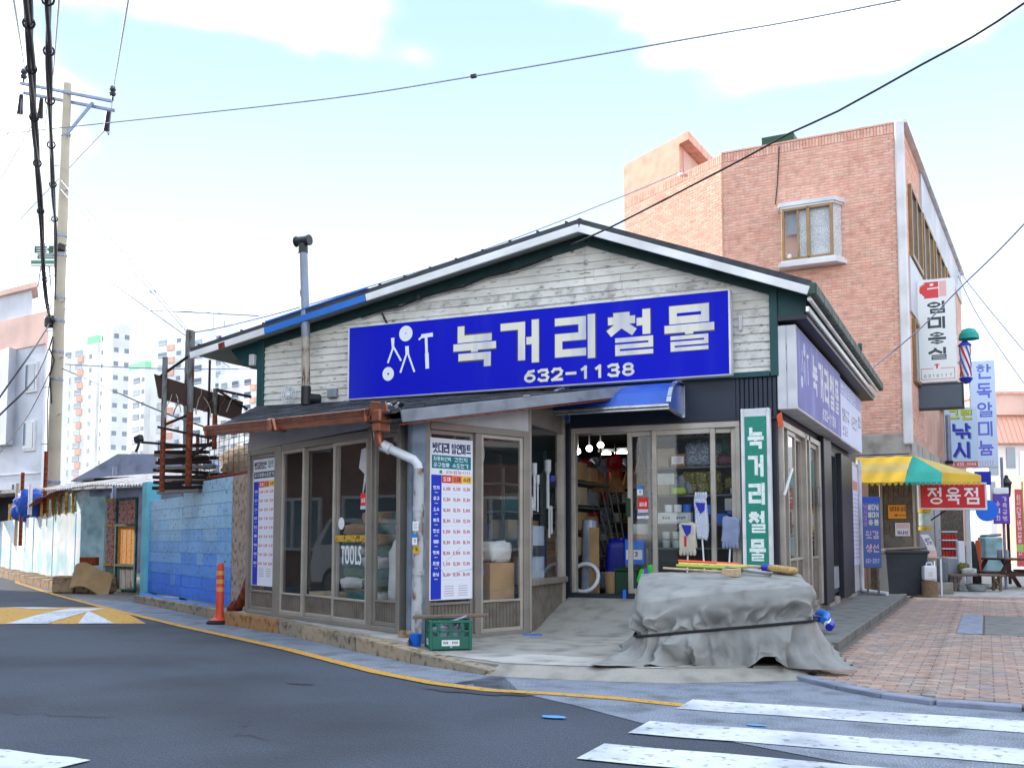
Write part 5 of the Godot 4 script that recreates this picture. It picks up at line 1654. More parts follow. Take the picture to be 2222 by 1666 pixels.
	for r in rows:
		for c in cols:
			var off := 0.5 if r % 2 else 0.0
			var u0 := clampf((c - off + 0.02) / (cols - 0.5), 0, 1)
			var u1 := clampf((c + 1 - off - 0.02) / (cols - 0.5), 0, 1)
			if u1 - u0 < 0.008:
				continue
			var v0 := float(r) / rows
			var v1 := float(r + 1) / rows + 0.012
			var lift := 0.016 + rng.randf_range(0, 0.007)
			var a: Vector3 = R.call(u0, v1) + Vector3(0, lift, 0)
			var b: Vector3 = R.call(u1, v1) + Vector3(0, lift, 0)
			var cc: Vector3 = R.call(u1, v0) + Vector3(0, 0.004, 0)
			var d: Vector3 = R.call(u0, v0) + Vector3(0, 0.004, 0)
			var m := MB.new()
			m.quad(a, b, cc, d)
			m.quad(a - Vector3(0, lift + 0.01, 0), b - Vector3(0, lift + 0.01, 0), b, a)
			m.quad(a - Vector3(0, lift, 0), a, d, d - Vector3(0, 0.012, 0))
			m.quad(b, b - Vector3(0, lift, 0), cc - Vector3(0, 0.012, 0), cc)
			part("shingle", m, M["shingle_%d" % (rng.randi() % 4)], wr)
	# metal edge along the right slope
	var a := ER + Vector3(0.03, -0.05, 0.02)
	var b := TR + Vector3(0.03, -0.05, 0.0)
	part("rake_board", MB.new().beam(a, b, 0.03, 0.13, 0.004), M.rake_metal, o)
	part("rake_edge", MB.new().beam(a + Vector3(-0.02, -0.085, -0.01), b + Vector3(-0.02, -0.085, 0), 0.06, 0.014), M.rusty_edge, o)
	# copper gutter along the eave
	var g0 := EL + Vector3(-0.1, -0.05, 0.0)
	var g1 := Vector3(-3.62, 2.54, 3.56)
	var gd := (g1 - g0).normalized()
	var gn := Vector3(-gd.z, 0, gd.x).normalized()
	if gn.z < 0:
		gn = -gn
	var prof := [Vector2(0.0, 0.06), Vector2(0.0, -0.05), Vector2(0.03, -0.075), Vector2(0.085, -0.075), Vector2(0.105, -0.045), Vector2(0.108, -0.01), Vector2(0.125, 0.0), Vector2(0.125, 0.055), Vector2(0.112, 0.062), Vector2(0.108, 0.05)]
	var gm := MB.new()
	for s in 2:
		var pts: Array = prof
		for i in pts.size() - 1:
			var p: Vector2 = pts[i]
			var q: Vector2 = pts[i + 1]
			var ins := -0.004 if s else 0.0
			var f := func(w: Vector2, e: Vector3) -> Vector3: return e + gn * (w.x) + Vector3.UP * (w.y + ins * -1.0)
			if s == 0:
				gm.quad(f.call(q, g0), f.call(q, g1), f.call(p, g1), f.call(p, g0))
			else:
				gm.quad(f.call(p, g0), f.call(p, g1), f.call(q, g1), f.call(q, g0))
	var gut := part("gutter", gm, M.copper, o)
	for t in [0.47, 0.02, 0.985]:
		var c: Vector3 = g0.lerp(g1, t)
		part("gutter_joint", MB.new(Transform3D(Basis(gd, Vector3.UP, gd.cross(Vector3.UP)), c + gn * 0.062 + Vector3.UP * -0.008)).box(Vector3.ZERO, Vector3(0.12 if t > 0.4 and t < 0.6 else 0.03, 0.165, 0.145), Basis(), 0.02), M.copper, gut)
	part("gutter_bracket", MB.new(Transform3D(Basis(gd, Vector3.UP, gd.cross(Vector3.UP)), g0.lerp(g1, 0.51) + gn * 0.07 + Vector3.UP * -0.02)).box(Vector3.ZERO, Vector3(0.05, 0.19, 0.17), Basis(Vector3.BACK, 0.5), 0.02), M.copper, gut)
	# outlet box, crumpled end, copper bend, white bend, downpipe
	var ob := MB.new(Transform3D(Basis(gd, Vector3.UP, gd.cross(Vector3.UP)), Vector3(-3.55, 2.5, 3.62)))
	ob.box(Vector3(0, 0.02, 0), Vector3(0.2, 0.14, 0.15), Basis(), 0.02)
	ob.box(Vector3(0.0, -0.1, 0), Vector3(0.16, 0.09, 0.13), Basis(), 0.01)
	ob.box(Vector3(0.12, 0.1, 0.02), Vector3(0.08, 0.12, 0.02), Basis(Vector3.BACK, 0.4), 0.004)
	ob.box(Vector3(-0.07, 0.1, 0.03), Vector3(0.03, 0.16, 0.12), Basis(Vector3.BACK, -0.2), 0.004)
	part("gutter_outlet", ob, M.copper, o)
	for k in 4:
		part("torn_flashing", MB.new().box(Vector3(-3.36 + k * 0.045, 2.62 + 0.02 * sin(k * 2.0), 3.74), Vector3(0.07, 0.03, 0.05), Basis(Vector3(1, 0.3, 0.2).normalized(), k * 0.9), 0.006), M.black_plastic if k % 2 else M.silver, o)
	part("downpipe_bend", MB.new().tube([Vector3(-3.62, 2.42, 3.56), Vector3(-3.63, 2.3, 3.54), Vector3(-3.6, 2.22, 3.52), Vector3(-3.52, 2.17, 3.5)], 0.055, 12), M.copper, o)
	part("downpipe_bend", MB.new().tube([Vector3(-3.56, 2.2, 3.5), Vector3(-3.24, 2.05, 3.44), Vector3(-3.2, 2.0, 3.43), Vector3(-3.19, 1.92, 3.42)], 0.05, 12), M.pvc, o)
	part("downpipe_bend", MB.new().tube([Vector3(-3.6, 2.22, 3.51), Vector3(-3.5, 2.17, 3.5)], 0.062, 12), M.pvc, o)
	var dp := part("downpipe", MB.new().tube([Vector3(-3.19, 1.96, 3.42), Vector3(-3.19, 1.35, 3.42), Vector3(-3.2, 0.7, 3.42), Vector3(-3.2, 0.19, 3.43)], 0.058, 14), M.pipe_white, o)
	for y in [1.5, 0.82]:
		part("pipe_joint", MB.new().tube([Vector3(-3.19, y, 3.42), Vector3(-3.19, y + 0.05, 3.42)], 0.064, 14), M.pipe_white, dp)
	part("pipe_sticker", MB.new().box(Vector3(-3.19, 1.34, 3.481), Vector3(0.07, 0.1, 0.004)), M.print_label, dp)
	part("pipe_sticker", MB.new().box(Vector3(-3.2, 1.2, 3.481), Vector3(0.06, 0.12, 0.004)), M.print_bluecard, dp)
	part("pipe_sticker", MB.new().box(Vector3(-3.18, 1.09, 3.482), Vector3(0.08, 0.09, 0.004)), M.yellow_bar, dp)

# ---------------------------------------------------------------- inside the shop
func carton(at: Vector3, size: Vector3, m: Material, label: String, turn := 0.0, group := "", print_ := "") -> void:
	var o := one("carton", MB.new().box(Vector3(0, size.y / 2, 0), size, Basis(), 0.004), m, label, "box", at, turn, group)
	if print_:
		part("printed_label", panel(MB.new(), -size.x * 0.42, size.y * 0.2, size.x * 0.42, size.y * 0.8, size.z / 2 + 0.002), M[print_], o)

func sack(at: Vector3, size: Vector3, m: Material, label: String, turn: float, k: int, group := "", called := "sack") -> void:
	one(called, MB.new().blob(Vector3(0, size.y / 2, 0), size, Basis(), 0.45, 0.22, k, 18, 10), m, label, "bag", at, turn, group)

func can(at: Vector3, r: float, h: float, m: Material, label: String, group := "") -> void:
	one("tin", MB.new().lathe(Vector3.ZERO, [Vector2(0, 0), Vector2(r, 0), Vector2(r, h * 0.94), Vector2(r * 1.04, h * 0.95), Vector2(r * 1.04, h), Vector2(0, h)], 14), m, label, "tin", at, 0.0, group)

func shop_interior() -> void:
	# shelves behind the big panes right of the door
	var sh := thing("display_shelf", "grey metal shelf of goods behind the big pane right of the door", "shelf", Vector3(-1.15, 0.45, -0.75))
	for y in [1.09, 1.41, 1.8, 2.18, 2.59]:
		part("shelf_board", MB.new().box(Vector3(0, y - 0.45 - 0.015, 0), Vector3(1.42, 0.025, 0.42), Basis(), 0.004), M.shelf_metal, sh)
	for x in [-0.69, 0.69]:
		for z in [-0.19, 0.19]:
			part("upright", MB.new().box(Vector3(x, 1.1, z), Vector3(0.035, 2.2, 0.035)), M.shelf_metal, sh)
	part("back_panel", MB.new().box(Vector3(0, 1.1, -0.22), Vector3(1.42, 2.2, 0.02)), M.shed_dark, sh)
	var z := -0.62
	carton(Vector3(-1.68, 2.18, z), Vector3(0.24, 0.13, 0.2), M.cardboard_pale, "buff carton on the second shelf from the top, far left")
	carton(Vector3(-1.62, 2.31, z), Vector3(0.3, 0.12, 0.2), M.cardboard_pale, "flat buff carton on top of the one at the left of the second shelf")
	carton(Vector3(-1.42, 2.18, z + 0.03), Vector3(0.2, 0.17, 0.18), M.cardboard, "tan carton with a dark mark, mid second shelf", 0.0, "", "print_label")
	for k in 3:
		sack(Vector3(-1.2 + k * 0.13, 2.18, z - 0.02 * k), Vector3(0.26, 0.34, 0.24), M.print_bag, ["blue and white printed bag on the second shelf, left of three", "blue and white printed bag on the second shelf, middle of three", "blue and white printed bag on the second shelf, by the mullion"][k], 0.3 * k, 60 + k)
	sack(Vector3(-0.76, 2.3, z), Vector3(0.14, 0.26, 0.2), M.green_plastic, "green netting bag on the second shelf at the right end", 0.0, 70)
	sack(Vector3(-0.66, 2.25, z + 0.03), Vector3(0.16, 0.3, 0.2), M.red_print, "red and white printed packet on the second shelf at the right end", 0.0, 71)
	sack(Vector3(-0.76, 2.18, z + 0.05), Vector3(0.26, 0.14, 0.2), M.red_print, "pinkish packet lying under the green netting bag", 0.0, 72)
	carton(Vector3(-1.62, 1.94, z), Vector3(0.28, 0.15, 0.2), M.carton_white, "pale carton stacked on the third shelf, left end")
	carton(Vector3(-1.66, 1.8, z), Vector3(0.24, 0.14, 0.2), M.cardboard_pale, "grey-buff carton under the pale one on the third shelf")
	for k in 3:
		sack(Vector3(-1.46 + k * 0.1, 1.8 + 0.05 * (k % 2), z), Vector3(0.2, 0.22, 0.2), M.grey_bag, ["grey glove bag on the third shelf, leftmost", "grey glove bag on the third shelf, in the middle", "grey glove bag on the third shelf, beside the yellow ones"][k], 0.2 * k, 75 + k)
	for k in 6:
		sack(Vector3(-1.26 + (k % 3) * 0.15, 1.8 + 0.14 * (k / 3), z + 0.02 * (k % 2)), Vector3(0.2, 0.17, 0.2), M.yellow_bag, ORD[k % 3] + " crumpled yellow printed bag from the left, %s row, on the third shelf" % ["lower", "upper"][k / 3], 0.4 * k, 80 + k, "yellow bags on the third shelf")
	sack(Vector3(-1.42, 1.8, z + 0.1), Vector3(0.22, 0.1, 0.14), M.lime_bag, "lime green packet at the front of the third shelf", 0.2, 90)
	sack(Vector3(-0.72, 1.86, z), Vector3(0.16, 0.16, 0.2), M.yellow_bag, "yellow bag on the third shelf behind the narrow right pane", 0.0, 91)
	can(Vector3(-0.64, 1.8, z + 0.08), 0.085, 0.07, M.white_plastic, "flat white tub on the third shelf at the right end")
	# fourth shelf
	carton(Vector3(-1.48, 1.41, z + 0.06), Vector3(0.46, 0.15, 0.14), M.carton_white, "long white carton with small print on the fourth shelf", 0.0, "", "print_carton")
	for k in 3:
		can(Vector3(-1.6 + k * 0.13, 1.57, z - 0.04), 0.055, 0.1, M.blue_plastic if k == 2 else M.white_plastic, ["white tin on the long white carton, left", "white tin on the long white carton, centre", "blue tin on the long white carton, right"][k])
	for k in 4:
		carton(Vector3(-1.16 + k * 0.15, 1.41 + 0.12 * (k % 2), z), Vector3(0.12, 0.13, 0.14), M.blue_plastic, ["blue carton on the fourth shelf next to the long white one", "blue carton second along the fourth shelf", "blue carton third along the fourth shelf", "blue carton on the fourth shelf behind the grey glove"][k])
	carton(Vector3(-0.7, 1.58, z), Vector3(0.2, 0.16, 0.16), M.carton_white, "white carton on the fourth shelf behind the narrow pane")
	for k in 6:
		can(Vector3(-1.62 + (k % 3) * 0.14, 1.09 + 0.115 * (k / 3), z + 0.02), 0.052, 0.1, M.glass_jar, ORD[k % 3] + " clear lidded jar from the left, %s row, on the fifth shelf" % ["lower", "upper"][k / 3], "jars on the fifth shelf")
	carton(Vector3(-0.72, 1.09, z), Vector3(0.16, 0.2, 0.16), M.carton_white, "white carton on the fifth shelf behind the grey glove")
	for k in 4:
		can(Vector3(-1.3 + k * 0.16, 2.59, z), 0.06, 0.1 + 0.03 * (k % 2), M.glass_jar if k < 3 else M.dark_green, ["jar on the top shelf, first", "jar on the top shelf, second, taller", "jar on the top shelf, third", "dark green tin on the top shelf, right end"][k])
	# behind the narrow pane beside the doorway
	carton(Vector3(-2.02, 0.45, -0.7), Vector3(0.34, 0.62, 0.3), M.cardboard_pale, "tall buff carton on the floor behind the narrow pane")
	carton(Vector3(-2.0, 1.07, -0.7), Vector3(0.28, 0.2, 0.26), M.cardboard, "tan carton on the tall buff one behind the narrow pane")
	carton(Vector3(-1.98, 1.27, -0.7), Vector3(0.24, 0.14, 0.2), M.carton_white, "white carton on top of the cartons behind the narrow pane")
	can(Vector3(-1.86, 0.5, -0.35), 0.08, 0.14, M.red_plastic, "red tin at the foot of the narrow pane")
	for k in 3:
		one("toy_shovel", MB.new().blob(Vector3(0, 0.09, 0), Vector3(0.09, 0.2, 0.05), Basis(Vector3.BACK, -0.35 + 0.3 * k), 0.4, 0.0, 1, 12, 8), [M.lime_plastic, M.violet_plastic, M.lime_plastic][k], ["lime green plastic scoop low behind the narrow pane, left", "violet plastic scoop between two lime ones", "lime green plastic scoop tilted right behind the narrow pane"][k], "scoop", Vector3(-1.86 + k * 0.075, 0.62 + 0.06 * (k / 2), -0.22))
	# left side of the doorway: shelf with cartons, measuring pole, pipes
	var ls := thing("store_rack", "steel rack of cartons inside the doorway on the left", "shelf", Vector3(-3.1, 0.45, -1.1))
	for y in [0.5, 0.85, 1.2, 1.55]:
		part("shelf_board", MB.new().box(Vector3(0, y, 0), Vector3(0.5, 0.025, 1.4)), M.shelf_metal, ls)
	for q in [[-0.23, 0.68], [0.23, 0.68], [0.23, -0.68], [-0.23, -0.68]]:
		part("upright", MB.new().box(Vector3(q[0], 1.0, q[1]), Vector3(0.035, 2.0, 0.035)), M.pale_wood if q[0] > 0 and q[1] > 0 else M.shelf_metal, ls)
	var nn := 0
	for y in [0.98, 1.33, 1.68, 2.03]:
		for q in 2:
			nn += 1
			carton(Vector3(-3.0, y, -0.6 - q * 0.45), Vector3(0.36, 0.2 + 0.05 * ((nn * 3) % 2), 0.34), [M.cardboard, M.cardboard_pale, M.grey_bag, M.cardboard][nn % 4], "%s carton on the rack left of the doorway, %s shelf" % [["front", "rear"][q], ["lowest", "second", "third", "top"][(nn - 1) / 2]], 0.0, "", ["print_carton", "print_label", "", "print_bluecard"][nn % 4] if q == 0 else "")
	one("plank_off_cut", MB.new().box(Vector3(0, 0.45, 0), Vector3(0.14, 0.9, 0.02), Basis(), 0.003), M.cardboard, "tan board standing just inside the doorway at left", "board", Vector3(-2.55, 0.46, -0.3), 0.0)
	one("pipe_bundle", MB.new().tube([Vector3.ZERO, Vector3(0, 1.0, -0.1)], 0.1, 12), M.clear_roll, "grey plastic pipe standing inside the doorway at left", "pipe", Vector3(-2.72, 0.46, -0.5))
	one("hose_coil", MB.new(Transform3D(Basis(Vector3.RIGHT, 1.2), Vector3(0, 0.22, 0))).tube(_ring(0.2, 20), 0.03, 6, -1, false), M.pvc, "coil of white hose on the floor by the left door post", "hose", Vector3(-2.66, 0.46, -0.2))
	sack(Vector3(-2.4, 0.46, -0.9), Vector3(0.35, 0.75, 0.3), M.deep_blue, "deep blue sack standing inside the doorway", 0.2, 95)
	one("blue_pole", MB.new().tube([Vector3.ZERO, Vector3(0.22, 0.85, -0.1)], 0.05, 8), M.deep_blue, "slanting blue roll leaning inside the doorway at right", "roll", Vector3(-2.25, 0.55, -0.6))
	one("bucket", MB.new().lathe(Vector3.ZERO, [Vector2(0, 0), Vector2(0.12, 0), Vector2(0.14, 0.3), Vector2(0.13, 0.3), Vector2(0.11, 0.04), Vector2(0, 0.04)], 16), M.sack_tan, "tan bucket on the floor inside the doorway", "bucket", Vector3(-2.28, 0.46, -0.35))
	sack(Vector3(-2.42, 0.5, -0.55), Vector3(0.3, 0.25, 0.3), M.grey_bag, "crumpled grey plastic sack inside the doorway", 0.0, 96)
	var tb := thing("tool_box", "dark green tool box on the floor at the right of the doorway", "box", Vector3(-2.07, 0.46, -0.3))
	part("body", MB.new().box(Vector3(0, 0.16, 0), Vector3(0.3, 0.32, 0.24), Basis(), 0.02), M.dark_green, tb)
	part("lid", MB.new().box(Vector3(0, 0.34, 0), Vector3(0.31, 0.05, 0.25), Basis(), 0.015), M.dark_green, tb)
	part("latch", MB.new().box(Vector3(0.06, 0.24, 0.125), Vector3(0.03, 0.12, 0.012)), M.white_plastic, tb)
	carton(Vector3(-2.0, 0.86, -0.42), Vector3(0.26, 0.34, 0.16), M.blue_plastic, "blue and white carton on the green tool box", 0.1, "", "print_bluecard")
	# hanging brooms and clutter deeper in
	for k in 5:
		var b := thing("hanging_broom", ["straw broom hanging head down in the doorway, leftmost", "straw broom hanging in the doorway, second from left", "straw broom hanging in the doorway, third", "straw broom hanging further back in the shop", "straw broom hanging behind the narrow pane"][k], "broom", Vector3([-3.05, -2.86, -2.68, -2.55, -2.4][k], [1.92, 1.92, 1.98, 2.1, 1.95][k], -2.0 - 0.15 * k))
		part("brush", MB.new().lathe(Vector3.ZERO, [Vector2(0, -0.02), Vector2(0.15, 0.0), Vector2(0.11, 0.12), Vector2(0.05, 0.3), Vector2(0.03, 0.42), Vector2(0, 0.42)], 12), M.straw, b)
		part("handle", MB.new().tube([Vector3(0, 0.4, 0), Vector3(0, 0.75, 0)], 0.016, 6), M.dark_green if k == 1 else M.pale_wood, b)
	for k in 16:
		var m2: Material = [M.cardboard, M.deep_blue, M.sack_teal, M.red_plastic, M.grey_bag, M.cardboard_pale, M.dark_green, M.carton_white][k % 8]
		var p := Vector3(-6.6 + (k % 8) * 0.75, 0.46 + 0.5 * (k / 8), -3.2 - 0.5 * (k % 3))
		carton(p, Vector3(0.5, 0.48, 0.4), m2, "%s carton on the dim floor deep in the shop, %s tier" % [["tan", "blue", "teal", "red", "grey", "buff", "green", "white"][k % 8], ["lower", "upper"][k / 8]], 0.1 * (k % 3))
	for k in 6:
		one("iron_rod", MB.new().tube([Vector3.ZERO, Vector3(-0.35 - 0.05 * k, 1.5, -0.3)], 0.012, 5), M.grey_pipe, ORD[k] + " long iron bar from the right leaning in the dark of the shop", "rod", Vector3(-2.3 - 0.06 * k, 0.46, -1.2), 0.0, "iron bars leaning in the shop")
	# small stock on a rack that fills the back of the doorway
	var dr := thing("stock_rack", "tall rack crammed with small goods deep in the doorway", "shelf", Vector3(-3.3, 0.45, -2.75))
	for r in 6:
		part("shelf_board", MB.new().box(Vector3(0, 0.12 + r * 0.3, 0), Vector3(2.0, 0.02, 0.3)), M.shelf_metal, dr)
	for x in [-0.98, 0.98]:
		part("upright", MB.new().box(Vector3(x, 0.95, 0.12), Vector3(0.035, 1.9, 0.035)), M.shelf_metal, dr)
	var kinds := [["carton_white", "white"], ["sack_teal", "teal"], ["yellow_bag", "yellow"], ["red_plastic", "red"], ["cardboard", "tan"], ["deep_blue", "dark blue"], ["print_bag", "printed"], ["orange_plastic", "orange"], ["grey_bag", "grey"], ["glass_jar", "clear"]]
	for r in 6:
		for c in 10:
			var kd: Array = kinds[(r * 7 + c * 3) % 10]
			var sz := Vector3(rng.randf_range(0.11, 0.17), rng.randf_range(0.12, 0.24), 0.18)
			var pb := MB.new()
			if (r + c) % 3 == 0:
				pb.lathe(Vector3.ZERO, [Vector2(0, 0), Vector2(sz.x * 0.45, 0), Vector2(sz.x * 0.45, sz.y), Vector2(0, sz.y)], 10)
			else:
				pb.box(Vector3(0, sz.y / 2, 0), sz, Basis(), 0.004)
			one("packet", pb, M[kd[0]], "%s packet, %s from the left on the %s shelf of the deep rack" % [kd[1], ORD[c], ORD[r]], "packet", Vector3(-4.2 + c * 0.195, 0.583 + r * 0.3, -2.7), rng.randf_range(-0.1, 0.1))
	for k in 7:
		one("hung_pan", MB.new().lathe(Vector3.ZERO, [Vector2(0, 0), Vector2(0.09 + 0.01 * (k % 3), 0.02), Vector2(0.11 + 0.01 * (k % 3), 0.09), Vector2(0.1, 0.09), Vector2(0, 0.03)], 12, Basis(Vector3.RIGHT, 1.2)), [M.silver, M.grey_sheet, M.red_plastic][k % 3], ORD[k] + " pan from the left hung high across the doorway", "pan", Vector3(-3.5 + 0.16 * k, 2.28 + 0.04 * (k % 2), -1.7), 0.0)
	# lamps
	for k in 3:
		var lb := thing("bulb_lamp", ["round bulb lit inside the doorway, lower left of a pair", "round bulb lit inside the doorway, just right of another", "round bulb lit near the middle of the doorway"][k], "lamp", [Vector3(-3.82, 2.66, -3.0), Vector3(-3.72, 2.73, -3.3), Vector3(-3.41, 2.75, -3.0)][k])
		part("bulb", MB.new().blob(Vector3.ZERO, Vector3(0.11, 0.11, 0.11), Basis(), 1.0, 0.0, 1, 14, 10), M.lamp, lb)
		part("holder", MB.new().tube([Vector3(0, 0.05, 0), Vector3(0, 0.4, 0)], 0.015, 6), M.black_plastic, lb)
		var li := OmniLight3D.new()
		li.name = "bulb_light"
		li.light_energy = 0.16
		li.light_color = Color(1, 0.95, 0.88)
		li.omni_range = 12.0
		li.omni_attenuation = 2.0
		li.light_size = 0.05
		li.shadow_enabled = true
		li.position = Vector3(0, 0, 0.09)
		lb.add_child(li)
	for k in 2:
		var lt := thing("tube_lamp", ["short fluorescent tube lit deep in the shop, left", "longer fluorescent tube lit deep in the shop, right"][k], "lamp", [Vector3(-4.02, 2.78, -5.0), Vector3(-3.7, 2.79, -5.0)][k])
		part("tube", MB.new().tube([Vector3(-0.09 - 0.06 * k, 0, 0), Vector3(0.09 + 0.06 * k, 0, 0)], 0.02, 8), M.lamp, lt)
		part("batten", MB.new().box(Vector3(0, 0.06, 0), Vector3(0.3, 0.05, 0.06)), M.shelf_metal, lt)
		var li2 := OmniLight3D.new()
		li2.name = "tube_light"
		li2.light_energy = 0.14
		li2.omni_range = 12.0
		li2.omni_attenuation = 2.0
		li2.light_size = 0.05
		li2.shadow_enabled = true
		li2.position = Vector3(0, -0.02, 0.06)
		lt.add_child(li2)
	wing_goods()

func _ring(r: float, n: int) -> Array:
	var a := []
	for k in n + 1:
		a.append(Vector3(r * cos(TAU * k / n), 0, r * sin(TAU * k / n)))
	return a

func wing_goods() -> void:
	var xl := face(LE, C0)
	var W := func(t: float, y: float, d: float) -> Vector3: return xl * Vector3(t, y, -d)
	var turn := atan2(xl.basis.z.x, xl.basis.z.z)
	# sacks stacked behind the sliding lights nearest the corner
	for c in 3:
		for r in 9:
			var h := 0.135
			if c == 0 and r > 7:
				continue
			var m: Material = [M.sack_tan, M.sack_teal, M.sack_white, M.sack_green, M.sack_teal, M.sack_white, M.sack_green, M.sack_tan, M.sack_green][(r + c) % 9]
			sack(W.call([2.45, 2.95, 3.75][c], 0.3 + r * h, 0.5 + 0.04 * (r % 2)), Vector3([0.6, 0.52, 0.7][c], 0.16, 0.46), m, "%s sack behind the wing's glass, %s from the floor in the %s column" % [["tan", "teal", "white", "green", "teal", "white", "green", "tan", "green"][(r + c) % 9], ORD[r], ["left", "middle", "right"][c]], turn + rng.randf_range(-0.06, 0.06), 100 + r * 3 + c)
	sack(W.call(3.95, 0.45, 0.22), Vector3(0.5, 0.75, 0.22), M.sack_white, "crumpled white plastic sheet behind the corner pane", turn + 0.3, 140)
	carton(W.call(3.95, 0.3, 0.32), Vector3(0.4, 0.24, 0.3), M.cardboard, "tan carton low behind the corner pane", turn)
	carton(W.call(2.95, 0.3, 0.2), Vector3(0.7, 0.16, 0.2), M.cardboard_pale, "low buff carton behind the lettered pane", turn)
	carton(W.call(1.9, 0.3, 0.35), Vector3(0.8, 0.22, 0.3), M.cardboard_pale, "wide buff carton low behind the middle sliding light", turn)
	# folded white sheet hung high behind the lettered pane
	var hs := MB.new(xl)
	hs.prism(PackedVector2Array([Vector2(3.02, 2.28), Vector2(3.16, 2.3), Vector2(3.26, 1.95), Vector2(3.16, 1.98), Vector2(3.05, 1.72), Vector2(3.1, 1.98), Vector2(2.96, 2.06)]), 0.01, Transform3D(Basis(), Vector3(0, 0, -0.12)))
	one("paper_sheet", hs, M.white_plastic, "torn white paper hanging high behind the lettered pane", "paper")
	# display window on the right face
	var xr := face(C0, RE)
	var V := func(t: float, y: float, d: float) -> Vector3: return xr * Vector3(t, y, -d)
	var tr := atan2(xr.basis.z.x, xr.basis.z.z)
	carton(V.call(1.43, 0.3, 0.24), Vector3(0.4, 0.62, 0.3), M.cardboard, "tan cardboard carton in the display window beside the poster", tr, "", "")
	sack(V.call(1.45, 0.92, 0.24), Vector3(0.36, 0.26, 0.28), M.sack_white, "white bundle on the tan carton in the display window", tr, 150)
	for k in 4:
		sack(V.call(1.06, 0.42 + k * 0.17, 0.2), Vector3(0.2, 0.2, 0.2), M.blue_plastic if k % 2 == 0 else M.sack_white, ["blue packet at the foot of the display window", "white packet second up at the display window's left edge", "blue packet third up at the display window's left edge", "white packet fourth up at the display window's left edge"][k], tr, 151 + k)
	sack(V.call(1.04, 1.1, 0.2), Vector3(0.14, 0.4, 0.14), M.sack_white, "long white packet at the display window's left edge", tr, 156)
	one("cone_pile", MB.new().lathe(Vector3.ZERO, [Vector2(0.13, 0), Vector2(0.05, 0.5), Vector2(0, 0.52)], 12), M.sack_tan, "tan paper cone in the display window", "cone", V.call(1.2, 0.95, 0.35))
	one("round_mirror", MB.new(Transform3D(Basis(), Vector3.ZERO)).blob(Vector3.ZERO, Vector3(0.22, 0.34, 0.04), Basis(), 1.0, 0.0, 1, 16, 10), M.grey_sheet, "grey oval disc hung high in the display window", "disc", V.call(1.06, 2.2, 0.12), tr)
	carton(V.call(1.3, 1.0, 0.75), Vector3(0.7, 0.7, 0.3), M.dark_wood, "dark cabinet deep behind the display window", tr)
	# things hung in the pane that runs back to the door
	var xp := face(RE, BE)
	var U := func(t: float, y: float, d: float) -> Vector3: return xp * Vector3(t, y, -d)
	var ku := atan2(xp.basis.z.x, xp.basis.z.z)
	var hang := [[0.18, 2.22, 1.55, 0.05, "long white paint brush hanging leftmost in the pane by the door"], [0.55, 2.16, 1.56, 0.035, "white rod hanging second in the pane by the door"], [0.68, 2.02, 1.55, 0.025, "thin white rod hanging third in the pane by the door"], [1.1, 2.24, 1.6, 0.045, "white headed rod hanging rightmost in the pane by the door"], [0.2, 1.25, 0.82, 0.025, "white rod standing below the white packet by the door pane"]]
	for h in hang:
		var b := MB.new()
		b.lathe(Vector3.ZERO, [Vector2(0, 0), Vector2(h[3] * 0.5, 0.0), Vector2(h[3] * 0.5, (h[1] - h[2]) * 0.7), Vector2(h[3], (h[1] - h[2]) * 0.78), Vector2(h[3], h[1] - h[2]), Vector2(0, h[1] - h[2])], 10)
		one("hanging_tool", b, M.white_plastic, h[4], "tool", U.call(h[0], h[2], 0.09), ku)
	one("bracket", frame(Transform3D(), [[-0.07, 0, -0.03, 0.42], [0.03, 0.05, 0.07, 0.42], [-0.03, 0.36, 0.03, 0.42]], 0.02), M.white_plastic, "white U-shaped bracket hanging in the pane by the door", "bracket", U.call(1.18, 1.22, 0.08), ku)
	one("packet", MB.new().box(Vector3(0, 0.28, 0), Vector3(0.2, 0.56, 0.03), Basis(), 0.01), M.print_bag, "white printed packet hung in the pane by the door", "packet", U.call(0.38, 0.95, 0.1), ku)
	one("packet", MB.new().box(Vector3(0, 0.19, 0), Vector3(0.2, 0.38, 0.03), Basis(), 0.01), M.carton_white, "plain white card hung leftmost in the pane by the door", "packet", U.call(0.16, 1.0, 0.1), ku)
	one("bow", MB.new().blob(Vector3.ZERO, Vector3(0.22, 0.2, 0.08), Basis(), 0.9, 1.2, 9, 18, 12), M.white_plastic, "white tufted brush head hung in the pane by the door", "brush", U.call(0.38, 1.62, 0.09), ku)
	var ro := MB.new()
	ro.lathe(Vector3.ZERO, [Vector2(0, 0), Vector2(0.2, 0), Vector2(0.2, 0.75), Vector2(0.06, 0.75), Vector2(0.06, 0.7), Vector2(0, 0.7)], 18)
	var rl := one("plastic_roll", ro, M.clear_roll, "big roll of greyish plastic sheet standing behind the pane by the door", "roll", U.call(0.95, 0.62, 0.3))
	part("paper_band", MB.new().lathe(Vector3.ZERO, [Vector2(0.203, 0.36), Vector2(0.205, 0.361), Vector2(0.205, 0.5), Vector2(0.203, 0.501)], 18), M.shed_dark, rl)
	var ws := thing("wing_rack", "rack with dim goods behind the hanging tools by the door", "shelf", Vector3(-3.3, 0.3, 0.7))
	for y in [0.9, 1.25, 1.6]:
		part("shelf_board", MB.new().box(Vector3(0, y, 0), Vector3(0.3, 0.02, 1.3)), M.shelf_metal, ws)
	for q in [-0.62, 0.62]:
		part("upright", MB.new().box(Vector3(0.13, 0.9, q), Vector3(0.03, 1.8, 0.03)), M.shelf_metal, ws)
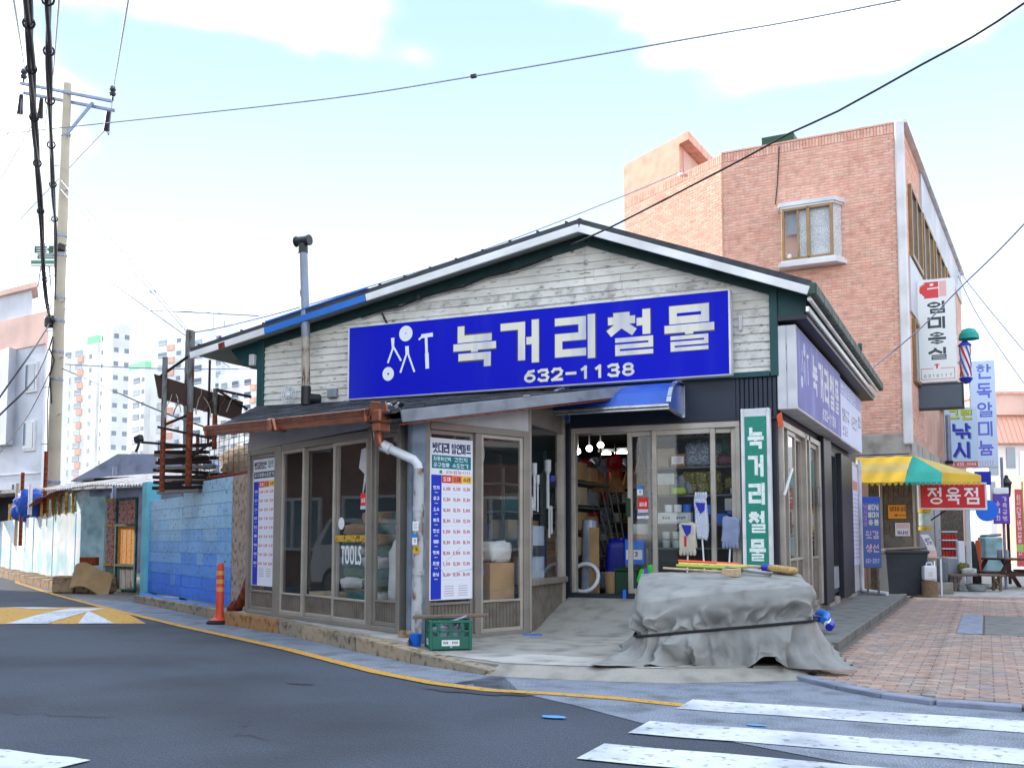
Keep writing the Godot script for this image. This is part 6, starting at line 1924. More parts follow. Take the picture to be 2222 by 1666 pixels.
	for k in 3:
		carton(Vector3(-3.28, 1.21 + 0.35 * (k % 2), 0.35 + 0.35 * k), Vector3(0.24, 0.24, 0.28), [M.cardboard, M.sack_teal, M.cardboard_pale][k], ["tan carton on the rack behind the hanging tools", "teal carton on the upper rack behind the hanging tools", "buff carton on the rack behind the hanging tools"][k])

# ---------------------------------------------------------------- signs and fittings on the shop
func shop_signs() -> void:
	# main board
	var o := thing("main_sign", "long deep blue shop board with cream Korean lettering and tool pictures", "sign", Vector3(-3.39, 3.26, 0.06))
	part("box", MB.new().box(Vector3(0, 0.555, 0.06), Vector3(5.74, 1.11, 0.14), Basis(), 0.012), M.sign_side, o)
	part("board", panel(MB.new(), -2.845, 0.02, 2.845, 1.09, 0.133), M.print_main, o)
	for q in [[-2.855, 0.012, 2.855, 0.02], [-2.855, 1.09, 2.855, 1.1], [2.845, 0.02, 2.87, 1.09], [-2.87, 0.02, -2.845, 1.09]]:
		part("rim", MB.new().box(Vector3((q[0] + q[2]) / 2, (q[1] + q[3]) / 2, 0.132), Vector3(q[2] - q[0], q[3] - q[1], 0.012)), M.white_frame, o)
	one("sign_bracket", MB.new().box(Vector3(0, 0.1, 0), Vector3(0.05, 0.2, 0.05), Basis(), 0.006), M.sign_side, "small pale bracket at the right end of the blue board", "bracket", Vector3(-0.43, 3.85, 0.03))
	# faded boards above the side windows
	var sx := face(Vector2(0, 0), Vector2(0, -8.9))
	var s1 := thing("side_sign", "faded violet-blue twin of the shop board over the side windows", "sign", Vector3(0, 0, 0))
	part("box", MB.new(sx).box(Vector3(2.1, 3.34, 0.14), Vector3(4.3, 1.06, 0.24), Basis(), 0.01), M.sign_side, s1)
	part("board", panel(MB.new(sx), 0.0, 2.84, 4.22, 3.85, 0.263), M.print_side, s1)
	part("end_seam", MB.new().box(Vector3(0.14, 3.34, 0.052), Vector3(0.012, 1.04, 0.006)), M.pipe_white, s1)
	var s2 := thing("side_sign", "pale lilac price board beyond the faded side board", "sign")
	part("box", MB.new(sx).box(Vector3(5.95, 3.34, 0.13), Vector3(3.3, 1.04, 0.2), Basis(), 0.01), M.sign_side, s2)
	part("board", panel(MB.new(sx), 4.32, 2.84, 7.58, 3.84, 0.233), M.print_side_pale, s2)
	one("orange_flag", MB.new().prism(PackedVector2Array([Vector2(0, 0), Vector2(0.06, 0.02), Vector2(0.04, 0.2), Vector2(-0.02, 0.16)]), 0.02), M.orange_plastic, "scrap of orange plastic tucked under the end of the side board", "scrap", Vector3(0.03, 2.58, 0.06))
	# tall green board by the corner
	var gs := thing("vertical_sign", "tall green board with white Korean lettering at the shop corner", "sign", Vector3(-0.24, 0.8, 0.06))
	part("box", MB.new().box(Vector3(0, 1.01, 0.05), Vector3(0.36, 2.04, 0.1), Basis(), 0.012), M.white_frame, gs)
	part("board", panel(MB.new(), -0.135, 0.06, 0.135, 1.93, 0.103), M.print_green, gs)
	for q in [-0.16, 0.16]:
		part("rim", MB.new().box(Vector3(q, 1.01, 0.108), Vector3(0.04, 2.04, 0.016), Basis(), 0.005), M.white_frame, gs)
	# blue door canopy
	var an := thing("door_canopy", "curved translucent blue canopy with silver rims above the shop door", "canopy", Vector3(-2.0, 2.78, 0.03))
	var curve := [Vector2(0.0, 0.44), Vector2(0.2, 0.43), Vector2(0.4, 0.38), Vector2(0.55, 0.29), Vector2(0.64, 0.18), Vector2(0.68, 0.1)]
	var w := 0.8
	var skin := MB.new()
	for sd in 2:
		skin.grid(func(u: float, v: float) -> Vector3:
			var f: float = v * (curve.size() - 1)
			var i := mini(int(f), curve.size() - 2)
			var c: Vector2 = curve[i].lerp(curve[i + 1], f - i)
			return Vector3(lerpf(-w, w, u), c.y - 0.006 * sd, c.x), 4, 15, false, sd == 0)
	part("sheet", skin, M.awning_blue, an)
	part("front_rail", MB.new().box(Vector3(-0.02, 0.075, 0.7), Vector3(1.68, 0.035, 0.05), Basis(), 0.008), M.silver, an)
	part("front_rail", MB.new().box(Vector3(-0.02, 0.035, 0.695), Vector3(1.68, 0.03, 0.04), Basis(), 0.008), M.silver, an)
	for s in [-1.0, 1.0]:
		var pts := []
		for c in curve:
			pts.append(Vector3(s * (w + 0.005), c.y, c.x))
		for i in pts.size() - 1:
			part("rib", MB.new().beam(pts[i] + Vector3(0, 0.01, 0), pts[i + 1] + Vector3(0, 0.01, 0), 0.06, 0.03, 0.006), M.silver, an)
		part("bracket_arm", MB.new().beam(Vector3(s * w, 0.05, 0.68), Vector3(s * w, 0.0, 0.0), 0.03, 0.04), M.silver, an)
		part("bracket_post", MB.new().box(Vector3(s * w, 0.2, 0.0), Vector3(0.07, 0.42, 0.03), Basis(), 0.005), M.silver, an)
		var sw := MB.new()
		sw.prism(PackedVector2Array([Vector2(0, 0.02), Vector2(0.66, 0.07), Vector2(0.62, 0.17), Vector2(0.53, 0.28), Vector2(0.38, 0.37), Vector2(0, 0.43)]), 0.006, Transform3D(Basis(Vector3.BACK, Vector3.UP, Vector3.LEFT), Vector3(s * (w - 0.02), 0, 0)))
		part("side_sheet", sw, M.awning_blue, an)
	# stove flue on the wing roof
	var fl := thing("stove_flue", "tall grey and rusty stove flue with a black tee cap", "flue", Vector3(-6.93, 3.2, 0.3))
	part("pipe", MB.new().tube([Vector3(-0.02, 1.05, 0), Vector3(-0.1, 2.42, 0)], 0.068, 14), M.flue_grey, fl)
	part("pipe", MB.new().tube([Vector3(0.0, 0.15, 0), Vector3(-0.02, 1.06, 0)], 0.064, 14), M.flue_rusty, fl)
	part("elbow", MB.new().tube([Vector3(0.0, 0.3, 0), Vector3(0.0, 0.02, 0)], 0.074, 14), M.black_plastic, fl)
	part("elbow", MB.new().tube([Vector3(0.0, 0.12, -0.02), Vector3(0.1, 0.12, -0.2)], 0.08, 14), M.black_plastic, fl)
	part("tee_cap", MB.new().tube([Vector3(-0.1, 2.36, 0), Vector3(-0.105, 2.5, 0)], 0.078, 14), M.black_plastic, fl)
	part("tee_cap", MB.new().tube([Vector3(-0.22, 2.55, 0), Vector3(0.01, 2.55, 0)], 0.072, 14), M.black_plastic, fl)
	for s in [-0.22, 0.01]:
		part("cap_rim", MB.new().tube([Vector3(s - 0.014, 2.55, 0), Vector3(s + 0.014, 2.55, 0)], 0.082, 14), M.black_plastic, fl)
	# fan guard and small vent on the wall
	var fg := thing("fan_guard", "round white wire fan guard on the clapboards beside the flue", "fan", Vector3(-7.42, 3.43, 0.06))
	for k in 6:
		part("spoke", MB.new().beam(Vector3(0.13 * cos(PI * k / 6), 0.13 * sin(PI * k / 6), 0.02), Vector3(-0.13 * cos(PI * k / 6), -0.13 * sin(PI * k / 6), 0.02), 0.006, 0.006), M.white_plastic, fg)
	for r in [0.06, 0.1, 0.135]:
		part("hoop", MB.new(Transform3D(Basis(Vector3.RIGHT, PI / 2), Vector3(0, 0, 0.015))).tube(_ring(r, 18), 0.008, 5, -1, false), M.white_plastic, fg)
	part("hub", MB.new().blob(Vector3(0, 0, 0.02), Vector3(0.08, 0.08, 0.05), Basis(), 0.8, 0, 1, 10, 6), M.white_plastic, fg)
	one("wall_vent", MB.new().box(Vector3(0, 0.07, 0), Vector3(0.16, 0.14, 0.08), Basis(), 0.01), M.grey_sheet, "small grey vent box on the clapboards right of the flue", "vent", Vector3(-6.62, 3.34, 0.05))
	# cable run under the barge board
	var cb := []
	for i in 10:
		var t := i / 9.0
		cb.append(Vector3(lerpf(-6.1, -3.0, t), lerpf(4.52, 5.08, t) + 0.02 * sin(i * 2.3), 0.09))
	one("wall_cable", MB.new().tube(cb, 0.016, 6), M.cable_black, "dark cable clipped along the gable under the left eave", "cable", Vector3.ZERO)
	one("wall_cable", MB.new().tube([Vector3(-5.75, 4.56, 0.07), Vector3(-5.72, 4.48, 0.05), Vector3(-5.66, 4.38, 0.05)], 0.016, 6), M.cable_black, "short dark cable dropping to the top of the blue board", "cable")
	one("wall_lamp", MB.new().blob(Vector3.ZERO, Vector3(0.1, 0.08, 0.09), Basis(), 0.6, 0, 1, 10, 8), M.black_plastic, "small dark fitting on the cable under the left eave", "fitting", Vector3(-5.1, 4.72, 0.12))
	# posters, stickers and lettering on the glass
	var xr := face(C0, RE)
	one("price_poster", panel(MB.new(xr), 0.225, 0.53, 0.86, 2.33, 0.0), M.print_poster_0, "battery price poster with a teal panel, on the wing's right-hand glass", "poster", Vector3(0, 0, 0)).position = xr.basis.z * 0.012
	var xl := face(LE, C0)
	one("price_poster", panel(MB.new(xl), 0.125, 0.56, 0.845, 2.32, 0.0), M.print_poster_1, "battery price poster with a dark panel, at the wing's far left glass", "poster", Vector3.ZERO).position = xl.basis.z * 0.012
	one("red_sticker", panel(MB.new(xl), 3.26, 1.55, 3.385, 1.74, 0.028), M.print_red, "small red sticker high on the lettered pane of the wing", "sticker")
	var tl := thing("window_lettering", "white English word and yellow band on the wing's third sliding pane", "lettering", xl * Vector3(3.03, 0.9, 0.026), atan2(xl.basis.z.x, xl.basis.z.z))
	part("band", panel(MB.new(), -0.4, 0.27, 0.385, 0.35, 0.0), M.yellow_bar, tl)
	part("disc", MB.new().lathe(Vector3(-0.24, 0.49, 0.0), [Vector2(0.075, 0), Vector2(0.075, 0.002), Vector2(0, 0.002)], 20, Basis(Vector3.RIGHT, PI / 2)), M.white_plastic, tl)
	var tm := TextMesh.new()
	tm.text = "TOOLS"
	var sf := SystemFont.new()
	sf.font_names = PackedStringArray(["Droid Sans"])
	sf.font_weight = 700
	tm.font = sf
	tm.font_size = 64
	tm.pixel_size = 0.0045
	tm.depth = 0.002
	tm.material = M.white_plastic
	mesh_part("letters", tm, tl, Transform3D(Basis().scaled(Vector3(0.56, 1.05, 1)), Vector3(0.02, 0.11, 0.002)))
	one("red_sticker", panel(MB.new(), -1.83, 1.55, -1.69, 1.75, -0.012), M.print_red, "red plate sticker on the narrow door pane above a white arrow", "sticker")
	one("blue_sticker", panel(MB.new(), -1.84, 1.78, -1.76, 1.9, -0.012), M.print_bluecard, "blue and white sticker on the narrow door pane", "sticker")
	var aw := MB.new()
	aw.prism(PackedVector2Array([Vector2(0, 0.012), Vector2(0.13, 0.012), Vector2(0.13, 0.0), Vector2(0.17, 0.03), Vector2(0.13, 0.06), Vector2(0.13, 0.045), Vector2(0, 0.045)]), 0.003)
	one("arrow_sticker", aw, M.white_plastic, "white arrow sticker pointing right under the red plate", "sticker", Vector3(-1.84, 1.46, -0.012))
	one("price_list", panel(MB.new(face(Vector2(0, 0), Vector2(0, -8.9))), 7.4, 0.7, 8.75, 2.62, 0.03), M.print_list, "faded pale price list on the far panel of the side wall", "poster")
	one("white_baton", MB.new().beam(Vector3(0, 0, 0), Vector3(0.09, 0.34, -0.1), 0.02, 0.03), M.white_plastic, "white stick leaning off the corner behind the green board", "stick", Vector3(0.06, 1.75, -0.05))

# ---------------------------------------------------------------- things in front of the shop
func street_front() -> void:
	# goods under a tied grey tarpaulin
	var E1 := Vector3(0.966, 0, -0.26)
	var E2 := Vector3(-0.26, 0, -0.966)
	var no := FastNoiseLite.new()
	no.seed = 5
	no.frequency = 1.0
	no.fractal_octaves = 3
	var n2 := FastNoiseLite.new()
	n2.seed = 9
	n2.frequency = 1.0
	n2.fractal_type = FastNoiseLite.FRACTAL_RIDGED
	n2.fractal_octaves = 2
	var at := Vector3(0.06, 0.085, 3.38)
	var rope_y := func(p: float) -> float: return 0.33 + 0.085 * p / 0.83
	var hp := 0.80
	var hq := 0.60
	var rim := func(u: float) -> Vector2:
		# a rounded rectangle by its length round, from the middle of the right side towards the back
		var cr := 0.13
		var w := (hp - cr) * 2.0
		var h := (hq - cr) * 2.0
		var q := PI * cr * 0.5
		var d := fposmod(u, 1.0) * (2.0 * w + 2.0 * h + 4.0 * q)
		var legs := [[h * 0.5, Vector2(hp, 0), Vector2(0, 1)], [q, Vector2(hp - cr, hq - cr), 0.0], [w, Vector2(hp - cr, hq), Vector2(-1, 0)], [q, Vector2(cr - hp, hq - cr), PI * 0.5], [h, Vector2(-hp, hq - cr), Vector2(0, -1)], [q, Vector2(cr - hp, cr - hq), PI], [w, Vector2(cr - hp, -hq), Vector2(1, 0)], [q, Vector2(hp - cr, cr - hq), PI * 1.5], [h, Vector2(hp, cr - hq), Vector2(0, 1)]]
		for l in legs:
			if d <= l[0]:
				if l[2] is Vector2:
					return l[1] + l[2] * d
				return l[1] + Vector2.from_angle(l[2] + d / cr) * cr
			d -= l[0]
		return Vector2(hp, 0)
	var top := func(p: float, q: float) -> float:
		return 0.745 + 0.06 * q / hq + 0.05 * p / hp * clampf(-q / hq, 0, 1) - 0.07 * clampf(-q / hq, 0, 1) * clampf(-p / hp, 0, 1) + 0.016 * no.get_noise_2d(p * 2.4, q * 2.4)
	var P := func(u: float, v: float) -> Vector3:
		var e: Vector2 = rim.call(u)
		var a := TAU * u
		var rad := 0.0
		var y := 0.0
		var wr := no.get_noise_2d(e.x * 1.9, e.y * 1.9 + v * 1.2)
		var rd := n2.get_noise_3d(e.x * 2.2, e.y * 2.2, v * 1.1)
		if v < 0.3:
			rad = 0.965 * v / 0.3
			y = top.call(rad * e.x, rad * e.y) - 0.03 * pow(v / 0.3, 9.0)
		else:
			var ye: float = top.call(e.x, e.y) - 0.03
			var yr: float = rope_y.call(e.x)
			if v < 0.72:
				var t := (v - 0.3) / 0.42
				rad = 0.965 + 0.05 * sin(PI * minf(t * 1.1, 1.0))
				y = lerpf(ye, yr, t)
				# pleats that gather towards the cord, broad dents above
				var c1 := 1.0 - 2.0 * absf(sin(a * 6.0 + 3.2 * wr + 1.3 * t * sin(a * 2.0)))
				var c2 := 1.0 - 2.0 * absf(sin(a * 15.0 + 4.0 * wr - 2.2 * t * cos(a * 3.0)))
				rad += (0.06 * c1 * smoothstep(0.2, 0.75, t) + 0.04 * c2 * smoothstep(0.45, 0.85, t)) * (1.0 - 0.6 * smoothstep(0.85, 1.0, t)) + 0.05 * wr * sin(PI * t) + 0.04 * (rd - 0.4) * smoothstep(0.3, 0.8, t) * (1.0 - smoothstep(0.85, 1.0, t))
			else:
				var t := (v - 0.72) / 0.28
				rad = lerpf(0.985, 1.13 + 0.12 * wr, pow(t, 0.85))
				var fold := (1.0 - 2.0 * absf(sin(a * 5.5 + 3.0 * wr + 0.5 * t))) * 0.65 + (1.0 - 2.0 * absf(sin(a * 13.0 + 1.0 + 5.0 * wr + 0.9 * t))) * 0.42
				rad += 0.135 * fold * pow(t, 0.6) + 0.09 * (rd - 0.4) * sin(PI * t) + 0.02 * sin(a * 44.0 + 5.0 * rd) * t
				y = lerpf(yr, 0.0, pow(t, 0.85))
				y += 0.07 * maxf(0.0, fold) * t * (1.0 - t) + maxf(0.0, wr * 0.12 + 0.035 * fold) * t * t + 0.05 * (rd - 0.45) * sin(PI * t)
				# corners of the sheet that trail on the ground
				var pull := exp(-pow((u - 0.893) / 0.03, 2.0)) * 0.3 + exp(-pow((u - 0.607) / 0.045, 2.0)) * 0.36
				rad += pull * t * t
				y = lerpf(y, 0.008 + 0.035 * (0.5 + 0.5 * fold), clampf(pull * 2.4, 0, 1) * t)
				# gap in the middle of the front
				y += 0.1 * exp(-pow((u - 0.81) / 0.018, 2.0)) * t * t
				y = maxf(y, 0.003)
		return E1 * (rad * e.x) + E2 * (rad * e.y) + Vector3.UP * y
	# u runs from +E1 round; front is where the E2 share is negative
	var tm := MB.new()
	tm.grid(func(u: float, v: float) -> Vector3: return P.call(u, v), 360, 120, true, false)
	var tp := one("tarpaulin", tm, M.tarp, "creased grey tarpaulin tied over a waist-high heap before the door", "tarpaulin", at)
	var rp := []
	for k in 121:
		var q: Vector3 = P.call(k / 120.0, 0.72)
		var o: Vector3 = Vector3(q.x, 0, q.z).normalized() * 0.012
		rp.append(q + o)
	one("tie_rope", MB.new().tube(rp, 0.013, 8, -1, false), M.rope_black, "black elastic cord tied round the grey tarpaulin", "rope", at)
	# long tools lying on top
	var rod := func(called: String, a: Vector3, b: Vector3, r: float, m: Material, label: String, r2 := -1.0) -> void:
		one(called, MB.new().tube([Vector3.ZERO, b - a], r, 8, r2), m, label, "pole", a)
	rod.call("cane", Vector3(-0.5, 0.985, 2.86), Vector3(0.1, 0.955, 2.78), 0.012, M.orange_rod, "orange cane lying on the tarpaulin, at the back")
	rod.call("cane", Vector3(-0.47, 0.955, 2.95), Vector3(0.2, 0.93, 2.88), 0.018, M.yellow_wood, "thick pale yellow cane lying on the tarpaulin")
	rod.call("cane", Vector3(-0.48, 0.94, 3.0), Vector3(0.16, 0.915, 3.0), 0.014, M.lime_bag, "yellow-green cane lying on the tarpaulin beside the pale one")
	rod.call("wooden_rod", Vector3(-0.6, 0.915, 3.06), Vector3(0.05, 0.885, 3.05), 0.011, M.pale_wood, "cream wooden handle foremost on the tarpaulin")
	rod.call("wooden_rod", Vector3(-0.1, 0.95, 2.9), Vector3(0.36, 0.93, 2.86), 0.016, M.pale_wood, "tan broom handle on the tarpaulin, ending in a blue ferrule")
	var bm := thing("broom", "broom head with blue ferrule and straw bristles on the tarpaulin", "broom", Vector3(0.34, 0.93, 2.86), -0.05)
	part("ferrule", MB.new().tube([Vector3(0, 0, 0), Vector3(0.09, -0.01, 0.01)], 0.035, 10), M.deep_blue, bm)
	part("bristles", MB.new().blob(Vector3(0.2, -0.02, 0.02), Vector3(0.28, 0.07, 0.16), Basis(Vector3.BACK, -0.12), 0.6, 0.3, 3), M.straw, bm)
	part("pink_band", MB.new().tube([Vector3(-0.04, 0, 0), Vector3(0.0, 0, 0)], 0.02, 8), M.red_print, bm)
	one("wood_block", MB.new().box(Vector3(0, 0.035, 0), Vector3(0.16, 0.075, 0.09), Basis(), 0.005), M.pale_wood, "small tan wooden block at the front of the tarpaulin's top", "block", Vector3(0.1, 0.845, 3.14), -0.2)
	one("steel_bar", MB.new().beam(Vector3.ZERO, Vector3(0.45, -0.06, 0.1), 0.03, 0.02), M.grey_pipe, "dark flat bar lying across the tarpaulin by the broom", "bar", Vector3(0.02, 0.925, 3.02))
	# cotton gloves on white sticks before the pane
	for k in 3:
		var gp: Vector3 = [Vector3(-1.11, 1.03, 0.2), Vector3(-0.94, 1.2, 0.16), Vector3(-0.57, 1.12, 0.18)][k]
		var gsize: Vector3 = [Vector3(0.22, 0.38, 0.07), Vector3(0.16, 0.56, 0.06), Vector3(0.21, 0.36, 0.07)][k]
		var g := thing("glove_bundle", ["cream cotton glove bundle on a white stick, left of three", "tall white glove bundle on a stick, middle of three", "blue-grey glove bundle on a stick by the green board"][k], "gloves", gp)
		var gm: Material = [M.cream_cloth, M.glove_white, M.glove_grey][k]
		part("bundle", MB.new().blob(Vector3(0, gsize.y / 2, 0), gsize, Basis(Vector3.BACK, [0.0, 0.06, -0.03][k]), 0.35, 0.25, 30 + k, 20, 14), gm, g)
		for f in 5:
			part("finger", MB.new().blob(Vector3(-gsize.x * 0.4 + f * gsize.x * 0.2, gsize.y * (0.02 if k != 1 else 0.99), 0.01), Vector3(gsize.x * 0.22, 0.09, 0.05), Basis(), 0.8, 0.1, f, 10, 8), gm, g)
		part("stick", MB.new().tube([Vector3(0.0, 0.1, -0.01), Vector3([-0.02, 0.05, -0.05][k], 0.45 - gp.y, 0.0)], 0.011, 6), M.white_plastic, g)
		if k < 2:
			part("card", MB.new().prism(PackedVector2Array([Vector2(-0.07, 0.12), Vector2(0.06, 0.11), Vector2(0.05, 0.02), Vector2(0.0, -0.03), Vector2(-0.03, 0.02)]), 0.004, Transform3D(Basis(), Vector3(0.0, gsize.y * 0.62, gsize.z * 0.52))), M.deep_blue, g)
		if k == 0:
			part("tag", MB.new().box(Vector3(-0.02, gsize.y * 0.38, gsize.z * 0.52), Vector3(0.03, 0.13, 0.005)), M.red_plastic, g)
	# green crate with a plank across it
	var cr := thing("crate", "green plastic bottle crate under a plank by the wing corner", "crate", Vector3(-2.72, 0.087, 3.62), 0.62)
	var s := 0.2
	part("bottom", MB.new().box(Vector3(0, 0.015, 0), Vector3(0.37, 0.02, 0.37)), M.crate_green, cr)
	for k in 4:
		var wb := MB.new(Transform3D(ry(k * PI / 2), Vector3.ZERO))
		wb.box(Vector3(0, 0.075, s), Vector3(0.4, 0.13, 0.018), Basis(), 0.005)
		wb.box(Vector3(0, 0.285, s), Vector3(0.4, 0.03, 0.022), Basis(), 0.005)
		wb.box(Vector3(0, 0.19, s), Vector3(0.4, 0.025, 0.014), Basis(), 0.004)
		for q in [-0.12, 0.0, 0.12]:
			wb.box(Vector3(q, 0.2, s), Vector3(0.035, 0.15, 0.014), Basis(), 0.004)
		part("wall", wb, M.crate_green, cr)
		var cp := MB.new(Transform3D(ry(k * PI / 2), Vector3.ZERO))
		cp.box(Vector3(s, 0.15, s), Vector3(0.035, 0.3, 0.035), Basis(), 0.008)
		part("corner", cp, M.crate_green, cr)
	for k in [0, 1, 3]:
		part("plate", panel(MB.new(Transform3D(ry(k * PI / 2), Vector3.ZERO)), -0.09, 0.045, 0.09, 0.105, s + 0.0105), M.print_carton, cr)
	one("crumpled_paper", MB.new().blob(Vector3(0, 0.1, 0), Vector3(0.3, 0.22, 0.3), Basis(), 0.7, 0.9, 12, 20, 12), M.newsprint, "crumpled waste paper filling the green crate", "paper", Vector3(-2.72, 0.12, 3.62))
	one("bench_plank", MB.new().beam(Vector3.ZERO, Vector3(0.7, 0.02, -0.32), 0.14, 0.03, 0.005), M.plank, "weathered grey-brown plank resting over the green crate", "plank", Vector3(-3.04, 0.405, 3.78))
	one("newspaper", MB.new().box(Vector3(0, 0.0, 0), Vector3(0.24, 0.015, 0.13), Basis(Vector3.BACK, 0.35), 0.004), M.newsprint, "folded newspaper wedged between plank and crate", "newspaper", Vector3(-2.6, 0.385, 3.68), 0.5)
	one("blue_tub", MB.new().lathe(Vector3.ZERO, [Vector2(0.05, 0), Vector2(0.065, 0.13), Vector2(0.055, 0.13), Vector2(0.045, 0.02), Vector2(0, 0.02)], 12), M.blue_plastic, "small bright blue tub at the foot of the wing post", "tub", Vector3(-3.12, 0.087, 3.58))
	one("rubble_bit", MB.new().blob(Vector3(0, 0.03, 0), Vector3(0.2, 0.12, 0.14), Basis(), 0.6, 0.5, 8, 12, 8), M.tan_kerb, "broken bit of kerb at the downpipe foot", "rubble", Vector3(-3.28, 0.15, 3.5))
	one("blue_strip", MB.new().beam(Vector3.ZERO, Vector3(0.22, 0, -0.05), 0.03, 0.015), M.blue_plastic, "short strip of blue plastic on the concrete by the wing door", "strip", Vector3(-2.62, 0.095, 1.95))
	one("blue_clip", MB.new().box(Vector3(0, 0.05, 0), Vector3(0.04, 0.12, 0.03), Basis(), 0.006), M.blue_plastic, "blue plastic tag at the left shoulder of the tarpaulin", "tag", Vector3(-1.95, 0.44, 0.22))
	# blue and white tubes on the raised strip
	for k in 3:
		var pts := []
		for i in 13:
			var a := lerpf(0.2, 2.5, i / 12.0)
			pts.append(Vector3(0.34 * cos(a) * (1.0 - 0.1 * k), 0.05 + 0.09 * sin(a) + 0.035 * k, -0.3 * sin(a) + 0.15))
		one("float_tube", MB.new().tube(pts, 0.045 if k != 1 else 0.03, 10), [M.deep_blue, M.white_plastic, M.fascia_blue][k], ["dark blue curved float tube beside the tarpaulin, lowest", "white curved float tube between two blue ones", "bright blue curved float tube, uppermost of three"][k], "tube", Vector3(0.42, 0.13, 0.5), -0.5)

# ---------------------------------------------------------------- the brick building behind
func brick_building() -> void:
	var o := thing("brick_building", "three-storey salmon brick building behind the shop with a bay window", "building", Vector3(0.85, 0, -11.46))
	var O := Vector2(0.85, -11.46)
	var C := Vector2(0.85, -11.46) - O
	var K := Vector2(-3.3, -11.71) - O
	var Q := Vector2(-6.64, -14.16) - O
	var R := Vector2(1.78, -27.0) - O
	var mass := slab([K, C, R, Vector2(-6.5, -27.2) - O, Q], 0.0, 10.68)
	var w := part("wall", mass, M.brick_mortar, o)
	var xm := face(K, C)
	var xf := face(Q, K)
	var lm := K.distance_to(C)
	var lf := Q.distance_to(K)
	var xs := face(C, R)
	var ls := C.distance_to(R)
	var unit := MB.new().box(Vector3.ZERO, Vector3(0.212, 0.058, 0.05), Basis(), 0.006).mesh(M.brick_0)
	var half := MB.new().box(Vector3.ZERO, Vector3(0.1, 0.058, 0.05), Basis(), 0.006).mesh(M.brick_0)
	var sold := MB.new().box(Vector3.ZERO, Vector3(0.062, 0.212, 0.05), Basis(), 0.006).mesh(M.brick_0)
	var list := []
	for wall in 3:
		var x: Transform3D = [xm, xf, xs][wall]
		var l: float = [lm, lf, 3.2][wall]
		var y0: float = [3.58, 5.6, 3.58][wall]
		var r := 0
		var y := y0
		while y < 10.44:
			var s := -0.11 if r % 2 else 0.0
			while s < l - 0.03:
				var a := maxf(s, 0.0)
				var b := minf(s + 0.222, l - (0.1 if wall == 0 else 0.0))
				var ok := b - a > 0.09
				if wall == 0 and y > 7.52 and y < 9.14 and a > 1.36 and b < 2.9:
					ok = false
				if wall == 2 and ((y > 4.8 and y < 6.4) or (y > 7.7 and y < 9.6)) and a > 0.9:
					ok = false
				if ok:
					var full := b - a > 0.2
					var t := x * Transform3D(Basis(), Vector3((a + b) / 2, y + 0.033, -0.0195 + rng.randf_range(-0.0025, 0.0025)))
					list.append([t, full, (t.origin + Vector3(O.x, 0, O.y) - Vector3(2.337, 1.2, 13.114)).length(), rng.randi() % 5, wall])
				s += 0.222
			y += 0.068
			r += 1
		var n := int(l / 0.072)
		for i in n:
			list.append([x * Transform3D(Basis(), Vector3((i + 0.5) * l / n, 10.56, -0.01)), 2, 99.0, rng.randi() % 5, wall])
	list.sort_custom(func(a, b): return a[2] < b[2])
	var bulk := {}
	var got := 0
	for q in list:
		var solo: bool = got < 300 and q[4] == 0 and q[1] is bool and q[0].origin.y > 5.4
		var me: Mesh = sold if q[1] is int else (unit if q[1] else half)
		if solo:
			got += 1
			mesh_part("brick", me, w, q[0], M["brick_%d" % q[3]])
		else:
			var key := [me, q[3]]
			if not bulk.has(key):
				bulk[key] = []
			bulk[key].append(q[0])
	for key in bulk:
		copies("bricks", key[0], M["brick_%d" % key[1]], bulk[key], w)
	# stone storey below, corner pipe, parapet cap
	part("stone_band", MB.new(xm).box(Vector3(lm / 2, 3.33, 0.0), Vector3(lm, 0.46, 0.1), Basis(), 0.01), M.stone_band, o)
	part("stone_band", MB.new(xm).box(Vector3(lm / 2, 2.85, -0.01), Vector3(lm, 0.44, 0.08), Basis(), 0.01), M.stone_band, o)
	for k in 7:
		for c in 4:
			part("stone_block", MB.new(xs).box(Vector3(1.0 + c * 1.9, 0.3 + k * 0.48, 0.0), Vector3(1.88, 0.46, 0.1), Basis(), 0.012), M.stone_band, o)
	part("corner_pipe", MB.new().box(Vector3(C.x - 0.02, 7.0, C.y + 0.02), Vector3(0.2, 7.4, 0.16), ry(0.0), 0.03), M.white_trim, o)
	part("parapet_cap", MB.new(xs).box(Vector3(ls / 2, 10.7, 0.0), Vector3(ls, 0.08, 0.3)), M.white_trim, o)
	part("parapet_cap", MB.new(xm).box(Vector3(lm / 2, 10.69, -0.1), Vector3(lm, 0.04, 0.26)), M.brick_1, o)
	part("corner_joint", MB.new().box(Vector3(K.x, 8.0, K.y + 0.02), Vector3(0.03, 5.3, 0.03)), M.brick_mortar, o)
	part("wall_cable", MB.new(xm).tube([Vector3(1.42, 10.6, 0.03), Vector3(1.36, 9.7, 0.03), Vector3(1.3, 9.2, 0.03)], 0.012, 5), M.cable_black, o)
	# bay window
	var by := part("bay_window", MB.new(xm).box(Vector3(2.13, 8.33, -0.1), Vector3(1.5, 1.5, 0.16)), M.room_dark, o)
	var top := PackedVector2Array([Vector2(1.36, -0.02), Vector2(2.9, -0.02), Vector2(2.72, 0.36), Vector2(1.46, 0.36)])
	var lay := func(y: float, h: float, grow: float) -> MB:
		var p := PackedVector2Array()
		for q in top:
			p.append(Vector2(2.13 + (q.x - 2.13) * grow, -q.y * (1.0 + (grow - 1.0) * 1.2)))
		return MB.new(xm).prism(p, h, Transform3D(Basis(Vector3.RIGHT, Vector3(0, 0, -1), Vector3.UP), Vector3(0, y, 0)))
	part("hood", lay.call(9.0, 0.1, 1.02), M.white_trim, by)
	part("hood", lay.call(8.95, 0.05, 0.96), M.white_trim, by)
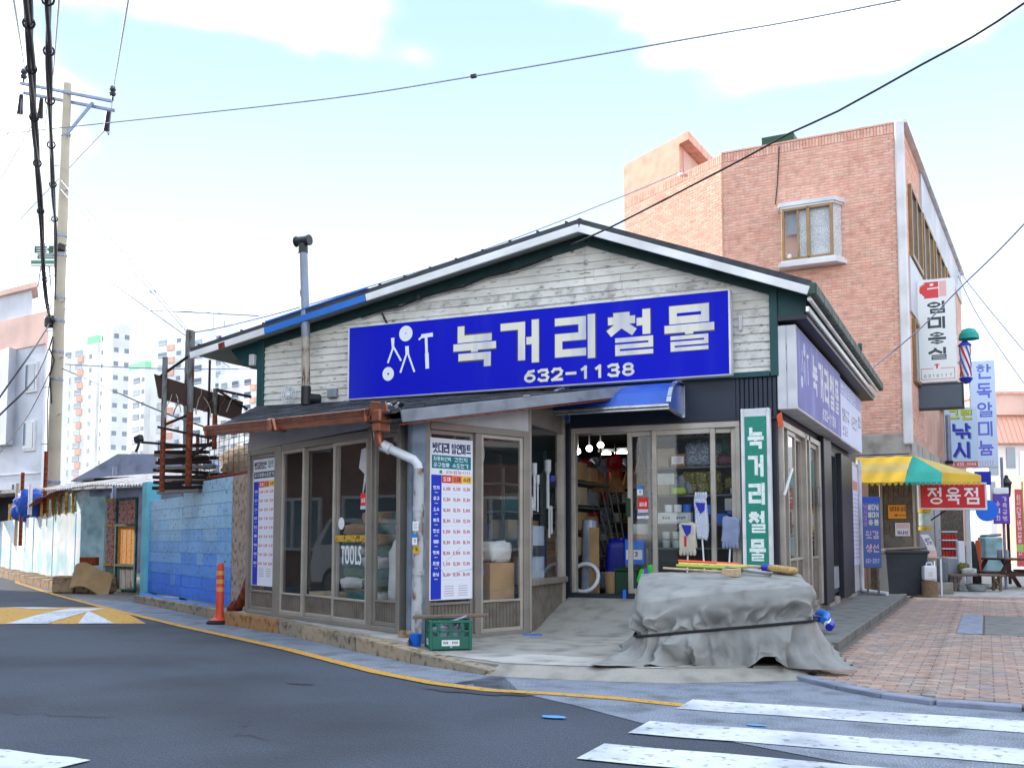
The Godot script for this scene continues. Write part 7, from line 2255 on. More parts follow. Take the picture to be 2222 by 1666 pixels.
	part("sill", lay.call(7.56, 0.1, 1.04), M.white_trim, by)
	part("sill", lay.call(7.66, 0.05, 0.97), M.white_trim, by)
	var fb := []
	for q in [[1.5, 1.57], [2.08, 2.16], [2.61, 2.68]]:
		fb.append([q[0], 7.71, q[1], 8.95])
	fb.append([1.57, 7.71, 2.61, 7.77])
	fb.append([1.57, 8.89, 2.61, 8.95])
	for q in fb:
		part("frame", MB.new(xm).box(Vector3((q[0] + q[2]) / 2, (q[1] + q[3]) / 2, 0.31), Vector3(q[2] - q[0], q[3] - q[1], 0.06), Basis(), 0.006), M.bronze_frame, by)
	part("frame", MB.new(xm).box(Vector3(1.88, 8.33, 0.29), Vector3(0.05, 1.14, 0.04)), M.bronze_frame, by)
	part("curtain", MB.new(xm).box(Vector3(2.37, 8.33, 0.2), Vector3(0.5, 1.16, 0.01)), M.curtain, by)
	part("curtain", MB.new(xm).box(Vector3(1.98, 8.33, 0.22), Vector3(0.18, 1.16, 0.01)), M.curtain, by)
	part("blind", MB.new(xm).box(Vector3(1.72, 8.62, 0.15), Vector3(0.3, 0.5, 0.01)), M.grey_sheet, by)
	part("trinket", MB.new(xm).box(Vector3(1.66, 7.83, 0.24), Vector3(0.08, 0.1, 0.05), Basis(), 0.01), M.white_plastic, by)
	var gl := MB.new(xm)
	gl.quad(Vector3(1.57, 7.77, 0.31), Vector3(2.61, 7.77, 0.31), Vector3(2.61, 8.89, 0.31), Vector3(1.57, 8.89, 0.31))
	part("pane", gl, M.glass, by)
	var gr := MB.new(xm)
	gr.quad(Vector3(2.68, 7.71, 0.3), Vector3(2.84, 7.71, 0.02), Vector3(2.84, 8.95, 0.02), Vector3(2.68, 8.95, 0.3))
	part("pane", gr, M.glass, by)
	var gc := MB.new(xm)
	gc.quad(Vector3(2.66, 7.71, 0.27), Vector3(2.81, 7.71, 0.02), Vector3(2.81, 8.95, 0.02), Vector3(2.66, 8.95, 0.27))
	part("curtain", gc, M.curtain, by)
	var ge := MB.new(xm)
	ge.quad(Vector3(1.4, 7.71, 0.02), Vector3(1.51, 7.71, 0.3), Vector3(1.51, 8.95, 0.3), Vector3(1.4, 8.95, 0.02))
	part("pane", ge, M.glass, by)
	# stair head on the roof with its overhanging slab
	var fd := (K - Q).normalized()
	var rd := (R - C).normalized()
	var e0 := Q + fd * 2.48
	var e1 := Q + fd * 2.86
	var tw := part("stair_head", slab([Q, e0, e0 + rd * 3.4, Q + rd * 3.4], 10.66, 11.5), M.brick_wall_plain, o)
	part("roof_slab", slab([Q - fd * 0.02, e1, e1 + rd * 3.6, Q - fd * 0.02 + rd * 3.6], 11.5, 11.72), M.brick_wall_plain, tw)
	part("stair_opening", slab([e0 + rd * 0.3, e0 + rd * 0.3 + fd * 0.02, e0 + rd * 2.4 + fd * 0.02, e0 + rd * 2.4], 10.7, 11.45), M.pink_render, tw)
	part("roof_tank", MB.new(xm).box(Vector3(1.25, 10.9, -0.8), Vector3(0.8, 0.42, 0.6), Basis(), 0.02), M.dark_green, o)
	part("roof_hatch", MB.new(xm).prism(PackedVector2Array([Vector2(0.2, 10.6), Vector2(0.9, 10.6), Vector2(0.7, 10.92)]), 0.6, Transform3D(Basis(), Vector3(0, 0, -1.2))), M.gutter_green, o)
	part("insulator", MB.new(xf).tube([Vector3(2.6, 10.64, 0.0), Vector3(2.6, 10.64, 0.12)], 0.05, 8), M.white_plastic, o)
	# street side windows
	var k := 0
	for fl in [[4.85, 6.35], [7.8, 9.55]]:
		for q in [[1.0, 3.1], [3.5, 5.8], [6.4, 8.9], [9.6, 12.4]]:
			k += 1
			var win := part("window", frame(xs, [[q[0], fl[0], q[0] + 0.09, fl[1]], [q[1] - 0.09, fl[0], q[1], fl[1]], [q[0] + 0.09, fl[1] - 0.09, q[1] - 0.09, fl[1]], [q[0] + 0.09, fl[0], q[1] - 0.09, fl[0] + 0.09], [(q[0] + q[1]) / 2 - 0.05, fl[0] + 0.09, (q[0] + q[1]) / 2 + 0.05, fl[1] - 0.09]], 0.12, 0.03), M.bronze_frame, o)
			part("pane", MB.new(xs).box(Vector3((q[0] + q[1]) / 2, (fl[0] + fl[1]) / 2, 0.02), Vector3(q[1] - q[0] - 0.15, fl[1] - fl[0] - 0.15, 0.03)), M.apt_glass, win)
	part("spandrel", MB.new(xs).box(Vector3(6.7, 7.1, 0.02), Vector3(12.0, 1.3, 0.06)), M.white_render, o)
	part("top_panel", MB.new(xs).box(Vector3(9.5, 10.1, 0.02), Vector3(12.0, 1.0, 0.06)), M.white_render, o)
	for q in [2.2, 5.4, 8.6]:
		part("shop_front", MB.new(xs).box(Vector3(q, 1.5, 0.04), Vector3(2.8, 2.2, 0.06)), M.grey_sheet, o)

# ---------------------------------------------------------------- the street beyond, on the right
func scallops(m: MB, a: Vector3, b: Vector3, n: int, drop := 0.07) -> void:
	for i in n:
		var p := a.lerp(b, float(i) / n)
		var q := a.lerp(b, float(i + 1) / n)
		var last := p
		for k in 6:
			var t := (k + 1) / 6.0
			var c := p.lerp(q, t) + Vector3.DOWN * drop * sin(PI * t)
			m.tri(p.lerp(q, 0.5), last, c)
			last = c

func side_street() -> void:
	# kiosk wall with the striped awning
	var bo := thing("kiosk", "grey board kiosk wall under the striped awning", "kiosk", Vector3(0.1, 0, -10.5))
	part("side", MB.new().box(Vector3(0.42, 1.35, -0.05), Vector3(0.95, 2.7, 0.1)), M.booth_wood, bo)
	part("side", MB.new().box(Vector3(0.85, 1.35, -0.5), Vector3(0.1, 2.7, 0.9)), M.booth_wood, bo)
	for k in 6:
		part("board", MB.new().box(Vector3(0.3 + k * 0.105, 1.9, 0.01), Vector3(0.1, 1.2, 0.025), Basis(), 0.004), M.booth_wood, bo)
	part("lower_sheet", MB.new().box(Vector3(0.56, 0.95, 0.014), Vector3(0.64, 0.7, 0.02)), M.kick, bo)
	for q in [0.2, 0.86]:
		part("post", MB.new().box(Vector3(q, 1.35, 0.03), Vector3(0.06, 2.7, 0.06), Basis(), 0.008), M.aluminium, bo)
	one("arrow_notice", panel(MB.new(), -0.24, 0, 0.24, 0.29, 0.0), M.print_arrow, "orange notice with Korean words and an arrow on the kiosk wall", "notice", Vector3(0.68, 1.64, -10.46), 0.15)
	one("paper_notice", panel(MB.new(), -0.15, 0, 0.15, 0.28, 0.0), M.print_notice, "white and pink paper notice below the orange one", "notice", Vector3(0.72, 1.27, -10.46), 0.1)
	var aw := thing("striped_awning", "yellow and teal scalloped awning at the corner of the side street", "awning", Vector3(0.9, 2.9, -10.0))
	var A := Vector3(0.9, 2.9, -10.0)
	var T0 := Vector3(0.98, 2.97, -10.3) - A
	var TL := Vector3(-0.15, 2.96, -10.2) - A
	var BL := Vector3(-0.15, 2.36, -9.3) - A
	var P1 := Vector3(0.86, 2.36, -9.3) - A
	var M1 := Vector3(1.55, 2.36, -9.62) - A
	var MT := Vector3(1.56, 2.56, -9.72) - A
	var P2 := Vector3(2.28, 2.36, -9.95) - A
	var P3 := Vector3(2.28, 2.5, -10.02) - A
	var lo := func(a: Vector3, b: Vector3, t: float) -> Vector3: return a.lerp(b, t)
	var strips := [[0.0, 0.32, "awning_yellow"], [0.32, 0.68, "awning_sun_faded"], [0.68, 1.0, "awning_yellow"]]
	for st in strips:
		var f := MB.new()
		f.grid(func(u: float, v: float) -> Vector3:
			var t := lerpf(st[0], st[1], 1.0 - v)
			var p: Vector3 = lo.call(TL.lerp(T0, u), BL.lerp(P1, u), t)
			return p + Vector3.UP * (0.03 * sin(PI * t) + 0.008 * sin(u * 19.0 + t * 4.0)), 14, 4)
		part("stripe", f, M[st[2]], aw)
	var v1 := MB.new()
	scallops(v1, BL, P1, 9)
	part("valance", v1, M.awning_yellow, aw)
	var te := MB.new()
	te.quad(P1, M1, MT, T0)
	part("stripe", te, M.awning_teal, aw)
	var v2 := MB.new()
	scallops(v2, P1, M1, 7)
	part("valance", v2, M.awning_teal, aw)
	var ye := MB.new()
	ye.quad(M1, P2, P3, MT)
	part("stripe", ye, M.awning_yellow, aw)
	var yt := MB.new()
	yt.tri(MT, P3, T0)
	part("stripe", yt, M.awning_sun_faded, aw)
	var v3 := MB.new()
	scallops(v3, M1, P2, 8)
	part("valance", v3, M.awning_yellow, aw)
	part("frame_pole", MB.new().tube([TL, T0], 0.02, 6), M.steel_galv, aw)
	# butcher's board under it
	var bs := thing("butcher_sign", "red board with white Korean lettering under the awning", "sign", Vector3(1.72, 1.82, -10.6), 0.4)
	part("box", MB.new().box(Vector3(0, 0.28, -0.06), Vector3(1.44, 0.58, 0.12), Basis(), 0.012), M.sign_side, bs)
	part("board", panel(MB.new(), -0.67, 0.04, 0.67, 0.53, 0.004), M.print_butcher, bs)
	for y in [0.015, 0.555]:
		part("rim", MB.new().box(Vector3(0, y, 0.006), Vector3(1.42, 0.035, 0.02), Basis(), 0.005), M.white_frame, bs)
	part("stay", MB.new().tube([Vector3(-0.1, 0.0, -0.1), Vector3(-0.5, -0.35, -0.5)], 0.015, 6), M.dark_iron, bs)
	# dark bin
	var bn := thing("waste_bin", "large dark grey lidded bin before the kiosk", "bin", Vector3(0.72, 0.07, -9.75), 0.42)
	var bb := MB.new()
	var q0 := [Vector2(-0.36, -0.28), Vector2(0.36, -0.28), Vector2(0.36, 0.28), Vector2(-0.36, 0.28)]
	for i in 4:
		var a: Vector2 = q0[i]
		var b: Vector2 = q0[(i + 1) % 4]
		bb.quad(Vector3(b.x, 0, b.y), Vector3(a.x, 0, a.y), Vector3(a.x * 1.18, 0.86, a.y * 1.18), Vector3(b.x * 1.18, 0.86, b.y * 1.18))
	part("body", bb, M.bin_dark, bn)
	part("rim", MB.new().box(Vector3(0, 0.87, 0), Vector3(0.92, 0.06, 0.72), Basis(), 0.015), M.bin_dark, bn)
	part("lid", MB.new().box(Vector3(0, 0.93, -0.02), Vector3(0.86, 0.05, 0.66), Basis(Vector3.BACK, 0.05), 0.02), M.booth_wood, bn)
	# blue board and white drain pipe at the shop's far corner
	var bl := thing("menu_board", "blue banner board with pink Korean lettering by the shop's far corner", "sign", Vector3(0.31, 0.66, -8.2), 0.2)
	part("board", panel(MB.new(), -0.16, 0, 0.16, 1.36, 0.02), M.print_blueboard, bl)
	part("back", MB.new().box(Vector3(0, 0.68, 0), Vector3(0.33, 1.38, 0.03)), M.shed_blue, bl)
	part("leg", MB.new().box(Vector3(-0.1, -0.3, 0), Vector3(0.04, 0.6, 0.03)), M.booth_wood, bl)
	part("leg", MB.new().box(Vector3(0.1, -0.3, 0), Vector3(0.04, 0.6, 0.03)), M.booth_wood, bl)
	var dp := MB.new()
	dp.tube([Vector3(0, 2.65, 0), Vector3(0, 0.1, 0), Vector3(0.04, 0.05, 0.04), Vector3(0.5, 0.02, 0.35)], 0.045, 10)
	one("drain_pipe", dp, M.pvc, "cream drain pipe down the shop's far corner, turned out at its foot", "pipe", Vector3(0.06, 0.13, -8.62))
	one("blue_strip", MB.new().beam(Vector3.ZERO, Vector3(0.42, 0.01, 0.28), 0.07, 0.03), M.blue_plastic, "blue strip lying behind the drain pipe's foot", "strip", Vector3(0.0, 0.14, -8.75))
	# stool with a jug, stump and pail, glass dispenser
	var st := thing("stool", "small pale stool beside the dark bin", "stool", Vector3(1.25, 0.04, -10.1), 0.4)
	part("seat", MB.new().box(Vector3(0, 0.78, 0), Vector3(0.4, 0.035, 0.36), Basis(), 0.01), M.pale_wood, st)
	for q in [[-0.17, -0.15], [0.17, -0.15], [0.17, 0.15], [-0.17, 0.15]]:
		part("leg", MB.new().box(Vector3(q[0], 0.38, q[1]), Vector3(0.035, 0.77, 0.035)), M.white_plastic, st)
	var lg := one("log_stump", MB.new().lathe(Vector3.ZERO, [Vector2(0.17, 0), Vector2(0.155, 0.12), Vector2(0.16, 0.34), Vector2(0, 0.345)], 14), M.log, "short log stump standing beside the bin", "log", Vector3(1.26, 0.02, -9.55))
	var jg := thing("jerry_can", "white plastic can standing on the log stump", "can", Vector3(1.26, 0.37, -9.55), 0.4)
	part("body", MB.new().blob(Vector3(0, 0.15, 0), Vector3(0.26, 0.3, 0.18), Basis(), 0.3, 0, 1, 16, 10), M.white_plastic, jg)
	part("handle", MB.new().tube([Vector3(-0.06, 0.28, 0), Vector3(-0.04, 0.36, 0), Vector3(0.05, 0.36, 0), Vector3(0.07, 0.28, 0)], 0.015, 6), M.white_plastic, jg)
	part("label", panel(MB.new(), -0.07, 0.06, 0.07, 0.2, 0.095), M.print_label, jg)
	var ld := thing("hanging_lantern", "clear drum with yellow rims hanging by the kiosk corner", "lantern", Vector3(1.17, 1.36, -10.3))
	part("drum", MB.new().lathe(Vector3.ZERO, [Vector2(0.1, 0.1), Vector2(0.12, 0.13), Vector2(0.12, 0.38), Vector2(0.1, 0.4)], 16), M.glass_jar, ld)
	for y in [0.03, 0.4]:
		part("rim", MB.new().lathe(Vector3(0, y, 0), [Vector2(0, 0), Vector2(0.13, 0), Vector2(0.13, 0.07), Vector2(0, 0.075)], 16), M.awning_yellow, ld)
	var rb := MB.new()
	rb.grid(func(u: float, v: float) -> Vector3: return Vector3(0.16 * sin(v * 1.9) + lerpf(0, 0.16, u), 1.3 - v * 0.55, 0.02 * sin(v * 5)), 2, 10, false, true)
	one("photo_strip", rb, M.print_notice, "curling strip of white cards hanging below the yellow-rimmed drum", "strip", Vector3(1.08, 0.0, -10.2), 0.3)
	# goods outside the butcher's: crates, racks, fridge
	var rack := thing("bottle_rack", "white rack of red bottles in the butcher's doorway", "rack", Vector3(1.52, 0.78, -13.45), 0.4)
	for k in 4:
		part("shelf", MB.new().box(Vector3(0, k * 0.2, 0), Vector3(0.36, 0.025, 0.2)), M.white_plastic, rack)
		if k < 3:
			for b in 5:
				part("bottle", MB.new().lathe(Vector3(-0.14 + b * 0.07, k * 0.2 + 0.013, 0.04), [Vector2(0, 0), Vector2(0.028, 0), Vector2(0.028, 0.1), Vector2(0.012, 0.14), Vector2(0, 0.145)], 8), M.red_plastic, rack)
	one("grey_tub", MB.new().box(Vector3(0, 0.4, 0), Vector3(0.28, 0.76, 0.26), Basis(), 0.03), M.grey_sheet, "grey tub under the bottle rack", "tub", Vector3(1.56, 0.0, -13.25), 0.4)
	one("white_crate", MB.new().box(Vector3(0, 0.58, 0), Vector3(0.15, 1.16, 0.2), Basis(), 0.02), M.white_plastic, "upright white crate right of the bottle rack", "crate", Vector3(1.76, 0.0, -13.45), 0.4)
	one("stone_block", MB.new().box(Vector3(0, 0.13, 0), Vector3(0.36, 0.26, 0.36), Basis(), 0.02), M.concrete, "concrete block beside the stool", "block", Vector3(1.42, 0, -11.7), 0.4)
	one("sack", MB.new().blob(Vector3(0, 0.28, 0), Vector3(0.26, 0.58, 0.26), Basis(), 0.6, 0.3, 201, 16, 12), M.grey_bag, "grey-pink sack standing on the concrete block", "bag", Vector3(1.41, 0.25, -11.75))
	one("sack", MB.new().blob(Vector3(0, 0.13, 0), Vector3(0.24, 0.28, 0.22), Basis(), 0.6, 0.3, 203, 16, 12), M.yellow_bag, "yellow bag lying on the low bench", "bag", Vector3(1.84, 0.39, -13.1))
	one("sack", MB.new().blob(Vector3(0, 0.07, 0), Vector3(0.34, 0.16, 0.22), Basis(), 0.6, 0.3, 205, 16, 12), M.sack_white, "white bag lying on the low bench before the yellow one", "bag", Vector3(1.95, 0.39, -13.0))
	var pm := thing("shop_pillar", "slim white pillar of the butcher's front", "pillar", Vector3(1.95, 0, -13.6))
	part("shaft", MB.new().box(Vector3(0, 1.4, 0), Vector3(0.12, 2.8, 0.12), Basis(), 0.02), M.white_trim, pm)
	part("door_leaf", MB.new().box(Vector3(-0.35, 1.2, -0.2), Vector3(0.5, 2.4, 0.05)), M.booth_wood, pm)
	var fr := thing("fridge", "pale blue upright cooler standing on the pavement", "fridge", Vector3(2.42, 0.3, -16.8), 0.4)
	part("body", MB.new().box(Vector3(0, 0.48, 0), Vector3(0.46, 0.96, 0.5), Basis(), 0.03), M.aqua_wall, fr)
	part("lid", MB.new().box(Vector3(0.02, 1.0, 0), Vector3(0.4, 0.07, 0.44), Basis(Vector3.BACK, 0.1), 0.02), M.grey_sheet, fr)
	one("parasol_base", MB.new().blob(Vector3(0, 0.5, 0), Vector3(0.22, 1.1, 0.22), Basis(Vector3.BACK, 0.12), 0.5, 0.2, 3), M.black_plastic, "black folded cover leaning by the cooler", "cover", Vector3(2.04, 0.1, -14.8))
	one("orange_case", MB.new().box(Vector3(0, 0.6, 0), Vector3(0.12, 1.16, 0.2), Basis(), 0.02), M.orange_rod, "narrow orange case beside the cooler", "case", Vector3(2.14, 0.0, -15.2))
	one("blue_case", MB.new().box(Vector3(0, 0.53, 0), Vector3(0.12, 1.06, 0.2), Basis(), 0.02), M.blue_plastic, "blue case left of the black cover", "case", Vector3(1.92, 0.0, -14.55))
	# low bench made of two boards, and a picnic table behind
	var be := thing("low_bench", "low weathered wooden bench on the side street", "bench", Vector3(2.05, 0.02, -13.1), 0.43)
	for k in 2:
		part("seat_board", MB.new().box(Vector3(-0.32 + k * 0.64, 0.36, 0), Vector3(0.62, 0.05, 0.45), Basis(Vector3.BACK, 0.02 - 0.05 * k), 0.01), M.plank, be)
	for q in [-0.52, 0.52]:
		for z in [-0.18, 0.18]:
			part("leg", MB.new().box(Vector3(q, 0.17, z), Vector3(0.05, 0.34, 0.05)), M.plank, be)
		part("brace", MB.new().beam(Vector3(q, 0.08, 0.18), Vector3(q * 0.7, 0.32, 0.18), 0.03, 0.04), M.plank, be)
	one("basin", MB.new().lathe(Vector3.ZERO, [Vector2(0.18, 0), Vector2(0.26, 0.16), Vector2(0.24, 0.16), Vector2(0.16, 0.02), Vector2(0, 0.02)], 16), M.silver, "shiny basin under the low bench", "basin", Vector3(2.1, 0.02, -13.1))
	var pt := thing("picnic_table", "brown wooden picnic table at the right edge", "table", Vector3(2.75, 0, -15.2), 0.43 + PI / 2)
	for k in 5:
		part("top_board", MB.new().box(Vector3(0, 0.72, -0.34 + k * 0.17), Vector3(1.7, 0.045, 0.155), Basis(), 0.008), M.dark_wood, pt)
	for s in [-1.0, 1.0]:
		for k in 2:
			part("seat_board", MB.new().box(Vector3(0, 0.42, s * (0.66 + 0.16 * k)), Vector3(1.7, 0.045, 0.15), Basis(), 0.008), M.dark_wood, pt)
		for e in [-0.6, 0.6]:
			part("leg", MB.new().beam(Vector3(e, 0.0, s * 0.62), Vector3(e, 0.7, s * 0.2), 0.05, 0.09), M.dark_wood, pt)
	for e in [-0.6, 0.6]:
		part("cross_beam", MB.new().box(Vector3(e, 0.36, 0), Vector3(0.05, 0.09, 1.5)), M.dark_wood, pt)
	for k in 2:
		can(Vector3(2.62 + 0.14 * k, 0.745, -14.7 - 0.1 * k), 0.06, 0.2, M.glass_jar if k else M.grey_sheet, ["grey pot on the picnic table", "glass jar on the picnic table"][k])
	# projecting boards along the brick building
	var hs := thing("hair_sign", "tall white projecting board with a red patch and grey Korean lettering", "sign", Vector3(1.42, 4.93, -13.4))
	part("box", MB.new().box(Vector3(0, 1.25, -0.08), Vector3(0.86, 2.52, 0.18), Basis(), 0.015), M.sign_side, hs)
	part("board", panel(MB.new(), -0.41, 0.03, 0.41, 2.49, 0.012), M.print_hair, hs)
	var ls := thing("led_board", "blank grey display board with a black frame under the white board", "sign", Vector3(1.42, 4.28, -13.38))
	part("case", MB.new().box(Vector3(0, 0.31, -0.08), Vector3(1.1, 0.63, 0.18), Basis(), 0.01), M.black_plastic, ls)
	part("screen", MB.new().box(Vector3(0, 0.31, 0.012), Vector3(1.0, 0.53, 0.008)), M.led_face, ls)
	var bp := thing("barber_pole", "striped barber pole with blue caps under a green hood", "barber pole", Vector3(2.0, 5.15, -15.2))
	part("tube", MB.new().lathe(Vector3.ZERO, [Vector2(0.115, 0.12), Vector2(0.115, 0.92)], 16), M.white_plastic, bp)
	for k in 6:
		var pts := []
		for i in 9:
			var a := k * TAU / 6 + i * 0.3
			pts.append(Vector3(0.117 * cos(a), 0.14 + i * 0.095, 0.117 * sin(a)))
		part("stripe", MB.new().tube(pts, 0.026, 6), [M.red_plastic, M.fascia_blue][k % 2], bp)
	part("cap", MB.new().lathe(Vector3(0, 0.92, 0), [Vector2(0.17, 0), Vector2(0.14, 0.05), Vector2(0.05, 0.13), Vector2(0, 0.14)], 16), M.deep_blue, bp)
	part("cap", MB.new().lathe(Vector3.ZERO, [Vector2(0, -0.06), Vector2(0.1, -0.02), Vector2(0.17, 0.09), Vector2(0.12, 0.12)], 16), M.deep_blue, bp)
	part("hood", MB.new().lathe(Vector3(0.1, 1.1, -0.1), [Vector2(0.25, 0), Vector2(0.23, 0.13), Vector2(0.15, 0.25), Vector2(0, 0.3)], 16), M.awning_teal, bp)
	part("bracket", MB.new().beam(Vector3(-0.6, 0.5, 0), Vector3(-0.1, 0.5, 0), 0.05, 0.05), M.steel_galv, bp)
	var fs := thing("fishing_sign", "pale blue board with blue Korean lettering and a red number band", "sign", Vector3(1.78, 3.2, -18.5), 0.1)
	part("box", MB.new().box(Vector3(0, 0.85, -0.08), Vector3(0.86, 1.72, 0.16), Basis(), 0.01), M.sign_side, fs)
	part("board", panel(MB.new(), -0.41, 0.02, 0.41, 1.7, 0.006), M.print_fishing, fs)
	var as_ := thing("aluminium_sign", "tall pale board with violet Korean lettering, farthest of the hanging boards", "sign", Vector3(2.38, 3.36, -21.0), 0.1)
	part("box", MB.new().box(Vector3(0, 1.6, -0.08), Vector3(0.72, 3.25, 0.16), Basis(), 0.01), M.sign_side, as_)
	part("board", panel(MB.new(), -0.35, 0.02, 0.35, 3.2, 0.006), M.print_aluminium, as_)
	var po := thing("sign_pole", "grey steel pole carrying the fishing board", "pole", Vector3(1.48, 0, -17.6))
	part("shaft", MB.new().tube([Vector3.ZERO, Vector3(0, 4.6, 0)], 0.07, 10), M.steel_galv, po)
	part("clamp", MB.new().box(Vector3(0, 3.3, 0), Vector3(0.2, 0.08, 0.2)), M.dark_iron, po)
	var pu := thing("purple_sign", "purple hanging board with white Korean lettering", "sign", Vector3(2.69, 1.58, -14.5), 0.35)
	part("board", panel(MB.new(), -0.18, 0, 0.18, 0.7, 0.02), M.print_purple, pu)
	part("back", MB.new().box(Vector3(0, 0.35, 0), Vector3(0.38, 0.72, 0.03)), M.purple, pu)
	part("top", MB.new().box(Vector3(0, 0.79, 0), Vector3(0.36, 0.15, 0.05), Basis(), 0.01), M.white_plastic, pu)
	part("pole", MB.new().tube([Vector3(0.08, -1.58, -0.1), Vector3(0.08, 1.6, -0.1)], 0.035, 8), M.steel_galv, pu)
	one("round_sign", MB.new(Transform3D(Basis(Vector3.RIGHT, PI / 2), Vector3.ZERO)).lathe(Vector3.ZERO, [Vector2(0, 0), Vector2(0.25, 0), Vector2(0.25, 0.04), Vector2(0, 0.04)], 28), M.blue_plastic, "round blue board half hidden behind the red butcher's board", "sign", Vector3(2.36, 1.86, -13.2), 0.4)
	one("banner_blue", MB.new().box(Vector3(0, 0.15, 0), Vector3(0.4, 0.34, 0.04)), M.deep_blue, "dark blue panel above the awning's right end", "sign", Vector3(2.3, 2.58, -15.45), 0.4)
	var bf := thing("feather_banner", "red and yellow feather banner on a pole at the right edge", "banner", Vector3(3.12, 0, -16.9), 0.4)
	part("cloth", panel(MB.new(), -0.09, 0.5, 0.09, 2.5, 0.02), M.print_banner, bf)
	part("back", MB.new().box(Vector3(0, 1.5, 0.0), Vector3(0.17, 1.98, 0.01)), M.red_print, bf)
	part("pole", MB.new().tube([Vector3(0.12, 0, 0), Vector3(0.12, 2.7, 0)], 0.02, 6), M.yellow_wood, bf)
	var la := thing("street_lantern", "small dark lantern lamp post near the right edge", "lamp", Vector3(2.88, 2.3, -17.9))
	part("body", MB.new().lathe(Vector3.ZERO, [Vector2(0.03, 0), Vector2(0.09, 0.06), Vector2(0.12, 0.38), Vector2(0.15, 0.42), Vector2(0.06, 0.54), Vector2(0.04, 0.62), Vector2(0, 0.64)], 10), M.black_plastic, la)
	part("post", MB.new().tube([Vector3(0, -2.3, 0), Vector3(0, 0, 0)], 0.04, 8), M.black_plastic, la)
	# buildings closing the street
	var fb := thing("street_building", "distant low block with a red tiled awning and white fascia", "building", Vector3(4.4, 0, -53.5), 0.43)
	part("wall", MB.new().box(Vector3(2.0, 3.6, -3), Vector3(8.0, 7.2, 6)), M.apt_white, fb)
	part("parapet", MB.new().box(Vector3(0.2, 9.0, -2), Vector3(4.2, 1.2, 4)), M.pink_render, fb)
	part("roof_edge", MB.new().box(Vector3(0.2, 9.68, -2), Vector3(4.4, 0.16, 4.2)), M.brick_1, fb)
	var tr := MB.new()
	tr.quad(Vector3(-2.0, 6.7, 0.6), Vector3(1.3, 6.7, 0.6), Vector3(1.3, 8.6, -0.4), Vector3(-2.0, 8.6, -0.4))
	tr.quad(Vector3(-2.0, 6.6, -0.4), Vector3(1.3, 6.6, -0.4), Vector3(1.3, 6.68, 0.6), Vector3(-2.0, 6.68, 0.6))
	part("tile_apron", tr, M.apt_orange, fb)
	for k in 12:
		part("tile_rib", MB.new().beam(Vector3(-1.9 + k * 0.29, 6.72, 0.62), Vector3(-1.9 + k * 0.29, 8.62, -0.38), 0.05, 0.05), M.apt_orange, fb)
	for q in [[-1.7, 5.5], [-0.7, 5.9], [-1.7, 3.9], [-0.7, 4.0]]:
		part("window", MB.new().box(Vector3(q[0], q[1], 0.02), Vector3(0.5, 1.2, 0.08)), M.apt_glass, fb)
	part("board", panel(MB.new(), -0.2, 2.6, 1.9, 6.3, 0.06), M.print_far, fb)
	var sb := thing("street_building", "distant salmon tiled block at the right edge", "building", Vector3(5.0, 0, -40.0), 0.43)
	part("wall", MB.new().box(Vector3(3.4, 2.0, -3), Vector3(6.0, 4.6, 6)), M.apt_orange, sb)
	part("awning_board", MB.new().box(Vector3(1.5, 1.75, 0.1), Vector3(3.0, 0.4, 0.2)), M.black_plastic, sb)
	var cw := thing("street_wall", "pale concrete garden wall at the end of the side street", "wall", Vector3(3.9, 0, -24.0), 0.43)
	part("face", MB.new().box(Vector3(2.5, 0.75, 0), Vector3(5.6, 1.5, 0.2)), M.pale_concrete, cw)
	for k in 3:
		part("cap_block", MB.new().box(Vector3(0.7 + k * 1.8, 1.55, 0), Vector3(1.78, 0.12, 0.26), Basis(), 0.01), M.stone_band, cw)
	var ht := thing("planter_bench", "pale slatted bench at the right edge behind the table", "bench", Vector3(4.3, 0.0, -20.5), 0.43)
	for k in 4:
		part("slat", MB.new().box(Vector3(0.4, 0.4 + k * 0.13, 0), Vector3(1.6, 0.1, 0.05), Basis(), 0.008), M.grey_sheet, ht)

# ---------------------------------------------------------------- utility pole and overhead lines
func wire(pts: Array, r: float, m: Material, label: String, called := "overhead_wire", sag := 0.0) -> void:
	pts = pts.map(func(q): return _out(q))
	var o: Vector3 = pts[0]
	var cv := Curve3D.new()
	for i in pts.size():
		var t := Vector3.ZERO
		if i > 0 and i < pts.size() - 1:
			t = (pts[i + 1] - pts[i - 1]) / 6.0
		cv.add_point(pts[i] - o, -t, t)
	cv.bake_interval = 0.5
	var b := cv.get_baked_points()
	var p := []
	var n := mini(b.size() - 1, 60)
	for i in n + 1:
		var q := b[int(float(i) / n * (b.size() - 1))]
		var f := float(i) / n
		p.append(q - Vector3.UP * sag * 4 * f * (1 - f))
	one(called, MB.new().tube(p, r, 6), m, label, "wire", o)

const POLE := Vector3(-24.08, 0, -10.27)

func _out(q: Vector3) -> Vector3:
	# line ends given near (-18.97, -5.74) meet the utility pole, which stands further back and is taller
	var d := q - Vector3(-18.97, 0, -5.74)
	return POLE + d * 1.24 - Vector3(0, 0.29, 0) if Vector2(d.x, d.z).length() < 1.9 else q

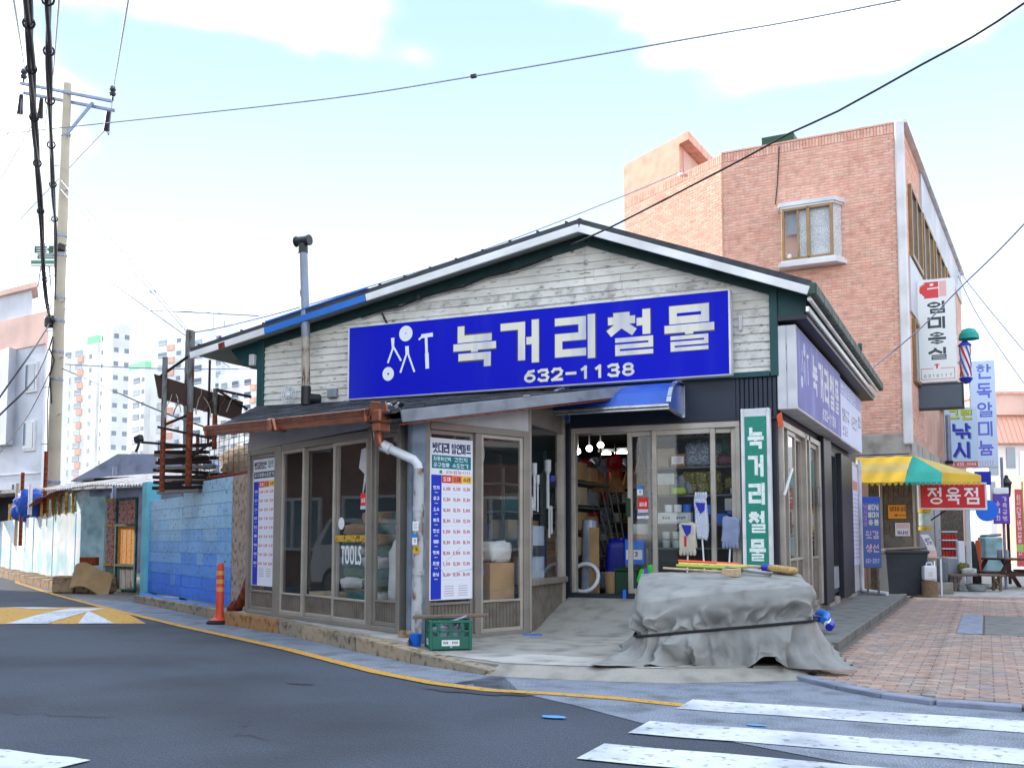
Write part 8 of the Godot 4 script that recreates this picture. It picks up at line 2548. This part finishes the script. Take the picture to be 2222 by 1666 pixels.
func pole_and_wires() -> void:
	var B := Vector3(-18.97, 0, -5.74)
	var Z := Transform3D(Basis().scaled(Vector3.ONE * 1.24), Vector3(0, -0.29, 0))
	var o := thing("utility_pole", "tall pale concrete utility pole with steel crossarms", "utility pole", POLE)
	var P := []
	for i in 9:
		P.append(Vector3(0.04 * i / 8.0, i * 12.95 / 8.0, 0))
	part("shaft", MB.new(Z).tube(P, 0.185, 20, 0.1), M.pole_concrete, o)
	var c0 := Vector3(-20.03, 12.93, -5.26) - B
	var c1 := Vector3(-17.85, 12.45, -6.25) - B
	var dz := (c1 - c0).normalized()
	var pr := dz.cross(Vector3.UP).normalized()
	for k in 2:
		var f := Vector3(0, -0.16 * k, 0) + pr * 0.11 * (1 - 2 * k)
		part("crossarm", MB.new(Z).beam(c0 + f, c1 + f, 0.07, 0.075, 0.008), M.steel_galv, o)
	part("brace", MB.new(Z).beam(Vector3(0.1, 11.55, 0.05), c0.lerp(c1, 0.78) + Vector3(0, -0.1, 0), 0.05, 0.07), M.steel_galv, o)
	for k in 3:
		var t: float = [0.02, 0.3, 0.99][k]
		var p := c0.lerp(c1, t) + Vector3(0, 0.05, 0)
		part("insulator", MB.new(Z).lathe(p, [Vector2(0.03, 0), Vector2(0.03, 0.12), Vector2(0.07, 0.14), Vector2(0.09, 0.2), Vector2(0.05, 0.24), Vector2(0.085, 0.29), Vector2(0.06, 0.38), Vector2(0, 0.4)], 12), M.insulator, o)
		var q := c0.lerp(c1, [0.0, 0.22, 0.95][k]) + Vector3(0, -0.25, 0)
		part("strain_insulator", MB.new(Z).tube([q, q + Vector3(-0.14, -0.27, -0.1), q + Vector3(-0.22, -0.42, -0.16)], 0.055, 10, 0.085), M.insulator, o)
		part("jumper", MB.new(Z).tube([p + Vector3(0, 0.1, 0), p + Vector3(-0.06, -0.5, 0), p + Vector3(-0.2, -0.85, -0.1), q + Vector3(-0.22, -0.42, -0.16)], 0.012, 5), M.wire_grey, o)
	for y in [2.6, 5.2, 5.9, 6.7, 7.3, 8.4, 8.9, 11.55]:
		part("band", MB.new(Z).lathe(Vector3(0.003 * y, y, 0), [Vector2(0.19 - 0.0065 * y, 0), Vector2(0.2 - 0.0065 * y, 0), Vector2(0.2 - 0.0065 * y, 0.06), Vector2(0.19 - 0.0065 * y, 0.06)], 16), M.steel_galv, o)
	for k in 12:
		var y := 3.6 + k * 0.72
		var s := 1.0 if k % 2 else -1.0
		part("step_bolt", MB.new(Z).tube([Vector3(0, y, 0), Vector3(s * 0.34, y, 0.1)], 0.012, 5), M.steel_galv, o)
	part("dead_end_clamp", MB.new(Z).blob(Vector3(0.1, 8.6, 0.1), Vector3(0.2, 0.2, 0.2), Basis(), 0.5, 0.3, 2), M.black_plastic, o)
	part("splice_case", MB.new(Z).blob(Vector3(-0.12, 6.7, 0.16), Vector3(0.22, 0.32, 0.2), Basis(), 0.5, 0.2, 3), M.black_plastic, o)
	part("earth_wire", MB.new(Z).tube([Vector3(0.06, 6.2, 0.18), Vector3(-0.06, 4.6, 0.19), Vector3(0.02, 3.4, 0.2)], 0.012, 5), M.cable_black, o)
	part("cable_lashing", MB.new(Z).tube([Vector3(0.02, 6.3, 0.17), Vector3(-0.05, 6.0, 0.2), Vector3(0.1, 5.7, 0.17), Vector3(0.0, 5.3, 0.2), Vector3(0.07, 4.6, 0.18)], 0.02, 5), M.cable_black, o)
	# thick twisted cables toward the viewer
	var b1 := [Vector3(-18.93, 6.71, -5.56), Vector3(-18.74, 6.70, -5.3), Vector3(-16.78, 6.69, -3.44), Vector3(-11.94, 6.9, 0.94), Vector3(-9.08, 6.61, 3.49), Vector3(-7.03, 6.34, 5.3), Vector3(-5.64, 6.21, 6.53), Vector3(-4.0, 5.95, 8.0)]
	var b2 := [Vector3(-18.91, 7.28, -5.57), Vector3(-15.79, 7.66, -2.79), Vector3(-12.56, 7.32, 0.13), Vector3(-9.72, 6.95, 2.68), Vector3(-7.27, 6.57, 4.86), Vector3(-5.63, 6.32, 6.31), Vector3(-4.2, 6.1, 7.6)]
	for k in 3:
		var bb := []
		for i in b1.size():
			bb.append(b1[i] + Vector3(0.035 * sin(i * 2.0 + k * 2.1), 0.03 * cos(i * 2.0 + k * 2.1), 0.0))
		wire(bb, 0.026, M.cable_black, ["thick black strand of the left cable bundle, lower", "thick black strand of the left cable bundle, upper", "thick black strand of the left cable bundle, outer"][k], "cable_bundle")
	for k in 2:
		var bb := []
		for i in b2.size():
			bb.append(b2[i] + Vector3(0.025 * sin(i * 2.0 + k * 3.1), 0.02 * cos(i * 2.0 + k * 3.1), 0.0))
		wire(bb, 0.024, M.cable_black, ["black strand of the right cable bundle, lower", "black strand of the right cable bundle, upper"][k], "cable_bundle")
	for k in 14:
		var pk := b1 if k % 2 else b2
		var f := 1.5 + (k / 2) * 0.7
		var i := mini(int(f), pk.size() - 2)
		var p: Vector3 = pk[i].lerp(pk[i + 1], f - int(f))
		var hg := MB.new(Transform3D(Basis(Vector3.UP, 0.7) * Basis(Vector3.RIGHT, PI / 2), Vector3.ZERO)).tube(_ring(0.055, 10), 0.012, 5, -1, false)
		one("cable_hanger", hg, M.cable_black, ORD[k / 2] + " ring hanger from the pole on the %s cable bundle" % ["right", "left"][k % 2], "clip", p, 0.0, "cable ring hangers")
	var wl := "thin grey wire "
	wire([Vector3(-21.76, 11.5, -4.47), Vector3(-18.72, 10.82, -3.66), Vector3(-14.82, 10.27, -3.24), Vector3(-8.22, 9.05, -1.85), Vector3(-4.64, 8.33, -0.74), Vector3(-0.82, 7.44, 0.81), Vector3(0.53, 7.04, 1.52), Vector3(1.68, 6.69, 2.2), Vector3(3.2, 6.3, 3.0)], 0.012, M.wire_grey, wl + "crossing the whole sky from left to upper right")
	one("wire_clip", MB.new().box(Vector3.ZERO, Vector3(0.09, 0.05, 0.05)), M.cable_black, "small dark splice on the long wire across the sky", "clip", Vector3(-4.64, 8.33, -0.74))
	wire([Vector3(-2.59, 5.13, 0.41), Vector3(-1.95, 5.26, 0.56), Vector3(-0.16, 5.7, 1.06), Vector3(0.43, 5.86, 1.23), Vector3(0.99, 5.95, 1.42), Vector3(1.87, 6.2, 1.67), Vector3(2.37, 6.35, 1.78), Vector3(2.85, 6.55, 1.89), Vector3(3.36, 6.79, 2.09)], 0.012, M.cable_black, "dark wire from the shop's gable peak to the upper right")
	wire([Vector3(-4.19, 10.19, -11.17), Vector3(-5.36, 9.25, -9.76), Vector3(-7.44, 7.41, -6.61), Vector3(-9.72, 5.95, -3.92), Vector3(-10.84, 5.33, -2.64), Vector3(-11.27, 5.1, -2.0)], 0.012, M.wire_grey, wl + "from the brick building down behind the shop roof")
	wire([Vector3(0.4, 4.63, -8.53), Vector3(1.38, 4.88, -6.24), Vector3(2.06, 5.1, -4.35), Vector3(2.59, 5.26, -2.94), Vector3(2.92, 5.37, -1.99), Vector3(3.42, 5.56, -0.57)], 0.012, M.wire_grey, wl + "from the shop's far eave to the right edge")
	wire([Vector3(-19.96, 13.32, -5.29), Vector3(-7.75, 7.86, 5.08)], 0.017, M.wire_grey, wl + "from the pole's left insulator over the viewer")
	wire([Vector3(-19.3, 13.2, -5.6), Vector3(-7.6, 8.15, 4.45)], 0.017, M.wire_grey, wl + "from the pole's middle insulator over the viewer")
	wire([Vector3(-17.86, 12.85, -6.25), Vector3(-6.4, 7.9, 4.47)], 0.017, M.wire_grey, wl + "from the pole's right insulator over the viewer")
	wire([Vector3(-20.25, 12.4, -5.42), Vector3(-34.0, 13.9, -14.5)], 0.017, M.wire_grey, wl + "leading left from the pole's left strain insulator")
	wire([Vector3(-19.76, 12.3, -5.62), Vector3(-33.0, 13.9, -14.3)], 0.017, M.wire_grey, wl + "leading left from the pole's middle strain insulator")
	wire([Vector3(-18.2, 11.85, -6.36), Vector3(-34.35, 13.54, -16.31)], 0.017, M.wire_grey, wl + "leading left from the pole's right strain insulator")
	wire([Vector3(-19.0, 10.41, -5.69), Vector3(-11.29, 5.12, -1.99)], 0.017, M.wire_grey, wl + "from high on the pole to the post behind the scaffold, upper")
	wire([Vector3(-19.0, 10.17, -5.69), Vector3(-11.29, 5.05, -1.99)], 0.017, M.wire_grey, wl + "from high on the pole to the post behind the scaffold, lower")
	wire([Vector3(-18.85, 8.6, -5.7), Vector3(-29.5, 9.2, -24.9)], 0.017, M.wire_grey, wl + "from the clamp on the pole toward the apartment towers")
	wire([Vector3(-19.05, 6.64, -5.55), Vector3(-17.85, 5.61, -4.06), Vector3(-16.76, 4.25, -2.35), Vector3(-16.1, 3.2, -1.2)], 0.022, M.cable_black, "black cable dropping left from the splice case, upper")
	wire([Vector3(-19.05, 6.0, -5.55), Vector3(-17.7, 4.9, -4.0), Vector3(-16.9, 3.9, -2.5), Vector3(-16.2, 3.0, -1.2)], 0.022, M.cable_black, "black cable dropping left from the splice case, lower")
	wire([Vector3(-18.93, 5.5, -5.56), Vector3(-18.74, 4.21, -4.75), Vector3(-18.3, 2.9, -3.4)], 0.014, M.cable_black, "thin black cable dropping left from low on the pole")
	wire([Vector3(-18.77, 5.5, -5.73), Vector3(-17.65, 5.17, -5.25), Vector3(-14.6, 4.35, -3.5), Vector3(-11.4, 3.53, -1.5), Vector3(-9.0, 2.95, -0.2)], 0.014, M.cable_black, "black cable from the pole to the shop's left end")
	wire([Vector3(-18.82, 7.04, -5.81), Vector3(-15.61, 6.57, -5.07), Vector3(-10.49, 5.56, -3.02)], 0.016, M.wire_grey, wl + "level across to the shop's left roof")
	wire([Vector3(-18.77, 5.62, -5.83), Vector3(-19.44, 6.17, -9.92), Vector3(-19.43, 6.83, -14.32)], 0.016, M.wire_grey, wl + "running back from the pole past the towers")
	wire([Vector3(1.63, 11.0, -26.8), Vector3(2.43, 8.22, -19.91), Vector3(3.27, 5.61, -13.7)], 0.016, M.wire_grey, wl + "from the brick building's far corner to the right edge, upper")
	wire([Vector3(1.63, 10.9, -26.8), Vector3(2.29, 7.81, -19.84), Vector3(3.17, 4.54, -11.45)], 0.016, M.wire_grey, wl + "from the brick building's far corner to the right edge, lower")
	one("back_post", MB.new().tube([Vector3.ZERO, Vector3(0, 5.15, 0)], 0.07, 8), M.grey_pipe, "slim grey post behind the scaffold where two wires end", "post", Vector3(-11.29, 0, -2.0))

# ---------------------------------------------------------------- far left: houses, towers
func tower(called: String, label: String, c: Vector2, l: Vector2, r: Vector2, h: float, wins: Array, cap := "") -> void:
	# a slab block with a lit left face (l to c) and a right face (c to r); wins: [face, u0, u1, w, kind]
	var o := thing(called, label, "apartment block", _p(c, 0), 0.0, "")
	var a := l - c
	var b := r - c
	var m := slab([a, Vector2.ZERO, b, a + b], 0.0, h)
	part("wall", m, M.apt_white, o)
	var fl := 2.8
	for w in wins:
		var x: Transform3D = face(a, Vector2.ZERO) if w[0] == 0 else face(Vector2.ZERO, b)
		var ln: float = a.length() if w[0] == 0 else b.length()
		var n := int((h - 3.0) / fl)
		for k in n:
			var y := h - 2.6 - k * fl
			if y < 9.0:
				break
			var u0: float = w[1] * ln
			var u1: float = w[2] * ln
			if w[3] == 0:
				part("window", MB.new(x).box(Vector3((u0 + u1) / 2, y, 0.02), Vector3(u1 - u0, 1.25, 0.1)), M.apt_glass if rng.randf() < 0.6 else M.apt_glass_pale, o)
				part("window_rail", MB.new(x).box(Vector3((u0 + u1) / 2, y - 0.35, 0.12), Vector3(u1 - u0, 0.12, 0.08)), M.apt_white, o)
			elif w[3] == 1:
				part("balcony", MB.new(x).box(Vector3((u0 + u1) / 2, y - 1.35, 0.15), Vector3(u1 - u0, 1.3, 0.3)), M.apt_orange, o)
			else:
				part("window", MB.new(x).box(Vector3((u0 + u1) / 2, y, 0.02), Vector3(u1 - u0, 0.9, 0.1)), M.apt_glass, o)
	if cap == "green":
		part("roof_parapet", slab([a * 1.02, Vector2.ZERO, b * 1.02, a + b], h, h + 1.6), M.apt_green, o)
	elif cap == "box":
		part("lift_house", slab([a * 0.8 + b * 0.2, a * 0.2 + b * 0.2, a * 0.2 + b * 0.8, a * 0.8 + b * 0.8], h, h + 3.0), M.apt_white, o)

func left_background() -> void:
	tower("apartment_tower", "white tower with orange balconies close right of the utility pole", Vector2(-167.8, -145.6), Vector2(-178.25, -147.5), Vector2(-166.9, -150.0), 43.0, [[0, 0.55, 0.78, 0], [0, 0.66, 0.84, 1], [0, 0.2, 0.4, 0], [1, 0.2, 0.6, 2]], "")
	tower("apartment_tower", "tallest blank white tower with a green-capped neighbour", Vector2(-155.6, -140.15), Vector2(-160.8, -142.1), Vector2(-154.3, -143.5), 44.5, [[0, 0.1, 0.2, 2], [1, 0.1, 0.35, 2], [1, 0.7, 0.95, 2]], "")
	tower("apartment_tower", "white stair tower with a green cap between two towers", Vector2(-162.6, -143.0), Vector2(-166.5, -144.0), Vector2(-162.0, -145.0), 41.5, [[0, 0.25, 0.45, 2]], "green")
	tower("apartment_tower", "lower white block with paired windows and a green cap", Vector2(-170.0, -164.0), Vector2(-179.3, -167.2), Vector2(-169.0, -167.5), 40.0, [[0, 0.45, 0.75, 0], [0, 0.85, 0.97, 2]], "green")
	tower("apartment_tower", "white tower with blue windows and orange bands, left of the scaffold", Vector2(-157.0, -161.5), Vector2(-167.6, -163.4), Vector2(-156.0, -163.0), 47.5, [[0, 0.22, 0.5, 0], [0, 0.52, 0.75, 1], [0, 0.82, 0.95, 2]], "box")
	tower("apartment_tower", "white tower behind the scaffold poles", Vector2(-147.6, -158.6), Vector2(-156.0, -160.5), Vector2(-147.0, -160.8), 46.0, [[0, 0.1, 0.35, 0], [0, 0.5, 0.8, 0]], "")
	tower("apartment_tower", "slim bluish tower under a rooftop mast", Vector2(-156.7, -175.3), Vector2(-164.5, -176.6), Vector2(-155.0, -178.0), 50.5, [[0, 0.1, 0.3, 2], [0, 0.5, 0.8, 0]], "box")
	tower("apartment_tower", "white tower with orange bands seen beyond the shop's left eave", Vector2(-140.0, -166.0), Vector2(-153.8, -169.8), Vector2(-138.0, -172.0), 38.0, [[0, 0.08, 0.22, 0], [0, 0.36, 0.52, 0], [0, 0.68, 0.84, 0], [0, 0.84, 0.97, 1]], "")
	# roof railings and masts
	for k in 4:
		one("roof_mast", MB.new().tube([Vector3.ZERO, Vector3(0, 6.0 - k, 0)], 0.08, 5), M.steel_galv, ["thin roof mast above the slim bluish tower", "roof mast right of the slim tower's mast", "short roof mast near the shop's left eave", "shortest roof mast near the shop's left eave"][k], "mast", Vector3(-161.0 + 3.2 * k, 50.0 - 3.0 * k, -176.0))
	# white house with a pink parapet, left edge
	var o := thing("corner_house", "white rendered house with pink parapet at the left edge", "house", Vector3(-35.0, 0, -19.3))
	var c := Vector2.ZERO
	var l := Vector2(-7.5, -1.4)
	var r := Vector2(-2.5, -2.3)
	part("wall", slab([l, c, r, l + r], 0.0, 9.75), M.white_render, o)
	part("parapet", slab([l * 1.02, Vector2(0.12, 0.1), r * 1.05, l + r], 9.75, 11.2), M.pink_render, o)
	part("bay", slab([l * 0.64 + Vector2(0, 0.02), l * 0.28 + Vector2(0.1, 0.6), l * 0.3, l * 0.64 - Vector2(0, 0.6)], 5.4, 9.74), M.white_render, o)
	part("roof_room", slab([l * 0.95 + r * 0.3, l * 0.18 + r * 0.3, l * 0.18 + r * 0.8, l * 0.95 + r * 0.8], 11.2, 12.6), M.white_render, o)
	part("roof_brow", slab([l * 1.0 + r * 0.2, l * 0.12 + r * 0.2, l * 0.12 + r * 0.9, l * 1.0 + r * 0.9], 12.6, 12.85), M.pink_render, o)
	var x := face(l, c)
	var ln := l.length()
	for y in [8.35, 5.75]:
		var w := part("window", MB.new(x).box(Vector3(ln - 0.95, y, 0.04), Vector3(0.95, 1.35, 0.12), Basis(), 0.01), M.white_trim, o)
		part("pane", MB.new(x).box(Vector3(ln - 0.95, y, 0.09), Vector3(0.75, 1.15, 0.06)), M.apt_glass, w)
	for y in [4.1, 3.2, 2.3]:
		part("band", MB.new(x).box(Vector3(ln / 2, y, 0.02), Vector3(ln, 0.06, 0.06)), M.white_trim, o)
	part("side_window", MB.new(x).box(Vector3(ln - 2.35, 3.0, 0.03), Vector3(0.4, 1.3, 0.1)), M.apt_glass, o)
	one("white_annex", slab([Vector2(-2.4, -1.1), Vector2(0.0, 0.0), Vector2(-3, -4), Vector2(-5, -4.6)], 0.0, 13.2), M.apt_white, "sunlit white wall end showing beside the corner house", "building", Vector3(-50.3, 0, -33.2))
	var ins := thing("inn_sign", "green-lettered rooftop board on a lattice mast at the left edge", "sign", Vector3(-36.7, 12.85, -20.6), 0.43)
	part("board", panel(MB.new(), -0.6, 0.9, 0.6, 1.9, 0.1), M.print_inn, ins)
	part("frame", MB.new().box(Vector3(0, 1.4, 0.02), Vector3(1.3, 1.1, 0.1)), M.white_trim, ins)
	for q in [-0.3, 0.3]:
		part("mast", MB.new().tube([Vector3(q, -0.1, 0), Vector3(q * 0.6, 1.0, 0)], 0.04, 6), M.steel_galv, ins)
	for k in 4:
		part("lattice", MB.new().tube([Vector3(-0.28, 0.22 * k, 0), Vector3(0.28, 0.22 * k + 0.2, 0)], 0.02, 5), M.steel_galv, ins)
	for k in 4:
		one("antenna", MB.new().tube([Vector3.ZERO, Vector3(0, 1.6 - 0.2 * k, 0)], 0.05 if k < 2 else 0.02, 6), M.steel_galv, ["thick aerial on the corner house, left", "thick aerial on the corner house, second", "thin aerial on the corner house, third", "thin aerial on the corner house, rightmost"][k], "aerial", Vector3(-35.7 + 0.3 * k, 12.0, -20.5))
	# sheds and low roofs between
	var s1 := thing("blue_shed", "blue-grey tin shed behind the white yard wall", "shed", Vector3(-25.0, 0, -16.0), 0.43)
	part("wall", MB.new().box(Vector3(0, 1.7, -1.5), Vector3(6.0, 3.4, 3)), M.shed_blue, s1)
	var rf := MB.new().prism(PackedVector2Array([Vector2(-3.3, 3.3), Vector2(3.3, 3.3), Vector2(1.2, 4.3), Vector2(-1.6, 4.3)]), 3.4, Transform3D(Basis(), Vector3(0, 0, -3.2)))
	part("roof", rf, M.shed_blue, s1)
	var s2 := thing("dark_shed", "dark open shed with a pale tin roof edge, behind the left wall", "shed", Vector3(-28.6, 0, -13.6), 0.43)
	part("wall", MB.new().box(Vector3(0, 1.5, -2.5), Vector3(7.0, 3.0, 0.2)), M.shed_dark, s2)
	part("roof", MB.new().box(Vector3(0.6, 3.0, -1.4), Vector3(8.6, 0.12, 2.6), Basis(Vector3.BACK, 0.05)), M.corrugated_white, s2)
	for q in [-2.6, 2.6]:
		part("post", MB.new().tube([Vector3(q, 0, -0.4), Vector3(q, 2.9, -0.4)], 0.12, 8), M.steel_galv, s2)
	var s3 := thing("tiled_house", "old low house roof behind the sheet roof", "house", Vector3(-19.5, 0, -18.0), 0.43)
	part("wall", MB.new().box(Vector3(0, 1.6, -2), Vector3(7, 3.2, 4)), M.beige_render, s3)
	part("roof", MB.new().prism(PackedVector2Array([Vector2(-4.0, 3.1), Vector2(4.0, 3.1), Vector2(2.2, 4.3), Vector2(-2.2, 4.3)]), 4.6, Transform3D(Basis(), Vector3(0, 0, -4.4))), M.roof_dark, s3)
	one("boulder", MB.new().blob(Vector3(0, 0.4, 0), Vector3(1.2, 0.8, 0.9), Basis(), 0.8, 0.4, 6), M.tan_kerb, "pale round boulder showing above the sheet roof", "boulder", Vector3(-13.6, 2.6, -6.6))

# ---------------------------------------------------------------- across the road, beyond the left edge: what shades the street and shows in the glass
func across_the_street() -> void:
	var spec := [[Vector2(14.0, 28.0), Vector2(-8.5, 26.0), 5.6, "brown_brick", "brown brick row across the crossing, behind the viewer"], [Vector2(10.5, -34.0), Vector2(10.5, 9.0), 6.2, "brown_brick", "brown brick shops across the side street, beyond the right edge"], [Vector2(-12.6, 8.6), Vector2(-27.5, -5.4), 10.9, "brown_brick", "brown brick flats across the road with white balconies"], [Vector2(-9.5, 24.0), Vector2(-12.6, 8.9), 8.6, "brown_brick", "brick house across the road behind the viewer"]]
	for s in spec:
		var a: Vector2 = s[0]
		var b: Vector2 = s[1]
		var o := thing("flats", s[4], "building", _p(a, 0))
		var d := (b - a).normalized()
		var n := Vector2(d.y, -d.x)
		if n.dot(a.lerp(b, 0.5) - Vector2(0, 5)) < 0:
			n = -n
		var l := a.distance_to(b)
		part("wall", slab([Vector2.ZERO, b - a, b - a + n * 9.0, n * 9.0], 0.0, s[2]), M[s[3]], o)
		var x := face(Vector2.ZERO, b - a)
		if x.basis.z.dot(_p(n, 0)) > 0:
			x = face(b - a, Vector2.ZERO)
		var k := 0
		for fl in 4:
			var y := 1.6 + fl * 2.9
			if y + 1.2 > s[2]:
				break
			var u := 1.0
			while u < l - 2.0:
				var w := part("window", frame(x, [[u, y - 0.7, u + 0.08, y + 0.7], [u + 1.9, y - 0.7, u + 1.98, y + 0.7], [u + 0.08, y + 0.62, u + 1.9, y + 0.7], [u + 0.08, y - 0.7, u + 1.9, y - 0.62], [u + 0.95, y - 0.62, u + 1.03, y + 0.62]], 0.12, 0.03), M.white_trim, o)
				part("pane", MB.new(x).box(Vector3(u + 0.99, y, 0.0), Vector3(1.84, 1.26, 0.05)), M.apt_glass, w)
				if fl > 0 and k % 2 == 0:
					part("balcony", MB.new(x).box(Vector3(u + 1.0, y - 0.95, 0.45), Vector3(2.6, 0.14, 0.9)), M.white_trim, o)
					part("railing", MB.new(x).box(Vector3(u + 1.0, y - 0.1, 0.88), Vector3(2.6, 0.05, 0.05)), M.white_trim, o)
					for q in 9:
						part("baluster", MB.new(x).box(Vector3(u - 0.25 + q * 0.31, y - 0.5, 0.88), Vector3(0.03, 0.78, 0.03)), M.white_trim, o)
				u += 2.9
				k += 1
	# white car parked there
	var car := thing("parked_car", "white car parked across the road, seen only in the window glass", "car", Vector3(-12.1, 0, 3.7), -0.55)
	var body := MB.new()
	var sil := PackedVector2Array([Vector2(-2.1, 0.35), Vector2(2.1, 0.35), Vector2(2.15, 0.75), Vector2(1.95, 0.98), Vector2(1.1, 1.08), Vector2(0.5, 1.55), Vector2(-1.4, 1.62), Vector2(-2.0, 1.1), Vector2(-2.15, 0.7)])
	body.prism(sil, 1.7, Transform3D(Basis(), Vector3(0, 0, -0.85)))
	part("body", body, M.car_paint, car)
	part("side_glass", MB.new().prism(PackedVector2Array([Vector2(-1.75, 1.1), Vector2(0.95, 1.1), Vector2(0.45, 1.48), Vector2(-1.35, 1.54)]), 1.72, Transform3D(Basis(), Vector3(0, 0, -0.86))), M.apt_glass, car)
	for q in [-1.3, 1.35]:
		for z in [-0.8, 0.8]:
			var wh := part("wheel", MB.new(Transform3D(Basis(Vector3.RIGHT, PI / 2), Vector3(q, 0.33, z))).lathe(Vector3(0, -0.1, 0), [Vector2(0, 0), Vector2(0.3, 0), Vector2(0.33, 0.04), Vector2(0.33, 0.16), Vector2(0.3, 0.2), Vector2(0, 0.2)], 20), M.tyre, car)
			part("rim", MB.new(Transform3D(Basis(Vector3.RIGHT, PI / 2), Vector3(q, 0.33, z))).lathe(Vector3(0, -0.105, 0), [Vector2(0, 0), Vector2(0.2, 0), Vector2(0.2, 0.21), Vector2(0, 0.21)], 16), M.silver, wh)
